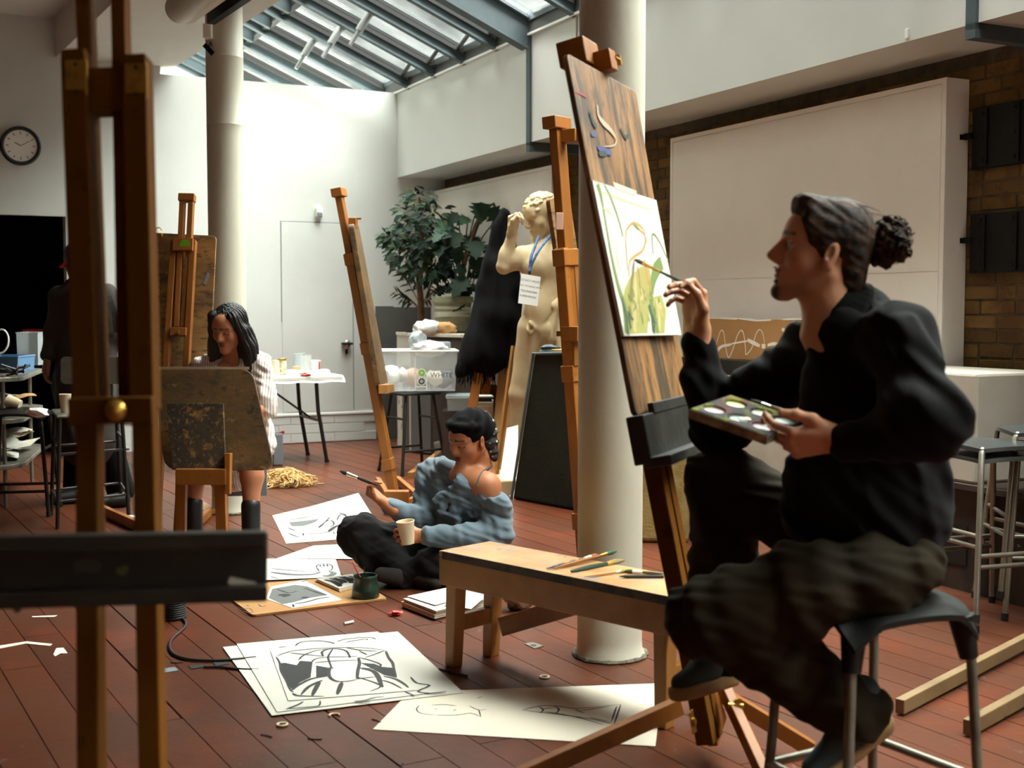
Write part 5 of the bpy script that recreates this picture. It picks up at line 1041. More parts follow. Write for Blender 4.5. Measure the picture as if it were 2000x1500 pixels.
mb = MB(); mb.tube([c_+V((-.018*math.cos(a), 0, .02+.018*math.sin(a))) for a in [k*PI/5 for k in range(6)]], .003, 6); part('loop', mb, 'brass', t)
# the big blurred easel close to the camera
def PF(x, y, dd=0): return P(x, y, 2.30-.22*(y-100)/1400+dd)
t = thing('studio_easel', 'close dark wooden easel with a black ledge, cut by the picture edges', 'easel', V((PF(240, 1500).x, 2.1, 0)))
for a, b in (((150, 104), (176, 800)), ((268, 114), (284, 800))):
    mb = MB(); mb.bar(PF(*b), PF(*a), .044, .05, V((1, 0, 0))); part('mast_post', mb, 'easel_dark', t, bevel=.003)
for a, b in (((166, -40), (196, 790)), ((235, -40), (250, 790))):
    mb = MB(); mb.bar(PF(*b, .035), PF(*a, .035), .026, .04, V((1, 0, 0))); part('sliding_rail', mb, 'easel_dark', t, bevel=.002)
mb = MB(); mb.bar(PF(208, 222, .02), PF(208, 140, .02), .075, .05, V((1, 0, 0))); part('cross_block', mb, 'easel_dark', t, bevel=.003)
for x, y in ((149, 152), (266, 158)):
    mb = MB(); c_ = PF(x, y, -.028); mb.box(c_, (.040, .004, .062), V((1, 0, 0))); o = part('brass_plate', mb, 'brass', t, bevel=.0015)
    for z in (-.024, .024): mb = MB(); mb.lathe([(.004, 0), (.003, .002)], c_+V((0, -.002, z)), 8, V((0, -1, 0))); part('screw', mb, 'steel_dark', o)
mb = MB(); mb.bar(PF(137, 803, -.045), PF(302, 800, -.045), .046, .03, UP); o = part('cross_bar', mb, 'easel_dark', t, bevel=.003)
mb = MB(); mb.lathe([(.017, 0), (.019, .006), (.014, .016), (.004, .021)], PF(227, 801, -.06), 18, V((0, -1, 0))); part('knob', mb, 'brass', o, smooth=40)
for a, b in (((176, 790), (180, 1620)), ((284, 790), (302, 1620))):
    mb = MB(); mb.bar(PF(*b, .0), PF(*a, 0), .038, .045, V((1, 0, 0))); part('leg', mb, 'easel_dark', t, bevel=.003)
a, b = P(-260, 1115, 1.92), P(522, 1098, 2.06); al = (b-a).normalized()
mb = MB(); mb.bar(a, b, .105, .035, UP); o = part('ledge', mb, 'tray_black', t, bevel=.004)
mb = MB(); mb.bar(a+UP*.045+V((0, -.03, 0)), b+UP*.045+V((0, -.03, 0))+al*.004, .026, .03, UP); part('ledge_lip', mb, 'tray_black', o, bevel=.003)
mb = MB(); mb.bar(a-UP*.045+V((0, -.02, 0)), b-UP*.045+V((0, -.02, 0))+al*.003, .026, .04, UP); part('ledge_shelf', mb, 'tray_black', o, bevel=.003)
n_ = (V((al.y, -al.x, 0))).normalized(); p0 = a+n_*.0185
paint_on(o, p0, n_, [([(447, 1133), (470, 1140), (500, 1142)], [.012, .016, .008])], 'dirty_white', name='paint_smear'); paint_on(o, p0, n_, [([(228, 1112), (240, 1117), (246, 1105)], .012)], mk('paint_lime', S(86, 92, 52), .6), name='paint_smear')
paint_on(o, p0, n_, [([(145, 1108), (175, 1105), (196, 1112)], .022)], mk('paint_dust', S(58, 56, 52), .7), name='paint_smear'); paint_on(o, p0, n_, [([(20, 1170), (30, 1185), (38, 1195)], .012)], mk('paint_tan', S(84, 62, 30), .7), name='paint_smear')

# ================================================================ SEATED WOMAN'S DONKEY EASEL
t = thing('donkey_bench', 'wooden donkey bench with a paint-crusted front panel that the woman straddles', 'bench', PZ(390, 1085, 0))
dd = 6.3
mb = MB(); panel(mb, [P(326, 787, dd+.06), P(436, 787, dd+.06), P(441, 917, dd-.04), P(335, 917, dd-.04)], .02, .006); part('front_panel', mb, 'board_black', t, bevel=.003)
mb = MB(); mb.bar(P(344, 931, dd-.06), P(442, 931, dd-.06), .08, .035, UP); part('end_rail', mb, 'easel_wood', t, bevel=.003)
for x, x2 in ((355, 352), (430, 436)): mb = MB(); mb.bar(P(x, 918, dd-.03), PZ(x2, 1098, .0), .052, .05, V((1, 0, 0))); part('leg', mb, 'easel_wood', t, bevel=.003)
mb = MB(); mb.bar(P(446, 885, dd-.03), P(446, 965, dd-.05), .03, .06, V((1, 0, 0)), taper=.8); part('side_bracket', mb, 'easel_wood', t, bevel=.003)
se = [P(352, 925, dd-.02), P(442, 925, dd-.02)]; mb = MB(); bkv = V((-.26, 1.02, .02)); mb.hexa([se[0]-UP*.02, se[1]-UP*.02, se[1]+bkv-UP*.02, se[0]+bkv-UP*.02, se[0], se[1], se[1]+bkv, se[0]+bkv]); part('seat', mb, 'bench_wood', t, bevel=.003)
for s_ in (0, 1): mb = MB(); mb.bar(se[s_]+bkv*.97, V((se[s_].x-.25, se[s_].y+1.0, 0)), .05, .05, V((1, 0, 0))); part('leg', mb, 'easel_wood', t, bevel=.003)
mb = MB(); panel(mb, [P(296, 720, dd+.22), P(492, 720, dd+.22), P(537, 918, dd+.07), P(322, 918, dd+.07)], .018, .06); bo = solo('drawing_board', mb, 'board_olive', 'large dark olive drawing board propped in front of the seated woman', 'board', base=P(430, 918, dd+.07), bevel=.004)
mb = MB(); mb.prism([P(300, 717.5, dd+.235), P(487, 717.5, dd+.235), P(487, 722, dd+.25), P(300, 722, dd+.25)], UP*.003); part('paper_edge', mb, 'paper', bo)
mb = MB(); mb.box(P(470, 935, 7.2), (.30, .02, .2), V((1, .1, 0))); solo('grey_sheet', mb, 'tape_grey', 'pale grey panel under the woman\'s bench', 'panel')
mb = MB(); mb.bar(PZ(388, 985, .03), PZ(410, 1000, .02), .08, .03, None); solo('wood_offcut', mb, 'bench_wood', 'pale wooden offcut on the floor behind the bench legs', 'offcut')
# ================================================================ BACK OF THE STUDIO
# folding table along the back wall
TF = V((-1.59, 10.55, 0)); tx, ty = BX, -DX; tw = .66; th_ = .74; tr = .15; tlft = 1.35
t = thing('folding_table', 'white topped folding table with dark tubular legs by the back wall', 'table', TF)
Tq = lambda x, y, z: TF+tx*x+ty*y+UP*z
mb = MB(); mb.hexa([Tq(-tlft, -.04, th_-.035), Tq(tr, -.04, th_-.035), Tq(tr, tw, th_-.035), Tq(-tlft, tw, th_-.035), Tq(-tlft, -.04, th_), Tq(tr, -.04, th_), Tq(tr, tw, th_), Tq(-tlft, tw, th_)]); part('tabletop', mb, 'white_gloss', t, bevel=.006)
for x0 in (0, -1.2):
    for y in (.04, tw-.06):
        mb = MB(); s_ = .05 if y < .3 else -.01; mb.tube(smooth_path([Tq(x0-.06, y, th_-.03), Tq(x0-.045, y, .45), Tq(x0-.03, y, .36), Tq(x0+.03, y, 0)], 4), .0165, 10); o = part('leg', mb, 'tube_dark', t, smooth=50); mb = MB(); mb.tube([Tq(x0+.027, y, .02), Tq(x0+.03, y, 0)], .02, 10); part('foot_cap', mb, 'black', o)
    mb = MB(); mb.tube([Tq(x0-.03, .04, .36), Tq(x0-.03, tw-.06, .36)], .014, 8); part('cross_bar', mb, 'tube_dark', t, smooth=50)
    mb = MB(); k = 1 if x0 < 0 else -1; mb.bar(Tq(x0-.03, .3, .36), Tq(x0+k*.48, .3, th_-.05), .03, .015, ty); part('folding_brace', mb, 'tube_dark', t)
g = random.Random(77); mb = MB(); nx_ = 30
def tcl(u, v):
    x = -tlft-.01+(tlft+tr+.03)*u; y = -.075+(tw+.1)*v; drop = 0
    if v < .12: drop = .055*(1-v/.12)
    return Tq(x, max(y, -.048) if v < .12 else y, th_+.004+.004*math.sin(x*31+v*9)*math.sin(v*17)-drop+.004*math.sin(x*23)*(v < .12))
mb.grid(tcl, 40, 18); solo('table_cover', mb, 'white_gloss', 'crumpled white plastic sheet covering the folding table', 'cover', smooth=True, base=TF+UP*.7)
zt = th_+.010; TP_ = lambda px: PZ(*px, zt)
def jar(px, r, h, label, m_, lid=None, cat='jar'):
    c = TP_(px); t = thing('jar', label, cat, c); mb = MB(); mb.lathe([(r*.9, 0), (r, .006), (r, h*.8), (r*.86, h*.9), (r*.86, h)], c, 18); part('body', mb, m_, t, smooth=40)
    if lid: mb = MB(); mb.lathe([(r*.95, 0), (r*.95, .014), (r*.9, .016)], c+UP*(h-.004), 18); part('lid', mb, lid, t, smooth=40)
    return t
jar((538, 733), .034, .125, 'amber and white bottle on the table nearest the striped shirt', 'cup_paper')
jar((551, 731), .040, .125, 'glass jar with a gold lid on the white table', mk('jar_glass', S(196, 190, 160), .25, layers=[(S(120, 110, 60), 9, .5, .6, None, .8)]), 'brass')
for px, r0, r1, h, m_, lb in (((585, 725), .044, .052, .16, 'clear_plastic2', 'tall clear plastic cup among tissues on the table'), ((598, 727), .044, .052, .15, 'clear_plastic', 'second clear plastic cup leaning behind the white mug'), ((617, 727), .038, .042, .105, 'white_plastic', 'white mug with a red stripe at the table end')):
    c = TP_(px); mb = MB(); cup(mb, c, r0, r1, h); o = solo('table_cup', mb, m_, lb, 'cup', base=c, smooth=40)
    if 'red' in lb: mb = MB(); mb.box(c+V((.034, -.026, .06)), (.012, .01, .07), V((1, .8, 0))); part('stripe', mb, 'red_plastic', o)
mb = MB(); mb.box(TP_((579, 729))+UP*.03, (.05, .05, .06), tx); solo('small_box', mb, 'tan_card', 'small brown carton half hidden by tissues on the table', 'box', bevel=.002)
for px, s_, lb, m_ in (((568, 731), .05, 'white tissue crumpled beside the gold lidded jar', 'white_plastic'), ((592, 733), .05, 'white tissue crumpled in front of the clear cups', 'white_plastic'), ((632, 728), .04, 'tissue trailing off beside the white mug', 'white_plastic'), ((598, 735), .028, 'flattened red wrapper on the white table', 'red_plastic')):
    mb = MB(); blob(mb, TP_(px)+UP*s_*.4, s_, random.Random(int(px[0])), 2, (1.4, .9, .45), .3); solo('tissue', mb, m_, lb, 'tissue')
# heap of raffia
c = PZ(556, 948, 0); mb = MB(); g = random.Random(8)
for k in range(230):
    a = g.random()*6.28; rr = math.sqrt(g.random()); x, y = math.cos(a)*rr*.18, math.sin(a)*rr*.14; zz_ = .115*(1-rr*rr)+.008; ph = g.random()*6.28; l = .05+.07*g.random(); b = g.random()*6.28
    p = [c+V((x+math.cos(b)*l*s_+.02*math.sin(s_*4+ph), y+math.sin(b)*l*s_*.8, max(.004, zz_*(1-.35*abs(s_))+.02*math.cos(s_*3+ph)))) for s_ in (-1, -.5, 0, .5, 1)]; mb.tube(smooth_path(p, 2), .0045, 4, caps=False)
ob = solo('raffia_heap', mb, 'raffia', 'tangled heap of straw coloured raffia on the floorboards', 'raffia', kind='stuff', smooth=True)
# white canister with a red cap between table and woman
c = PZ(542, 908, 0); t = thing('plastic_canister', 'white plastic canister with a red cap under the table', 'canister', c)
mb = MB(); mb.box(c+UP*.135, (.085, .12, .27), V((1, .3, 0))); part('body', mb, 'tape_grey', t, bevel=.012); mb = MB(); mb.tube([c+V((.02, 0, .265)), c+V((.06, -.01, .28))], .012, 8); part('cap', mb, 'red_plastic', t, smooth=40)
# clock, sensor
c = PB(40, 285, .0); t = thing('wall_clock', 'round black rimmed wall clock on the white back wall', 'clock', c)
mb = MB(); mb.lathe([(.135, .012), (.14, .03), (.155, .036), (.168, .028), (.170, 0)], c, 40, DX, cap0=False, cap1=True); part('rim', mb, 'black', t, smooth=40)
mb = MB(); mb.lathe([(.14, .004), (.14, .016)], c, 40, DX); fo = part('face', mb, 'white_gloss', t)
for k in range(12):
    a = 2*PI*k/12; d = BX*math.sin(a)+UP*math.cos(a); mb = MB(); mb.bar(c+DX*.017+d*.098, c+DX*.017+d*.122, .008, .001, DX.cross(d)); part('hour_mark', mb, 'ink_grey', fo)
for a, l, w_ in ((R(62), .055, .007), (R(-60), .085, .005)): d = BX*math.sin(a)*-1+UP*math.cos(a); mb = MB(); mb.bar(c+DX*.019, c+DX*.019+d*l, w_, .001, DX.cross(d)); part('hand', mb, 'text_black', fo)
c = PB(623, 415, .02); mb = MB(); mb.box(c, (.07, .11, .06), BX, UP); t = solo('motion_sensor', mb, 'white_gloss', 'small white motion sensor above the flush door', 'sensor', bevel=.02, seg=3); mb = MB(); mb.box(c+DX*.03-UP*.02, (.05, .045, .02), BX, UP); part('lens', mb, 'tape_grey', t, bevel=.008)
# shelving trolley
A_, B_ = V((-3.20, 8.10, 0)), V((-3.56, 9.50, 0)); sv = (B_-A_).normalized(); lv = V((-sv.y, sv.x, 0))
t = thing('shelf_trolley', 'metal three tier trolley loaded with bins and papers by the dark doorway', 'trolley', A_)
def shelfq(z, th=.03): 
    n = 8; pts = []; W_ = 1.1; Ls = (B_-A_).length; r = .22
    for cx_, cy_, a0 in ((r, r, PI), (Ls-r, r, 1.5*PI), (Ls, W_, None), (0, W_, None)):
        if a0 is None: pts.append(A_+sv*cx_+lv*cy_+UP*z); continue
        for k in range(n+1): a = a0+k*PI/2/n; pts.append(A_+sv*(cx_+r*math.cos(a))+lv*(cy_+r*math.sin(a))+UP*z)
    return pts
zs = (.86, .585, .285)
for z in zs: mb = MB(); mb.prism(shelfq(z-.03), UP*.03); part('shelf', mb, 'galv', t, bevel=.004)
for x, y in ((1.33, .10), (.10, .12), (1.33, 1.0), (.1, 1.0)): mb = MB(); mb.tube([A_+sv*x+lv*y+UP*.0, A_+sv*x+lv*y+UP*.87], .014, 8); part('post', mb, 'galv', t, smooth=50)
SHP = lambda px, z: PZ(*px, z)
tub('storage_bin', 'blue plastic bin holding cables on the trolley top shelf', SHP((18, 724), .862), .24, .3, .105, 'blue_bin')
c = SHP((66, 712), .862); tub('storage_bin', 'tall clear plastic bin on the trolley top shelf', c, .16, .24, .255, 'clear_plastic2')
mb = MB(); g = random.Random(4); c = SHP((18, 724), .98)
for k in range(6): mb.tube([c+V((g.uniform(-.1, .1), g.uniform(-.1, .1), g.uniform(-.03, .04))) for _ in range(4)], .006, 6)
solo('cable_tangle', mb, 'cable_black', 'tangle of dark cables in the blue bin', 'cable')
mb = MB(); c = SHP((30, 645), 1.12); c.z = .862; mb.box(c+V((0, .5, .13)), (.2, .2, .26), V((1, 0, 0))); solo('red_toolbox', mb, 'red_plastic', 'red toolbox standing behind the blue bin on the trolley', 'box', bevel=.01)
mb = MB(); c = SHP((2, 690), .97); mb.tube([c+V((.06*math.cos(a), .02*math.sin(a), .09+.09*math.sin(a))) for a in [2*PI*k/16 for k in range(16)]], .007, 6, closed=True); solo('hose_loop', mb, 'white_plastic', 'white hose loop above the blue bin', 'hose', smooth=True)
G = 'papers on the trolley shelves'
for zz_, n in ((.587, 8), (.287, 9)):
    for k in range(n):
        g = random.Random(k*7+int(zz_*100)); c = A_+sv*g.uniform(.3, 1.25)+lv*g.uniform(.16, .4)+UP*(zz_+.014*k); a = g.uniform(-.5, .5); x = (sv*math.cos(a)+lv*math.sin(a)); y = UP.cross(x); nn = 7; L, W_ = g.uniform(.3, .44), g.uniform(.22, .3)
        mb = MB(); ph = g.random()*6; f = lambda u, v: c+x*(u-.5)*L+y*(v-.5)*W_+UP*(.018*math.sin(u*4+ph)+.014*math.sin(v*5+ph*2)+.02); mb.grid(f, nn, 5); mb.grid(lambda u, v: f(1-u, v)-UP*.003, nn, 5)
        solo('paper_bundle', mb, ['paper', 'paper_warm', 'dirty_white', 'paper', 'tan_card'][k % 5], '%s %s sheet in the pile on the %s trolley shelf' % (['white', 'cream', 'grimy', 'bright white', 'tan'][k % 5], ['curled', 'lower flat'][k//5], 'middle' if zz_ > .4 else 'bottom'), 'paper', G+(' middle' if zz_ > .4 else ' bottom'), smooth=60)
# black saddle stool and high chair
t = make_stool('black_stool', 'black seated tall stool in front of the trolley', 'stool_black', 'tube_dark', .65, .15, .20, (.16, .42), .40, .03); c = PZ(52, 1000, 0); t.location = V((c.x-.02, c.y-.02, 0)); t.rotation_euler = (0, 0, R(10))
c = PZ(40, 800, .665); t = thing('paper_cup', 'tipped paper cup on the black stool by the trolley', 'cup', c); mb = MB(); cup(mb, c+V((.0, 0, .03)), .03, .038, .09, axis=V((-.9, 0, .35))); part('body', mb, 'cup_paper', t, smooth=40)
mb = MB(); blob(mb, PZ(72, 812, .69)+UP*.02, .05, random.Random(2), 2, (1.3, .9, .5), .3); solo('tissue', mb, 'white_plastic', 'crumpled tissue on the black stool by the trolley', 'tissue')
lg = [PZ(112, 1033, 0), PZ(252, 1016, 0), PZ(238, 990, 0), PZ(100, 1006, 0)]; cs = sum(lg, V((0, 0, 0)))/4
t = thing('high_chair', 'tall tubular studio chair with a grey back plate behind the close easel', 'chair', cs); hs = .665
tp_ = [cs+(p-cs)*.86+UP*hs for p in lg]
for p, q_ in zip(lg, tp_): mb = MB(); mb.tube([p, q_], .0125, 8); part('leg', mb, 'tube_dark', t, smooth=50)
mb = MB(); mb.prism([cs+(p-cs)*.95+UP*(hs-.01) for p in lg], UP*.02); part('seat', mb, 'tube_grey', t, bevel=.008)
for z in (.16, .44, .50):
    for i in range(4):
        j = (i+1) % 4; a = lg[i]+(tp_[i]-lg[i])*z/hs; b = lg[j]+(tp_[j]-lg[j])*z/hs
        if z == .16 or (i % 2 == 0) == (z == .44): mb = MB(); mb.tube([a, b], .009, 6); part('rung', mb, 'tube_dark', t, smooth=50)
bp = [P(118, 697, 7.95), P(240, 697, 7.95), P(240, 750, 7.93), P(118, 750, 7.93)]; mb = MB(); panel(mb, bp, .012, .03); part('backrest', mb, 'tube_grey', t, bevel=.003)
for x in (145, 218): mb = MB(); mb.tube([P(x, 705, 7.97), P(x, 806, 7.95)], .010, 8); part('back_post', mb, 'tube_dark', t, smooth=50)
c = P(128, 806, 7.55); c.z = hs+.01; mb = MB(); cup(mb, c, .026, .036, .115); solo('paper_cup', mb, 'cup_paper', 'tall tan paper cup standing on the high chair seat', 'cup', smooth=40)
c = PZ(262, 1026, 0); mb = MB(); mb.box(c+UP*.03, (.10, .07, .055), V((1, .1, 0))); solo('white_box', mb, 'white_gloss', 'small white plastic box on the floor beyond the close easel', 'box', bevel=.006)
mb = MB(); p = PB(185, 868, .06); mb.tube([p-BX*.05+UP*.1, p-BX*.05, p+BX*.02-UP*.04, p+BX*.3-UP*.05], .02, 8); solo('radiator_pipe', mb, 'tube_grey', 'dark bent pipe at the foot of the white back wall', 'pipe', smooth=50)
mb = MB(); mb.box(PB(178, 845, .15), (.35, .12, .3), BX); solo('white_radiator', mb, 'white_trim', 'low white radiator box behind the standing person', 'radiator', bevel=.01)
# black ribbed work light with cable
c = PZ(338, 1208, 0); t = thing('work_light', 'black ribbed floor light behind the close easel with a trailing cable', 'lamp', c)
mb = MB(); prof = [(.05, 0), (.056, .004)]
for k in range(12): z = .012+k*.009; prof += [(.056, z), (.0535, z+.003), (.0535, z+.006), (.056, z+.008)]
prof += [(.052, .13), (.03, .14)]; mb.lathe(prof, c, 28); part('body', mb, 'black', t, smooth=30)
mb = MB(); q = [(352, 1206), (362, 1214), (360, 1226), (338, 1246), (331, 1262), (340, 1278), (370, 1288), (420, 1290), (470, 1287), (500, 1284)]; mb.tube(smooth_path(zpts(q, .006), 4), .006, 6); part('cable', mb, 'cable_black', t, smooth=True)
mb = MB(); q = [(398, 1303), (430, 1303), (470, 1307), (505, 1308)]; mb.tube(smooth_path(zpts(q, .005), 4), .005, 6); solo('floor_cable', mb, 'cable_black', 'short black cable running under the drawing stack', 'cable', smooth=True)
# suspended strip lamp and things on the far column
a = P(350, 18, 7.5); b = a+ed*2.6; t = thing('strip_light', 'long cream strip light with a dark track hanging beside the far column', 'lamp', a)
mb = MB(); mb.tube([a-ed*.03, a, b], [.06, .085, .085], 24); part('housing', mb, 'column_paint', t, smooth=40)
sdv = V((ed.y, -ed.x, 0)) if V((ed.y, -ed.x, 0)).x > 0 else V((-ed.y, ed.x, 0))
mb = MB(); mb.bar(a+sdv*.06-UP*.055, b+sdv*.06-UP*.055, .05, .03, sdv); part('reflector', mb, 'white_trim', t)
mb = MB(); mb.bar(a+sdv*.16-UP*.06+ed*.1, b+sdv*.16-UP*.06, .05, .06, sdv); part('track', mb, 'black_iron', t, bevel=.003)
mb = MB(); mb.bar(a+sdv*.12-UP*.0+ed*.25, b+sdv*.12-UP*.0, .09, .06, sdv); part('ballast_box', mb, 'tube_grey', t)
for k in (.4, 2.2): mb = MB(); q = a+ed*k; mb.tube([q, V((q.x, q.y, ZC+.01))], .008, 6); part('hanger', mb, 'steel_grey', t)
mb = MB(); mb.lathe([(.01, 0), (.008, .006)], a-ed*.02+V((-.03, -.05, -.02)), 8, -ed); part('screw', mb, 'brass', t)
c = P(407, 62, 7.85); mb = MB(); mb.box(c, (.055, .07, .088), V((1, 0, 0))); t = solo('junction_box', mb, 'white_trim', 'small cream junction box fixed to the far column', 'box', bevel=.006); mb = MB(); mb.tube([c+UP*.04, c+UP*.16+V((.005, 0, 0))], .010, 8); part('conduit', mb, 'column_paint', t)
c = P(408, 96, 7.85); mb = MB(); mb.bar(c+V((-.028, 0, .028)), c+V((.025, 0, -.03)), .03, .018, V((.7, 0, .7))); t = solo('bulldog_clip', mb, 'black_iron', 'black bulldog clip hanging on the far column below the junction box', 'clip', bevel=.003); mb = MB(); mb.tube([c+V((.0, 0, .02)), c+V((.012, 0, .045)), c+V((.02, 0, .02))], .004, 6); part('loop', mb, 'black_iron', t)
p = PPL(1773, 66, C0, BX); mb = MB(); mb.box(p-BX*.006, (.012, .02, .05), BX); solo('wall_hook', mb, 'white_gloss', 'tiny white hook on the bulkhead above the large panel', 'hook', bevel=.003)
mb = MB(); mb.tube([PPL(1126, y, C0-BX*.008, BX) for y in (-40, 20, 60, 110)], .006, 6); solo('hanging_cable', mb, 'tube_grey', 'thin grey cable hanging down the bulkhead beside the near column', 'cable')
# the painter's stool
sc0 = V((.845, 2.95, 0)); Lg = [V((.745, 2.73, 0)), V((1.135, 2.89, 0)), V((.945, 3.20, 0)), V((.605, 3.00, 0))]; cs = sum(Lg, V((0, 0, 0)))/4
t = thing('black_stool', 'black saddle seated tubular stool the painter sits on', 'stool', cs); hs = .60
axx = (Lg[1]-Lg[0]).normalized(); ayy = UP.cross(axx)
def fseat(u, v):
    x, y = 2*u-1, 2*v-1; m = max(abs(x), abs(y)); l = math.hypot(x, y); k = (m/l if l > 1e-6 else 1); k = 1-(1-k)*.5
    return cs+axx*x*k*.205+ayy*y*k*.205+UP*(hs+.030*math.cos(x*1.5)-.02+.03*math.cos(y*1.5)-.07*max(0, abs(x)-.62)*max(0, abs(y)-.62)*4)
mb = MB(); mb.grid(fseat, 17, 17); mb.grid(lambda u, v: fseat(1-u, v)-UP*.014, 17, 17); n = 17; k = 289; ring_ = [i for i in range(n)]+[n*j+n-1 for j in range(1, n)]+[n*(n-1)+i for i in range(n-2, -1, -1)]+[n*j for j in range(n-2, 0, -1)]
low = lambda i: k+(i//n)*n+(n-1-i % n)
for a, b in zip(ring_, ring_[1:]+ring_[:1]): mb.f.append((b, a, low(a), low(b))); mb.mi.append(0)
part('seat', mb, 'stool_black', t, smooth=50)
for p in Lg:
    tq_ = cs+(p-cs)*.80; d_ = (p-cs).normalized(); mb = MB(); mb.tube(smooth_path([V((tq_.x, tq_.y, hs-.035))-d_*.03, V((tq_.x, tq_.y, hs-.09)), cs+(p-cs)*.84+UP*.40, cs+(p-cs)*.90+UP*.18, p], 4), .0125, 10); part('leg', mb, 'tube_grey', t, smooth=50)
    mb = MB(); mb.tube([V((tq_.x, tq_.y, hs-.02))-d_*.02, V((tq_.x, tq_.y, hs-.12))], [.032, .022], 10); part('socket', mb, 'stool_black', t, smooth=50)
for i in range(4):
    a = cs+(Lg[i]-cs)*.9+UP*.19; b = cs+(Lg[(i+1) % 4]-cs)*.9+UP*.19; mb = MB(); mb.tube([a, b], .012, 8); part('rung', mb, 'galv', t, smooth=50)
# ================================================================ PEOPLE
def head(sd, T, skin, lip, brow, sc=1.0, nose=1.0, beard=None, eye='open', soft=1.0, neck=True, iris=S(40, 26, 18)):
    """face along +X, crown +Z, metres; origin between the ears"""
    sd.T = T@Matrix.Scale(sc, 4); k = .02*soft
    sd.ell((-.010, 0, .036), (.094, .074, .082), .01, skin); sd.ell((.040, 0, -.018), (.050, .060, .078), .03, skin); sd.ell((.058, 0, .05), (.036, .052, .045), .03, skin)
    for s_ in (-1, 1):
        sd.cap((-.002, .053*s_, -.045), (.066, .016*s_, -.098), .017, .015, .03, skin); sd.ell((.056, .040*s_, -.020), (.027, .024, .024), .025, skin)
        sd.cap((.086, .010*s_, .031), (.072, .045*s_, .030), .010, .009, .015, skin)
    sd.ell((.074, 0, -.062), (.024, .030, .030), .02, skin); sd.ell((.080, 0, -.100), (.020, .022, .017), .02, skin)
    for s_ in (-1, 1): sd.ell((.091, .031*s_, .009), (.013, .017, .011), .010, None, True)
    sd.cap((.088, 0, .022), (.088+.027*nose, 0, -.018), .008, .0105, .010, skin); sd.ell((.088+.016*nose, 0, -.024), (.013, .014, .009), .008, skin)
    sd.ell((.092, 0, -.008), (.016+.006*nose, .0125, .024), .010, skin); sd.cap((.086, 0, .02), (.094, 0, -.022), .011, .014, .012, skin)
    for s_ in (-1, 1): sd.ell((.088+.010*nose, .013*s_, -.024), (.011, .007, .008), .006, skin)
    sd.ell((.0965, 0, -.052), (.007, .019, .0055), .005, lip); sd.ell((.0945, 0, -.063), (.008, .017, .006), .005, lip); sd.cap((.101, -.018, -.0575), (.101, .018, -.0575), .0018, .0018, .002, tuple(c*.35 for c in lip), True)
    for s_ in (-1, 1):
        sd.ell((.0775, .031*s_, .010), (.0125, .0135, .0115), .002, skin if eye == 'down' else (.55, .5, .45))
        if eye == 'open':
            sd.ell((.0865, .031*s_, .010), (.0045, .0055, .0055), .001, iris); sd.cap((.088, .019*s_, .017), (.080, .045*s_, .017), .0035, .0032, .003, skin)
            sd.cap((.0905, .020*s_, .0145), (.0825, .044*s_, .0135), .0016, .0016, .001, (.012, .008, .006))
        else: sd.cap((.0895, .020*s_, .0035), (.081, .044*s_, .0035), .0022, .002, .001, (.012, .008, .006)); sd.cap((.090, .018*s_, .018), (.080, .046*s_, .017), .0025, .0025, .004, tuple(c*.75 for c in skin))
        sd.cap((.0950, .013*s_, .037), (.079, .049*s_, .034), .0036, .0024, .002, brow)
        R3 = np.array(Matrix.Rotation(R(-15), 3, 'Y')@Matrix.Rotation(R(18*s_), 3, 'Z')); sd.ell((-.006, .078*s_, -.002), (.017, .007, .031), .006, skin, rot=R3); sd.ell((-.001, .085*s_, .002), (.008, .006, .016), .004, tuple(c*.7 for c in skin), True, rot=R3)
        sd.ell((-.004, .076*s_, -.027), (.009, .006, .009), .005, skin)
    if beard:
        sd.ell((.083, 0, -.101), (.021, .024, .019), .006, beard); sd.cap((.098, -.012, -.077), (.098, .012, -.077), .003, .003, .004, beard)
        for s_ in (-1, 1): sd.cap((.070, .020*s_, -.101), (.03, .044*s_, -.082), .0155, .012, .012, tuple(.55*a+.45*b for a, b in zip(skin, beard))); sd.cap((.03, .050*s_, -.075), (-.002, .060*s_, -.035), .010, .009, .02, tuple(.75*a+.25*b for a, b in zip(skin, beard)))
        sd.cap((.104, -.020, -.045), (.104, .020, -.045), .0022, .0022, .004, tuple(.6*a+.4*b for a, b in zip(skin, beard)))
    if neck: sd.cap((-.018, 0, -.05), (-.045, 0, -.19), .052, .056, .03, skin); sd.cap((-.02, .045, -.05), (.0, .012, -.19), .014, .012, .02, skin); sd.cap((-.02, -.045, -.05), (.0, -.012, -.19), .014, .012, .02, skin)
    sd.T = Matrix.Identity(4)
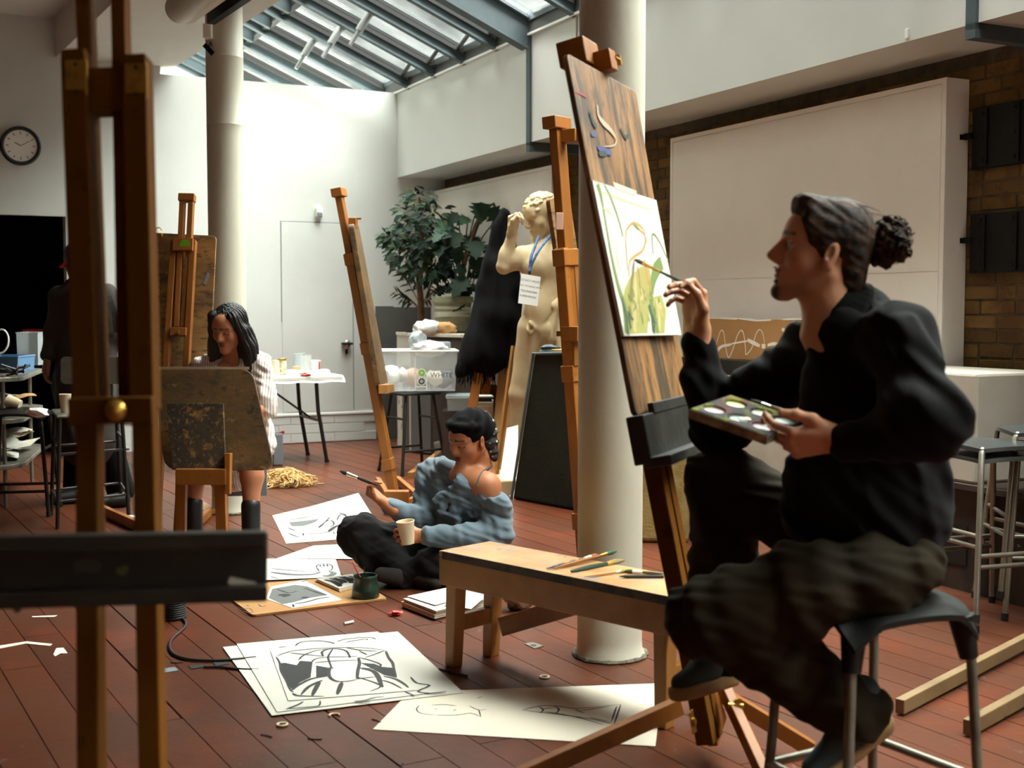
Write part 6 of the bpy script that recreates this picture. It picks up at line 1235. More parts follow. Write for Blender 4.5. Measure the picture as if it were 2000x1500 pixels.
def hand(sd, T, side, bends, thumb, skin, sc=1.0, nail=None, wrist=.07):
    """wrist at origin, fingers +X, back of hand +Z, thumb on side*Y; bends per finger: (mcp, pip, dip, splay)"""
    sd.T = T@Matrix.Scale(sc, 4); nail = nail or tuple(min(1, c*1.25+.03) for c in skin)
    ky = (.031, .011, -.010, -.029); kx = (.090, .094, .089, .080); L = ((.043, .026, .021), (.047, .030, .022), (.043, .028, .021), (.034, .021, .018)); rr = (.0092, .0093, .0088, .0078)
    for i in range(4):
        sd.cap((.004, ky[i]*.55*side, 0), (kx[i], ky[i]*side, .001), .0165, .0112, .014, skin)
    sd.ell((.050, .0, -.006), (.046, .037, .013), .012, skin); sd.ell((.032, .024*side, -.012), (.034, .018, .015), .012, skin)
    sd.cap((-wrist, 0, 0), (.006, .006*side, 0), .0235, .0225, .012, skin); sd.cap((-wrist, .008, 0), (.0, .012, 0), .020, .019, .012, skin); sd.cap((-wrist, -.008, 0), (.0, -.012, 0), .020, .019, .012, skin)
    for i in range(4):
        m, p, d, spl = bends[i]; pos = np.array((kx[i], ky[i]*side, .001)); a = 0; sd.ell(pos+np.array((0, 0, .003)), (.011, .010, .009), .006, skin)
        for j, b in enumerate((m, p, d)):
            a += R(b); dr = np.array((math.cos(a)*math.cos(R(spl)), math.sin(R(spl))*side*math.cos(a), -math.sin(a))); q = pos+dr*L[i][j]
            r0, r1 = rr[i]*(1-.11*j), rr[i]*(1-.11*(j+1)); sd.cap(pos, q, r0, r1, .0035, skin)
            if j == 2: up = np.array((math.sin(a), 0, math.cos(a))); sd.ell(q+up*r1*.55-dr*.004, (.006, .0045, .0035), .001, nail)
            pos = q
    sd.chain([(.016, .022*side, -.010)]+[tuple(t) for t in thumb], [.016, .0135, .0108, .0088], .008, skin)
    t1, t0 = np.array(thumb[-1]), np.array(thumb[-2]); sd.ell(t1+np.array((0, 0, .005))-(t1-t0)*.1, (.008, .006, .004), .001, nail)
    sd.T = Matrix.Identity(4)
def T4(v): return tuple(v)
mk('skin', (1, 1, 1), .5, vcol='Col', spec=.35, bump=(120, .04))
mk('hair_brown', S(34, 21, 11), .6, layers=[(S(92, 60, 30), 16, .44, .66, (1, 3, 3), .6)], bump=(70, .5, (1, 4, 4)), spec=.2)
mk('hair_black', S(12, 10, 9), .42, layers=[(S(30, 25, 21), 18, .55, .7, (4, 4, 1), .5)], bump=(70, .5, (4, 4, 1)), spec=.5)
mk('jacket_black', S(7, 6, 6), .9, spec=.15, layers=[(S(13, 12, 10), 3, .5, .75, None, .6)], bump=(160, .12), sheen=.03)
mk('trouser_olive', S(38, 30, 15), .9, spec=.2, layers=[(S(22, 17, 9), 4, .42, .68, None, .7)], bump=(160, .15))
mk('trouser_black', S(22, 20, 18), .9, spec=.25, layers=[(S(14, 12, 12), 4, .4, .7, None, .7)], bump=(160, .12))
mk('sweat_blue', S(96, 112, 122), .92, layers=[(S(68, 83, 94), 3.5, .42, .66, None, .65), (S(128, 142, 150), 9, .6, .72, None, .4)], bump=(190, .2), sheen=.15)
mk('shoe_suede', S(56, 68, 68), .9); mk('shoe_sole', S(150, 118, 74), .75, layers=[(S(96, 72, 44), 8, .5, .65, None, .6)])
mk('coat_dark', S(46, 38, 33), .9, bump=(150, .12)); mk('boot_black', S(18, 16, 16), .5)
m = mk('shirt_stripe', S(214, 204, 194), .85); nt = m.node_tree; wv = nt.nodes.new('ShaderNodeTexWave'); wv.inputs['Scale'].default_value = 22; wv.inputs['Distortion'].default_value = 1.2; tcn = nt.nodes.new('ShaderNodeTexCoord'); nt.links.new(tcn.outputs['Object'], wv.inputs[0])
mx = nt.nodes.new('ShaderNodeMix'); mx.data_type = 'RGBA'; mx.inputs[6].default_value = (*S(220, 212, 202), 1); mx.inputs[7].default_value = (*S(170, 152, 146), 1); rp = nt.nodes.new('ShaderNodeMapRange'); rp.inputs[1].default_value = .6; rp.inputs[2].default_value = .8; nt.links.new(wv.outputs[1], rp.inputs[0]); nt.links.new(rp.outputs[0], mx.inputs[0]); nt.links.new(mx.outputs[2], nt.nodes['Principled BSDF'].inputs['Base Color'])
m = mk('scarf_floral', S(30, 26, 28), .8); nt = m.node_tree; vo = nt.nodes.new('ShaderNodeTexVoronoi'); vo.inputs['Scale'].default_value = 46; tcn = nt.nodes.new('ShaderNodeTexCoord'); nt.links.new(tcn.outputs['Object'], vo.inputs[0])
hs = nt.nodes.new('ShaderNodeHueSaturation'); hs.inputs['Saturation'].default_value = 1.1; hs.inputs['Value'].default_value = .75; nt.links.new(vo.outputs['Color'], hs.inputs['Color'])
mx = nt.nodes.new('ShaderNodeMix'); mx.data_type = 'RGBA'; mx.inputs[6].default_value = (*S(34, 28, 26), 1); mr = nt.nodes.new('ShaderNodeMapRange'); mr.inputs[1].default_value = .35; mr.inputs[2].default_value = .20; mr.inputs[3].default_value = 0; mr.inputs[4].default_value = .85; nt.links.new(vo.outputs['Distance'], mr.inputs[0]); nt.links.new(mr.outputs[0], mx.inputs[0]); nt.links.new(hs.outputs[0], mx.inputs[7]); nt.links.new(mx.outputs[2], nt.nodes['Principled BSDF'].inputs['Base Color'])
mk('strap_grey', S(70, 68, 74), .8); mk('lanyard_blue', S(58, 92, 140), .7, layers=[(S(30, 44, 80), 40, .5, .55, None, .9)])
def person(label, fields, base): o = sdf_obj('person', fields, 'skin', None, base=base, col=(.3, .15, .08)); return tag(o, label, 'person')
def garment(name, par, sd, res, m_, disp=(), label=None): sd.disp += list(disp); o = sdf_obj(name, [(sd, res)], m_, par); return tag(o, label)

# ---------------------------------------------------------------- the painter on the black stool
SK1, LP1, BR1 = S(196, 140, 106), S(150, 84, 66), S(30, 20, 14)
H = P(1606, 499, 2.95); hd = SDF(); TH = frame(H, (-.985, .05, .165), UP); head(hd, TH, SK1, LP1, BR1, 1.0, 1.12, beard=S(46, 30, 20))
LH = lambda x, y, z: TH@V((x, y, z))
nb_ = P(1672, 650, 2.98); hd.cap(LH(-.03, 0, -.10), nb_, .052, .056, .03, SK1); hd.cap(nb_, P(1700, 720, 2.98), .056, .07, .04, SK1)
Sn, Sf = P(1762, 662, 2.82), P(1592, 690, 3.17); En, Wn = P(1802, 816, 2.66), P(1640, 858, 2.76); Ef, Wf = P(1402, 838, 3.30), P(1360, 664, 3.30)
Hn, Hf = P(1730, 1118, 2.87), P(1680, 1100, 3.07); Kn, An = P(1390, 1200, 2.80), P(1640, 1376, 2.93); Kf, Af = P(1412, 938, 3.30), P(1408, 1275, 3.34)
core = SDF()
for a, b, r0, r1 in ((nb_, P(1735, 1060, 2.97), .08, .10), (Sn, Sf, .05, .05), (Sn, En, .045, .038), (En, P(1735, 850, 2.72), .036, .030), (P(1735, 850, 2.72), Wn, .030, .025), (Sf, Ef, .045, .038), (Ef, P(1368, 735, 3.30), .036, .030), (P(1368, 735, 3.30), Wf, .030, .025), (Hn, Hf, .09, .09), (Hn, Kn, .075, .05), (Kn, An, .048, .036), (Hf, Kf, .075, .05), (Kf, Af, .048, .036)): core.cap(a, b, r0, r1, .03, SK1)
TR_ = frame(Wf+V((.004, -.01, .022)), (-.12, .12, .98), (.80, .58, .02)); hr = SDF()
hand(hr, TR_, 1, ((44, 50, 26, 6), (60, 30, 16, 2), (66, 30, 16, -5), (72, 36, 20, -12)), ((.050, .044, -.018), (.086, .046, -.034), (.112, .034, -.046)), SK1, 1.06, wrist=.045)
TL_ = frame(Wn+V((-.012, 0, .0)), (-.97, .10, -.10), (.05, -.80, -.50)); hl_ = SDF()
hand(hl_, TL_, -1, ((38, 26, 14, 4), (44, 26, 14, 0), (48, 28, 16, -3), (52, 30, 18, -6)), ((.045, -.050, -.012), (.078, -.062, -.020), (.108, -.066, -.026)), SK1, 1.02)
man = person('bearded man with a dark curly bun, dressed in black, sitting on a stool painting', [(hd, .0026), (hr, .0024), (hl_, .0024), (core, .012)], V((cs.x, cs.y, .0)))
# hair
hs_ = SDF(); hs_.T = TH
hs_.ell((-.018, 0, .052), (.098, .082, .088), .01); hs_.ell((.045, 0, .104), (.047, .058, .032), .02); hs_.ell((.062, 0, .118), (.022, .045, .018), .015); hs_.ell((-.064, 0, -.015), (.044, .060, .068), .025); hs_.ell((-.040, 0, .088), (.060, .064, .044), .02)
for s_ in (-1, 1): hs_.ell((.022, .066*s_, .046), (.036, .016, .036), .015); hs_.ell((.010, .071*s_, .012), (.012, .008, .026), .01); hs_.ell((.050, .054*s_, .076), (.02, .016, .03), .012)
hs_.ell((-.078, 0, -.062), (.030, .045, .036), .02)
hs_.ell((.100, 0, .035), (.04, .075, .052), .012, None, True); hs_.T = Matrix.Identity(4)
hs_.disp += [folds(.0016, 230, tuple(TH.to_3x3()@V((-.15, 0, 1))), 71), folds(.0012, 300, tuple(TH.to_3x3()@V((0, 1, .3))), 72)]; hair = sdf_obj('hair', [(hs_, .0034)], 'hair_brown', man)
bs = SDF(); bs.T = TH@Matrix.Translation((.012, 0, .036)); bs.ell((-.158, 0, .022), (.046, .046, .044), .01); bs.ell((-.135, 0, .022), (.03, .035, .035), .015); bs.ell((-.160, .0, .050), (.030, .034, .022), .015); bs.ell((-.180, 0, .002), (.028, .03, .026), .012); bs.ell((-.150, 0, -.018), (.030, .03, .022), .012); bs.T = Matrix.Identity(4); bs.disp += [folds(.007, 150, (1, .3, 1), 4), folds(.004, 300, (0, 1, 1), 9)]
sdf_obj('hair_bun', [(bs, .0036)], 'hair_brown', man)
mb = MB(); g = random.Random(6)
for k in range(170):
    a, b = g.random()*6.28, g.uniform(-1.2, 1.3); c0 = V((-.148+.046*math.cos(a)*math.cos(b), .046*math.sin(b), .058+.048*math.sin(a)*math.cos(b))); ax = V((g.uniform(-1, 1), g.uniform(-1, 1), g.uniform(-1, 1))).normalized(); t1 = ax.orthogonal().normalized(); t2 = ax.cross(t1); rr = g.uniform(.007, .014); ph = g.random()*6.28
    mb.tube([TH@(c0+(t1*math.cos(ph+i*.55)+t2*math.sin(ph+i*.55))*rr+ax*i*.0012) for i in range(9)], [.0012+.0012*math.sin(PI*i/8) for i in range(9)], 4)
for k in range(26):
    c0 = V((-.095+g.uniform(-.025, .02), g.uniform(-.04, .04), -.070+g.uniform(-.015, .02))); rr = g.uniform(.007, .013); ph = g.random()*6.28; mb.tube([TH@(c0+V((-.004*i+rr*math.cos(ph+i*.6), rr*.6*math.sin(ph+i*.6), -.0035*i))) for i in range(9)], [.0022-.0002*i for i in range(9)], 4)
for k in range(40):
    u = g.uniform(-.9, .9); c0 = V((.06-.14*g.random(), u*.06, .0)); c0.z = .128-.4*c0.y**2*8-abs(c0.x+.02)**1.5*1.2; mb.tube([TH@(c0+V((-.012*i, .002*i*u, .004*math.sin(i*.7)+.001))) for i in range(6)], .0008, 3)
part('curls', mb, 'hair_brown', man, smooth=True, kind='stuff')
# jacket
jk = SDF(); k = .045
jk.cap(P(1690, 672, 2.98), P(1712, 820, 2.98), .115, .155, k); jk.cap(P(1712, 820, 2.98), P(1718, 1000, 2.97), .155, .155, k); jk.cap(P(1718, 1000, 2.97), P(1712, 1080, 2.97), .155, .14, k)
jk.cap(Sn, Sf, .082, .072, .06); jk.cap(P(1775, 700, 2.9), P(1785, 900, 2.92), .07, .075, .06)
jk.cap(Sn, En, .074, .072, .04); jk.ell(En+V((.008, 0, -.006)), (.078, .075, .08), .05); jk.cap(En, P(1735, 850, 2.72), .070, .054, .03); jk.cap(P(1735, 850, 2.72), P(1652, 858, 2.755), .053, .038, .02); jk.cap(P(1662, 858, 2.752), P(1645, 858, 2.76), .037, .036, .006)
jk.cap(Sf, P(1490, 765, 3.24), .082, .078, .04); jk.cap(P(1490, 765, 3.24), Ef, .078, .072, .04); jk.cap(Ef, P(1368, 735, 3.29), .072, .058, .03); jk.cap(P(1368, 735, 3.29), P(1362, 680, 3.295), .056, .046, .015)
jk.cap(P(1650, 640, 2.92), P(1690, 596, 2.97), .045, .052, .03); jk.cap(P(1690, 600, 2.97), P(1620, 640, 3.03), .045, .03, .03)
jk.cap(P(1612, 682, 2.95), P(1630, 780, 2.95), .040, .09, .04); jk.cap(P(1606, 668, 2.95), P(1655, 640, 2.9), .028, .04, .03); jk.cap(P(1600, 905, 2.93), P(1590, 1000, 2.95), .07, .07, .06)
jk.cap(P(1628, 560, 2.97), P(1634, 622, 2.97), .066, .052, .006, None, True)
jk.disp += [folds(.008, 42, (.6, .1, 1), 12), folds(.004, 90, (1, 0, .6), 5)]
# fold ridges across the near sleeve and shoulder
for a, b in (((1780, 625), (1830, 710)), ((1755, 640), (1815, 740)), ((1735, 690), (1800, 780)), ((1790, 740), (1835, 790))): jk.cap(P(*a, 2.745), P(*b, 2.68), .012, .015, .025)
jacket = sdf_obj('jacket', [(jk, .0065)], 'jacket_black', man)
cl_ = SDF(); ca, cb_ = P(1662, 562, 2.97), P(1600, 638, 2.955); cc_ = (ca+cb_)/2; e1 = (cb_-ca).normalized(); e2 = V((0, 1, 0)); en = e2.cross(e1); en = en if en.z > 0 else -en; rl = (cb_-ca).length/2
for i in range(28):
    a0, a1 = [R(14+332*j/28) for j in (i, i+1)]
    for h_, rr, f_ in ((.016, .0075, .98), (.006, .008, 1.02), (-.006, .0085, 1.10), (-.018, .009, 1.22), (-.030, .009, 1.36)): f = lambda a: T4(cc_+e1*math.cos(a)*(rl*f_+.004)+e2*math.sin(a)*.063*f_+en*(h_-.010*(math.cos(a)+1)*(f_-1)*3)); cl_.cap(f(a0), f(a1), rr, rr, .009)
sdf_obj('collar', [(cl_, .004)], 'jacket_black', man)
# trousers
tr = SDF(); k = .04
tr.ell(P(1718, 1088, 2.97), (.15, .17, .13), k); tr.cap(Hn, P(1570, 1150, 2.82), .105, .098, k); tr.cap(P(1570, 1150, 2.82), Kn, .098, .088, k); tr.ell(Kn+V((-.005, 0, -.01)), (.085, .085, .09), .03)
tr.cap(Kn, P(1520, 1292, 2.87), .086, .084, .03); tr.cap(P(1520, 1292, 2.87), An, .084, .075, .03); tr.cap(An, P(1690, 1386, 2.96), .074, .066, .02)
tr.cap(Hf, P(1560, 1010, 3.2), .105, .095, k); tr.cap(P(1560, 1010, 3.2), Kf, .095, .088, k); tr.cap(Kf, P(1414, 1100, 3.32), .090, .088, .03); tr.cap(P(1414, 1100, 3.32), Af, .086, .070, .02); tr.cap(P(1375, 960, 3.28), P(1385, 1180, 3.32), .04, .04, .05)
for a, b, d0 in (((1400, 1240), (1520, 1262), 2.76), ((1400, 1268), (1500, 1275), 2.77), ((1390, 1215), (1480, 1230), 2.73), ((1560, 1190), (1640, 1120), 2.76), ((1520, 1170), (1600, 1100), 2.76), ((1640, 1170), (1760, 1190), 2.79)): tr.cap(P(*a, d0), P(*b, d0+.01), .012, .012, .03)
tr.disp += [folds(.009, 38, (1, 0, .5), 21), folds(.004, 95, (.3, .3, 1), 22)]
sdf_obj('trousers', [(tr, .0065)], 'trouser_olive', man)
for nm, an, heel, toe in (('shoe', P(1690, 1390, 2.97), P(1728, 1398, 3.0), P(1592, 1510, 2.92)), ('shoe', P(1408, 1290, 3.34), P(1425, 1318, 3.36), P(1362, 1338, 3.24))):
    fd_ = (toe-heel).normalized(); sole_n = (an-(heel+toe)/2); sole_n = (sole_n-fd_*sole_n.dot(fd_)).normalized(); L = max((toe-heel).length, .23)
    TS = frame(heel, fd_, sole_n); sh_ = SDF(); sh_.T = TS
    sh_.cap((.035, 0, .045), (.13, 0, .035), .042, .038, .02); sh_.cap((.12, 0, .03), (.235, 0, .018), .036, .026, .02); sh_.cap((.03, 0, .05), (.035, 0, .10), .042, .044, .02)
    o = sdf_obj(nm, [(sh_, .006)], 'shoe_suede', man)
    so_ = SDF(); so_.T = TS; so_.cap((.03, 0, -.004), (.12, 0, -.004), .043, .040, .01); so_.cap((.12, 0, -.004), (.235, 0, -.004), .043, .036, .01); so_.box((.13, 0, .06), (.3, .1, .05), .004, .002, None, True); so_.box((.13, 0, -.075), (.3, .1, .05), .004, .002, None, True); so_.T = Matrix.Identity(4)
    sdf_obj('sole', [(so_, .005)], 'shoe_sole', o)
# brush in the raised hand, touching the canvas
tip = PPL(1240, 507, kc[3]+bnr*.002, bnr); end = P(1369, 569, 3.24)
brush('paint_brush', end, tip, 'thin black brush in the painter\'s raised hand touching the canvas', .0046, 'black', 'brass', mk('bristle_dark', S(60, 50, 30), .7), None, .60, .26)
# palette tray
pq = [P(1347, 797, 2.86), P(1432, 772, 3.0), P(1570, 821, 2.88), P(1500, 850, 2.74)]; px_ = (pq[3]-pq[0]).normalized(); pn_ = px_.cross(pq[1]-pq[0]).normalized(); pn_ = pn_ if pn_.z > 0 else -pn_; py_ = pn_.cross(px_); PL, PW = (pq[3]-pq[0]).length, (pq[1]-pq[0]).length
mk('palette_top', S(86, 82, 84), .85, spec=.1, layers=[(S(134, 84, 62), 14, .5, .62, None, .8), (S(140, 150, 50), 19, .52, .62, None, .8), (S(90, 110, 140), 14, .62, .7, None, .6)])
mk('palette_side', S(170, 150, 118), .6, layers=[(S(84, 60, 44), 10, .45, .6, None, .8), (S(90, 96, 72), 13, .55, .65, None, .7), (S(150, 60, 50), 20, .66, .72, None, .7)])
sd = SDF(); sd.T = frame(pq[0]+px_*PL/2+py_*PW/2-pn_*.012, px_, pn_); sd.box((0, 0, 0), (PL/2, PW/2, .012), .004, .002); wells = [(-.062, -.036), (.0, -.036), (.060, -.036), (-.055, .038), (.010, .038), (.066, .038)]
for x, y in wells: sd.ell((x*PL/.19, y*PW/.16, .012), (.027, .026, .013), .003, None, True)
TPal = sd.T.copy(); sd.T = Matrix.Identity(4); pal = sdf_obj('paint_palette', [(sd, .0024)], 'palette_top', None, base=pq[0]); tag(pal, 'paint-filled six well palette tray held in the painter\'s hand', 'palette')
mb = MB(); 
for a, b in ((pq[0], pq[0]+px_*PL), ): mb.hexa([a-py_*.001-pn_*.0235, b-py_*.001-pn_*.0235, b-py_*.0003-pn_*.0235, a-py_*.0003-pn_*.0235, a-py_*.001-pn_*.003, b-py_*.001-pn_*.003, b-py_*.0003-pn_*.003, a-py_*.0003-pn_*.003])
part('side_paint', mb, 'palette_side', pal)
for (x, y), c1 in zip(wells, ((112, 56, 48), (60, 120, 80), (150, 40, 48), (180, 196, 50), (120, 130, 40), (70, 110, 60))):
    mb = MB(); c_ = TPal@V((x*PL/.19, y*PW/.16, .0075)); g = random.Random(int(c1[0])); vs = [c_+px_*math.cos(a)*.024*g.uniform(.85, 1.08)+py_*math.sin(a)*.023*g.uniform(.85, 1.08) for a in [2*PI*k/14 for k in range(14)]]; mb.add(vs+[c_+pn_*.003], [(k, (k+1) % 14, 14) for k in range(14)]); part('paint_dab', mb, mk('dab_%d' % c1[0], S(*c1), .3), pal, smooth=60)
for (x, y, c1) in ((.012, -.030, (214, 120, 30)), (.005, -.042, (40, 130, 90)), (.066, -.03, (50, 130, 80)), (-.048, .034, (200, 210, 70))):
    mb = MB(); c_ = TPal@V((x, y, .0105)); g = random.Random(int(c1[1])); vs = [c_+px_*math.cos(a)*.013*g.uniform(.6, 1.2)+py_*math.sin(a)*.011*g.uniform(.6, 1.2) for a in [2*PI*k/11 for k in range(11)]]; mb.add(vs+[c_+pn_*.003], [(k, (k+1) % 11, 11) for k in range(11)]); part('paint_dab', mb, mk('dab2_%d' % c1[0], S(*c1), .3), pal, smooth=60)
a, b = TPal@V((-.02, PW/2+.006, .012)), TPal@V((PL/2+.01, PW/2-.002, .018)); brush('paint_brush', b, a-px_*.03, 'thin pale wooden brush lying along the far rim of the palette', .0035, 'cup_paper', 'chrome', 'ink')

# ---------------------------------------------------------------- woman cross-legged on the floor
SK2, LP2 = S(168, 108, 74), S(116, 60, 48); D = 5.95
H = P(917, 860, D); hd = SDF(); TH = frame(H, (-.66, -.68, -.30), (-.18, -.26, .95)); head(hd, TH, SK2, LP2, S(34, 20, 14), 1.02, .85, eye='down'); LH2 = TH.copy()
nb_ = P(918, 925, 6.02); hd.cap(TH@V((-.03, 0, -.10)), nb_, .050, .060, .03, SK2)
Ls, Rs = P(950, 950, 5.86), P(846, 928, 6.12); Re, Rw = P(826, 1022, 5.98), P(752, 982, 5.80); Le, Lw = P(968, 1046, 5.80), P(829, 1047, 5.72); pel = P(905, 1098, 6.18)
hd.cap(nb_, P(930, 955, 5.98), .07, .10, .05, SK2); hd.cap(nb_, Ls, .05, .056, .05, SK2); hd.ell(Ls, (.062, .06, .058), .04, SK2); hd.cap(Ls, P(962, 990, 5.84), .056, .050, .03, SK2); hd.cap(nb_, P(860, 930, 6.1), .05, .045, .05, SK2); hd.cap(P(890, 930, 5.93), P(925, 945, 5.88), .035, .05, .05, SK2)
core = SDF()
for a, b, r0, r1 in ((P(930, 960, 6.0), pel, .10, .11), (Ls, Le, .045, .036), (Le, Lw, .035, .025), (Rs, Re, .045, .036), (Re, Rw, .035, .025)): core.cap(a, b, r0, r1, .03, SK2)
KR, KL = P(706, 1046, 5.90), P(858, 1104, 5.80); A1, A2 = P(812, 1122, 5.86), P(770, 1128, 5.80)
for a, b, r0, r1 in ((pel, KR, .08, .05), (KR, A1, .045, .035), (pel, KL, .08, .05), (KL, A2, .045, .035)): core.cap(a, b, r0, r1, .03, SK2)
h1, h2 = SDF(), SDF()
hand(h1, frame(Rw+V((-.008, 0, .004)), (-.72, -.12, .62), (-.55, .35, -.7)), -1, ((55, 60, 35, 3), (62, 55, 30, 0), (66, 55, 30, -3), (60, 50, 28, -6)), ((.048, -.046, -.016), (.080, -.052, -.034), (.100, -.040, -.048)), SK2, .92)
TCup = P(797, 1040, 5.70)
hand(h2, frame(Lw+V((-.012, 0, .0)), (-.93, -.05, .02), (.05, -.9, .42)), -1, ((30, 38, 20, 6), (36, 42, 22, 1), (42, 44, 24, -4), (48, 44, 24, -9)), ((.046, -.044, -.022), (.074, -.046, -.042), (.094, -.036, -.056)), SK2, .94)
wom = person('woman in a blue sweatshirt and headscarf sitting cross-legged on the floor', [(hd, .0045), (h1, .0032), (h2, .0032), (core, .014)], V((pel.x, pel.y, 0)))
sw = SDF(); k = .04
sw.cap(P(905, 990, 6.02), P(915, 1060, 6.1), .145, .165, k); sw.cap(P(915, 1060, 6.1), P(912, 1085, 6.15), .17, .165, k); sw.cap(P(872, 945, 6.04), P(905, 985, 6.0), .095, .13, .05); sw.cap(Rs, P(870, 935, 6.05), .075, .09, .04)
sw.cap(Rs, Re, .078, .072, .035); sw.cap(Re, P(765, 990, 5.83), .068, .044, .03); sw.cap(P(772, 992, 5.85), P(759, 986, 5.82), .042, .038, .006)
sw.cap(P(968, 992, 5.85), Le, .078, .082, .04); sw.cap(Le, P(860, 1048, 5.74), .076, .05, .03); sw.cap(P(860, 1048, 5.74), P(834, 1047, 5.72), .046, .040, .008)
sw.cap(P(905, 935, 5.88), P(975, 985, 5.80), .035, .045, .03); sw.cap(P(975, 985, 5.80), P(966, 1000, 6.0), .045, .05, .03); sw.cap(P(900, 945, 5.9), P(868, 912, 5.98), .03, .035, .03); sw.cap(P(868, 912, 5.98), P(862, 905, 6.12), .035, .03, .03)
tw_ = P(903, 936, 5.84)
for x, y, r in ((860, 1000, .016), (880, 1010, .014), (895, 1020, .015), (920, 1010, .015), (940, 1010, .016), (960, 1015, .018), (850, 975, .014), (975, 1040, .018)): sw.cap(tw_, P(x, y, 5.85), .012, r, .03)
sw.cap(LH2@V((-.02, 0, -.12)), P(925, 935, 5.93), .06, .055, .01, None, True); sw.cap(P(935, 930, 5.86), P(962, 955, 5.8), .045, .05, .012, None, True); sw.cap(P(905, 915, 5.84), P(910, 928, 5.80), .04, .03, .01, None, True)
sw.disp += [folds(.008, 55, (1, .2, .5), 31), folds(.0045, 120, (.4, 0, 1), 32)]
garment('sweatshirt', wom, sw, .0075, 'sweat_blue')
tz = SDF(); k = .05
tz.ell(P(905, 1110, 6.2), (.17, .16, .10), k); tz.cap(pel, KR, .11, .095, k); tz.ell(KR, (.095, .10, .10), .03); tz.cap(KR, P(790, 1118, 5.85), .090, .070, k); tz.cap(pel, KL, .11, .095, k); tz.ell(KL+V((0, 0, -.01)), (.10, .095, .09), .03); tz.cap(KL, P(790, 1128, 5.8), .085, .07, k); tz.cap(P(720, 1090, 5.86), P(800, 1130, 5.84), .06, .06, .05)
tz.disp += [folds(.009, 45, (1, 0, .7), 41), folds(.004, 100, (.5, .5, 1), 42)]
garment('trousers', wom, tz, .0085, 'trouser_black')
for a, b in ((P(775, 1128, 5.76), P(745, 1122, 5.74)), (P(815, 1138, 5.78), P(850, 1146, 5.72))): s_ = SDF(); a.z = max(a.z, .05); b.z = max(b.z, .035); s_.cap(a, b, .045, .035, .02); o = sdf_obj('shoe', [(s_, .008)], 'coat_dark', wom)
sc_ = SDF(); sc_.T = LH2@Matrix.Scale(1.02, 4); sc_.ell((-.022, 0, .060), (.112, .092, .088), .01); sc_.ell((-.075, 0, .02), (.06, .072, .07), .03)
for a in range(10): t0 = R(-80+16*a); sc_.cap((.085*math.cos(t0)-.01, .084*math.sin(t0), .078+.02*math.cos(t0)), (.085*math.cos(t0+R(16))-.01, .084*math.sin(t0+R(16)), .078+.02*math.cos(t0+R(16))), .014, .014, .02)
sc_.ell((.098, 0, .002), (.052, .1, .054), .012, None, True); sc_.box((.0, 0, -.06), (.3, .3, .05), .01, .01, None, True); sc_.T = Matrix.Identity(4); sc_.disp.append(folds(.005, 110, tuple(LH2.to_3x3()@V((1, 0, 1))), 3))
garment('headscarf', wom, sc_, .005, 'black_cloth')
sc_ = SDF(); sc_.T = LH2; sc_.ell((-.115, .0, .05), (.035, .07, .06), .02); sc_.ell((-.10, .02, -.02), (.045, .05, .05), .03); sc_.cap((-.10, .03, -.04), (-.085, .055, -.12), .04, .022, .03); sc_.T = Matrix.Identity(4); sc_.disp.append(folds(.006, 120, (0, 0, 1), 5))
garment('scarf_tail', wom, sc_, .005, 'scarf_floral', label='floral patterned scarf tail')
mb = MB(); p = LH2@V((.0, .092, -.035)); mb.tube([p, p-UP*.03], .0022, 5); mb.ico(p-UP*.036, .006, 1); part('earring', mb, 'chrome', wom, smooth=40, label='small silver earring')
for pts in (((958, 936, 5.85), (945, 918, 5.93), (962, 915, 6.03)), ((931, 950, 5.80), (940, 925, 5.84), (958, 912, 5.98))):
    mb = MB(); mb.tube(smooth_path([P(*p) for p in pts], 4), .006, 6); part('strap', mb, 'strap_grey', wom, smooth=60)
mb = MB(); cup(mb, TCup+V((.0, .0, -.052)), .029, .042, .108, axis=V((-.12, -.05, 1))); solo('paper_cup', mb, 'cup_paper', 'cream paper cup in the hand of the woman on the floor', 'cup', smooth=40)
a, b = P(738, 948, 5.72), P(664, 920, 5.74); brush('paint_brush', a, b, 'flat brown brush held up by the woman on the floor', .0075, 'coat_dark', 'chrome', 'coat_dark', None, .55, .27)

# ---------------------------------------------------------------- woman drawing behind the board
SK3, LP3 = S(176, 114, 82), S(136, 80, 64); H = P(447, 642, 6.86); hd = SDF(); TH = frame(H, (-.30, -.84, -.36), (-.06, -.34, .93)); head(hd, TH, SK3, LP3, S(24, 16, 12), 1.0, .95, eye='down'); L3 = TH.copy()
nb_ = P(450, 722, 6.96); hd.cap(L3@V((-.03, 0, -.10)), nb_, .05, .06, .03, SK3); hd.cap(nb_, P(452, 760, 6.94), .07, .10, .05, SK3)
Ls, Rs = P(502, 712, 6.94), P(398, 722, 7.00); Le, Re = P(519, 800, 6.84), P(380, 810, 6.90); Lw, Rw = P(470, 808, 6.66), P(410, 770, 6.69); pel = P(455, 905, 7.22)
core = SDF()
for a, b, r0, r1 in ((nb_, pel, .09, .12), (Ls, Rs, .045, .045), (Ls, Le, .045, .036), (Rs, Re, .045, .036), (Re, Rw, .034, .025)): core.cap(a, b, r0, r1, .03, SK3)
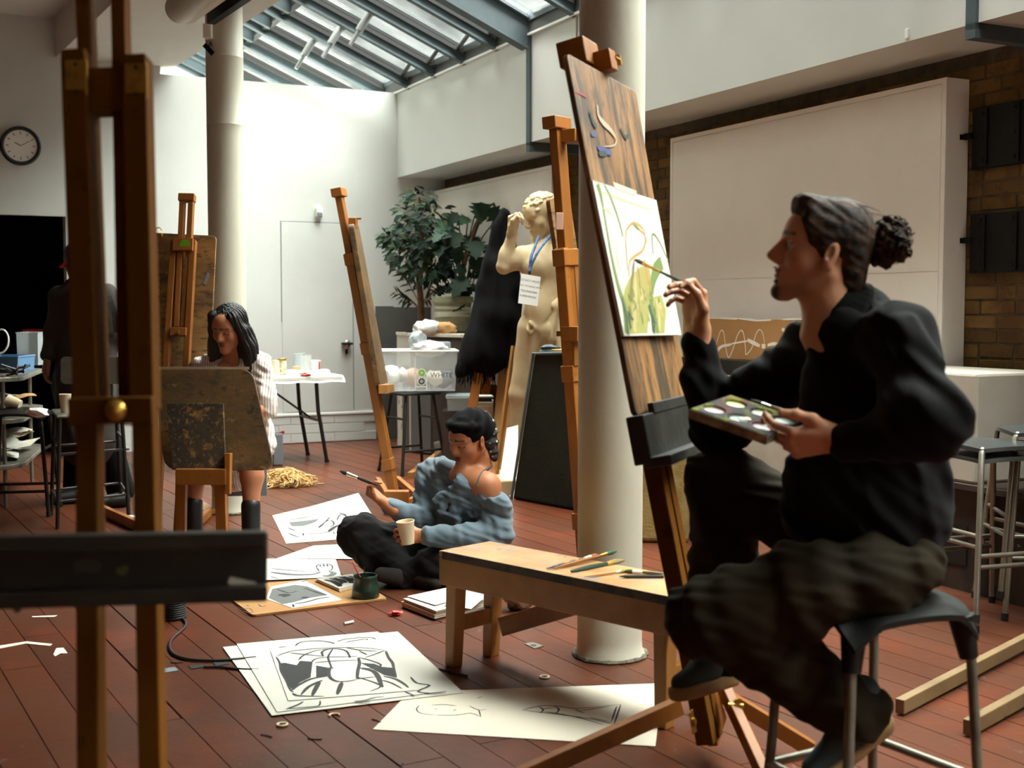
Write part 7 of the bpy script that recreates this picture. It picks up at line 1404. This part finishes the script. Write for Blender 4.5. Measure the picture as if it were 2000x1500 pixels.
leg = SDF(); k1, a1 = P(491, 895, 6.68), P(490, 995, 6.64); leg.cap(pel+V((.08, 0, 0)), k1, .085, .060, .03, SK3); leg.cap(k1, P(492, 930, 6.67), .058, .060, .03, SK3); leg.cap(P(492, 930, 6.67), a1, .060, .040, .03, SK3); k2, a2 = P(386, 895, 6.74), P(378, 985, 6.70); leg.cap(pel-V((.08, 0, 0)), k2, .085, .06, .03, SK3); leg.cap(k2, a2, .058, .04, .03, SK3); leg.cap(Le, Lw, .040, .030, .02, SK3)
hh = SDF(); hand(hh, frame(Rw, (.8, -.3, -.4), (.2, -.3, .9)), 1, ((50, 50, 30, 3),)*4, ((.048, .045, -.014), (.078, .05, -.03), (.1, .04, -.04)), SK3, .92)
w2 = person('long haired woman in a striped shirt looking down behind a dark drawing board', [(hd, .0045), (core, .013), (leg, .008), (hh, .004)], V((pel.x, pel.y, 0)))
hs_ = SDF(); hs_.T = L3; hs_.ell((-.03, 0, .050), (.100, .088, .085), .01); hs_.ell((-.07, 0, -.03), (.055, .080, .09), .03)
for s_ in (-1, 1):
    hs_.cap((.035, .060*s_, .085), (.015, .084*s_, .0), .03, .026, .02); hs_.cap((.015, .086*s_, .0), (.0, .098*s_, -.11), .026, .036, .03); hs_.cap((-.03, .08*s_, -.03), (-.01, .11*s_, -.16), .04, .04, .03); hs_.cap((.0, .10*s_, -.10), (.03, .115*s_, -.235), .036, .022 if s_ > 0 else .034, .03)
    hs_.cap((-.05, .06*s_, -.08), (-.03, .09*s_, -.25), .05, .03, .04)
hs_.cap((-.04, .05, -.12), (.02, .12, -.27), .05, .03, .04); hs_.cap((-.04, -.05, -.12), (.0, -.13, -.27), .055, .045, .04); hs_.ell((.10, 0, -.010), (.058, .052, .068), .012, None, True); hs_.T = Matrix.Identity(4)
def sd2(p):
    q = np.array(L3.inverted()); l = p @ q[:3, :3].T+q[:3, 3]; a = np.arctan2(l[:, 1], l[:, 0]); return .0035*np.sin(a*26+8*np.sin(l[:, 2]*14)*.4)+.002*np.sin(a*53+l[:, 2]*20)
hs_.disp.append(sd2); garment('hair', w2, hs_, .005, 'hair_black')
sh_ = SDF(); k = .04; sh_.cap(P(450, 742, 7.00), P(455, 840, 7.10), .12, .15, k); sh_.cap(P(455, 840, 7.10), pel, .15, .17, k); sh_.cap(Ls, Rs, .075, .075, .05); sh_.cap(Ls, P(517, 780, 6.86), .075, .068, .04); sh_.cap(P(517, 775, 6.86), P(518, 800, 6.84), .066, .06, .01); sh_.cap(Rs, Re, .075, .065, .04); sh_.cap(P(505, 820, 6.94), P(520, 868, 6.90), .07, .06, .05); sh_.cap(P(505, 860, 6.94), P(522, 878, 6.86), .05, .03, .03); sh_.cap(P(480, 715, 6.94), P(440, 712, 6.94), .05, .03, .04)
sh_.cap(L3@V((0, 0, -.12)), P(446, 770, 6.80), .045, .045, .01, None, True); sh_.disp += [folds(.008, 50, (1, 0, .3), 51), folds(.004, 120, (.5, 0, 1), 52)]; garment('shirt', w2, sh_, .008, 'shirt_stripe')
mb = MB(); mb.prism([P(432, 722, 6.86), P(458, 722, 6.86), P(452, 704, 6.90), P(440, 706, 6.90)], V((0, .02, 0))); part('vest', mb, 'red_plastic', w2)
for a, fl in ((P(490, 988, 6.64), 0), (P(377, 984, 6.70), 0)):
    bt = SDF(); f = V((a.x, a.y, .05)); bt.cap(a, V((a.x, a.y, .09)), .052, .050, .03); bt.cap(V((a.x, a.y, .06)), V((a.x-.01, a.y-.16, .045)), .05, .04, .03); o = sdf_obj('boot', [(bt, .008)], 'boot_black', w2)

# ---------------------------------------------------------------- person in the dark coat by the doorway
SK4 = S(150, 96, 66); d4 = 8.5; q4_ = lambda x, y, dd=0: P(x, y, d4+dd); hd = SDF(); TH = frame(q4_(150, 512), (-.55, .80, -.1), UP); head(hd, TH, SK4, LP3, S(20, 14, 10), 1.0)
core = SDF(); 
for a, b, r0, r1 in ((q4_(155, 540), q4_(165, 740), .06, .13), (q4_(165, 740), q4_(240, 950, .1), .09, .05), (q4_(160, 740), q4_(150, 950), .09, .05)): core.cap(a, b, r0, r1, .03, SK4)
hh = SDF(); hand(hh, frame(q4_(92, 700, -.1), (-.25, 0, -.95), (-.8, -.4, .2)), 1, ((25, 30, 20, 3),)*4, ((.048, .045, -.014), (.078, .055, -.02), (.1, .055, -.026)), SK4, 1.0)
p4 = person('person in a long dark coat standing by the trolley, head hidden behind the close easel', [(hd, .007), (core, .016), (hh, .005)], V((q4_(180, 700).x, d4, 0)))
hs_ = SDF(); hs_.T = TH; hs_.ell((-.03, 0, .045), (.11, .09, .092), .01); hs_.ell((-.07, 0, -.04), (.06, .08, .09), .03); hs_.ell((.10, 0, 0), (.06, .07, .08), .01, None, True); hs_.T = Matrix.Identity(4); garment('hair', p4, hs_, .008, 'hair_black')
ct = SDF(); k = .05; ct.cap(q4_(160, 585), q4_(168, 740), .15, .20, k); ct.cap(q4_(168, 740), q4_(172, 850), .20, .22, k); ct.cap(q4_(125, 580, .0), q4_(205, 582, .05), .085, .085, .06); ct.cap(q4_(205, 582, .05), q4_(218, 660, .0), .085, .075, .04); ct.cap(q4_(218, 660), q4_(205, 745, -.1), .072, .055, .04); ct.cap(q4_(122, 585), q4_(108, 650, -.05), .085, .072, .04); ct.cap(q4_(108, 650, -.05), q4_(95, 692, -.1), .068, .052, .03)
ct.disp += [folds(.01, 36, (1, 0, .2), 61)]; garment('coat', p4, ct, .011, 'coat_dark')
tz = SDF(); tz.cap(q4_(160, 800), q4_(148, 955), .11, .085, .04); tz.cap(q4_(185, 800), q4_(236, 958, .1), .12, .095, .04); garment('trousers', p4, tz, .012, 'jacket_black')
for x, y in ((148, 968), (240, 975)):
    a = PZ(x, y, .05); bt = SDF(); bt.cap(a, a+V((-.12, -.08, -.01)), .05, .042, .02); sdf_obj('shoe', [(bt, .01)], 'boot_black', p4)
mb = MB(); pts = [q4_(188, 552, -.05), q4_(205, 570, -.16), q4_(222, 610, -.14), q4_(226, 650, -.08)]; mb.ribbon(smooth_path(pts, 4), .035, V((.5, -.8, .2))); mb.ribbon(smooth_path([p+V((.004, .01, 0)) for p in pts], 4), .035, V((-.5, .8, -.2))); part('backpack_strap', mb, 'black', p4)
mb = MB(); mb.prism([q4_(114, 522, -.1), q4_(131, 506, -.1), q4_(134, 512, -.1), q4_(120, 524, -.1)], V((0, .02, 0))); part('hair_clip', mb, 'red_plastic', p4, label='red hair clip')

# ---------------------------------------------------------------- plaster statue
PC = S(222, 196, 152); ds = 9.0; q = lambda x, y, dd=0: P(x, y, ds+dd); st_ = SDF()
hd = SDF(); TH = frame(q(1058, 423), (-.80, -.46, -.40), (-.36, -.18, .90)); head(hd, TH, PC, PC, PC, 1.28, .9, eye='down'); hd.disp = []
hd.T = TH@Matrix.Scale(1.28, 4); g = random.Random(15); hd.ell((-.018, 0, .045), (.100, .080, .083), .01, PC)
for k in range(230):
    a, b = g.random()*6.28, g.uniform(.05, 1.5); x, y, z = math.cos(a)*math.sin(b), math.sin(a)*math.sin(b), math.cos(b)
    if x > .62 and z < .42 or abs(y) > .8 and z < .5 and x > -.1: continue
    hd.ell((-.014+.105*x, .083*y, .040+.089*z), (.0125, .0095, .0085), .004, PC)
hd.T = Matrix.Identity(4)
k = .05; nb_ = q(1062, 474, .05)
st_.cap(TH@V((-.03, 0, -.12)), nb_, .066, .076, .04, PC); st_.cap(nb_, q(1066, 495), .08, .10, .06, PC)
Rs, Ls = q(1024, 502, -.06), q(1092, 498, .10)
st_.cap(Rs, Ls, .080, .085, .05, PC); st_.ell(q(1044, 522, -.10), (.105, .075, .085), .035, PC); st_.ell(q(1078, 522, -.02), (.105, .08, .085), .035, PC); st_.cap(q(1062, 515), q(1060, 580), .145, .118, .05, PC); st_.cap(q(1060, 580), q(1060, 640), .118, .150, .06, PC)
st_.ell(q(1052, 600, -.10), (.085, .05, .11), .05, PC); st_.ell(q(1037, 612, -.06), (.04, .06, .07), .04, PC)
st_.cap(Rs, q(985, 521, -.10), .066, .052, .025, PC); st_.ell(q(1006, 510, -.1), (.072, .058, .058), .025, PC); st_.ell(q(1022, 500, -.07), (.075, .07, .065), .03, PC); st_.cap(q(984, 520, -.10), q(999, 462, -.13), .054, .034, .02, PC); st_.ell(q(988, 500, -.11), (.05, .05, .07), .03, PC)
st_.cap(Ls, q(1108, 600, .1), .07, .055, .03, PC)
st_.cap(q(1042, 645, -.02), q(1016, 770, .0), .118, .078, .04, PC); st_.cap(q(1078, 648, .02), q(1082, 775, .05), .118, .08, .04, PC); st_.cap(q(1016, 770), q(1010, 910, .1), .075, .048, .03, PC); st_.cap(q(1082, 775, .05), q(1085, 915, .05), .075, .048, .03, PC)
st_.ell(q(1036, 640, -.17), (.032, .035, .055), .02, PC); st_.cap(q(1010, 915, .1), q(1000, 925, -.1), .05, .04, .03, PC); st_.cap(q(1085, 918, .05), q(1080, 928, -.12), .05, .04, .03, PC)
st_.cap(q(1040, 535, -.24), q(1044, 620, -.24), .012, .010, .03, None, True); st_.cap(q(1016, 545, -.16), q(1044, 549, -.22), .012, .012, .02, None, True); st_.cap(q(1052, 549, -.22), q(1088, 546, -.14), .012, .012, .02, None, True)
st_.cap(q(1020, 618, -.12), q(1038, 645, -.20), .014, .012, .02, None, True); st_.cap(q(1085, 615, -.12), q(1046, 648, -.20), .014, .012, .02, None, True); st_.cap(q(1048, 655, -.16), q(1050, 760, -.05), .02, .03, .02, None, True)
st_.cap(q(1024, 575, -.20), q(1066, 578, -.22), .008, .008, .02, None, True); st_.disp.append(folds(.003, 40, (1, 1, 1), 77))
hh = SDF(); hand(hh, frame(q(1000, 458, -.13), (.10, -.2, .97), (-.75, .5, .2)), -1, ((55, 70, 40, 3), (62, 75, 40, 0), (66, 78, 40, -3), (66, 78, 40, -6)), ((.048, -.046, -.016), (.082, -.050, -.030), (.105, -.036, -.042)), PC, 1.35, nail=PC)
stt = thing('plaster_statue', 'cream plaster cast of a nude youth raising a hand to his brow', 'statue', V((q(1055, 900).x, ds, 0)))
o = sdf_obj('figure', [(st_, .010), (hd, .0055), (hh, .005)], 'plaster', stt)
dr_ = SDF()
for x0, y0, x1, y1, r in ((1092, 596, 1080, 660, .05), (1098, 600, 1092, 690, .045), (1108, 596, 1104, 710, .05), (1115, 600, 1116, 720, .05), (1085, 605, 1076, 630, .045), (1084, 598, 1112, 592, .06), (1100, 640, 1098, 700, .05)): dr_.cap(q(x0, y0, -.10), q(x1, y1, -.08), r*.8, r, .02)
dr_.disp.append(folds(.012, 60, (1, 0, .1), 7)); sdf_obj('drapery', [(dr_, .010)], 'plaster', stt)
mb = MB(); b_ = q(1050, 930); mb.box(V((b_.x, ds, .055)), (.7, .6, .11), V((1, .2, 0))); part('base', mb, 'plaster', stt, bevel=.01)
mb = MB(); mb.tube([V((b_.x+.16, ds+.15, .1)), V((b_.x+.14, ds+.12, .6)), V((b_.x+.12, ds+.06, .95))], [.12, .10, .08], 12); part('tree_stump', mb, 'plaster', stt, smooth=60)
# lanyard and sign
ly = thing('lanyard_sign', 'white typed warning card on a blue lanyard around the statue\'s neck', 'sign', q(1035, 560, -.3))
nrm_ = V((-.35, -.93, .05))
for pts in (((1080, 452, -.05), (1072, 464, -.13), (1052, 490, -.255), (1036, 522, -.285), (1034, 534, -.30)), ((1052, 462, -.12), (1046, 478, -.20), (1038, 500, -.265), (1035, 520, -.28), (1034, 534, -.30))):
    p = smooth_path([q(*a) for a in pts], 4); mb = MB(); mb.tube(p, .010, 6); part('ribbon', mb, 'lanyard_blue', ly, smooth=60)
mb = MB(); mb.tube([q(1034, 530, -.31), q(1034, 542, -.31)], .006, 6); part('clasp', mb, 'black_iron', ly)
c = [q(1018, 534, -.33), q(1056, 541, -.30), q(1050, 598, -.31), q(1012, 592, -.34)]; mb = MB(); panel(mb, c, .003); cd_ = part('card', mb, 'white_gloss', ly)
x, y = (c[1]-c[0]).normalized(), (c[0]-c[3]).normalized(); mb = MB()
for s_, u, v, z in (('DO NOT MOVE !', .5, .20, .020), ('ONLY TO MOVE WITH', .5, .385, .0165), ('TECHNICIAN', .47, .56, .020), ('SUPERVISION', .45, .73, .020)): part('lettering', text_mb(s_, bil(c, u, v), x, y, z, depth=.001), 'text_black', cd_)
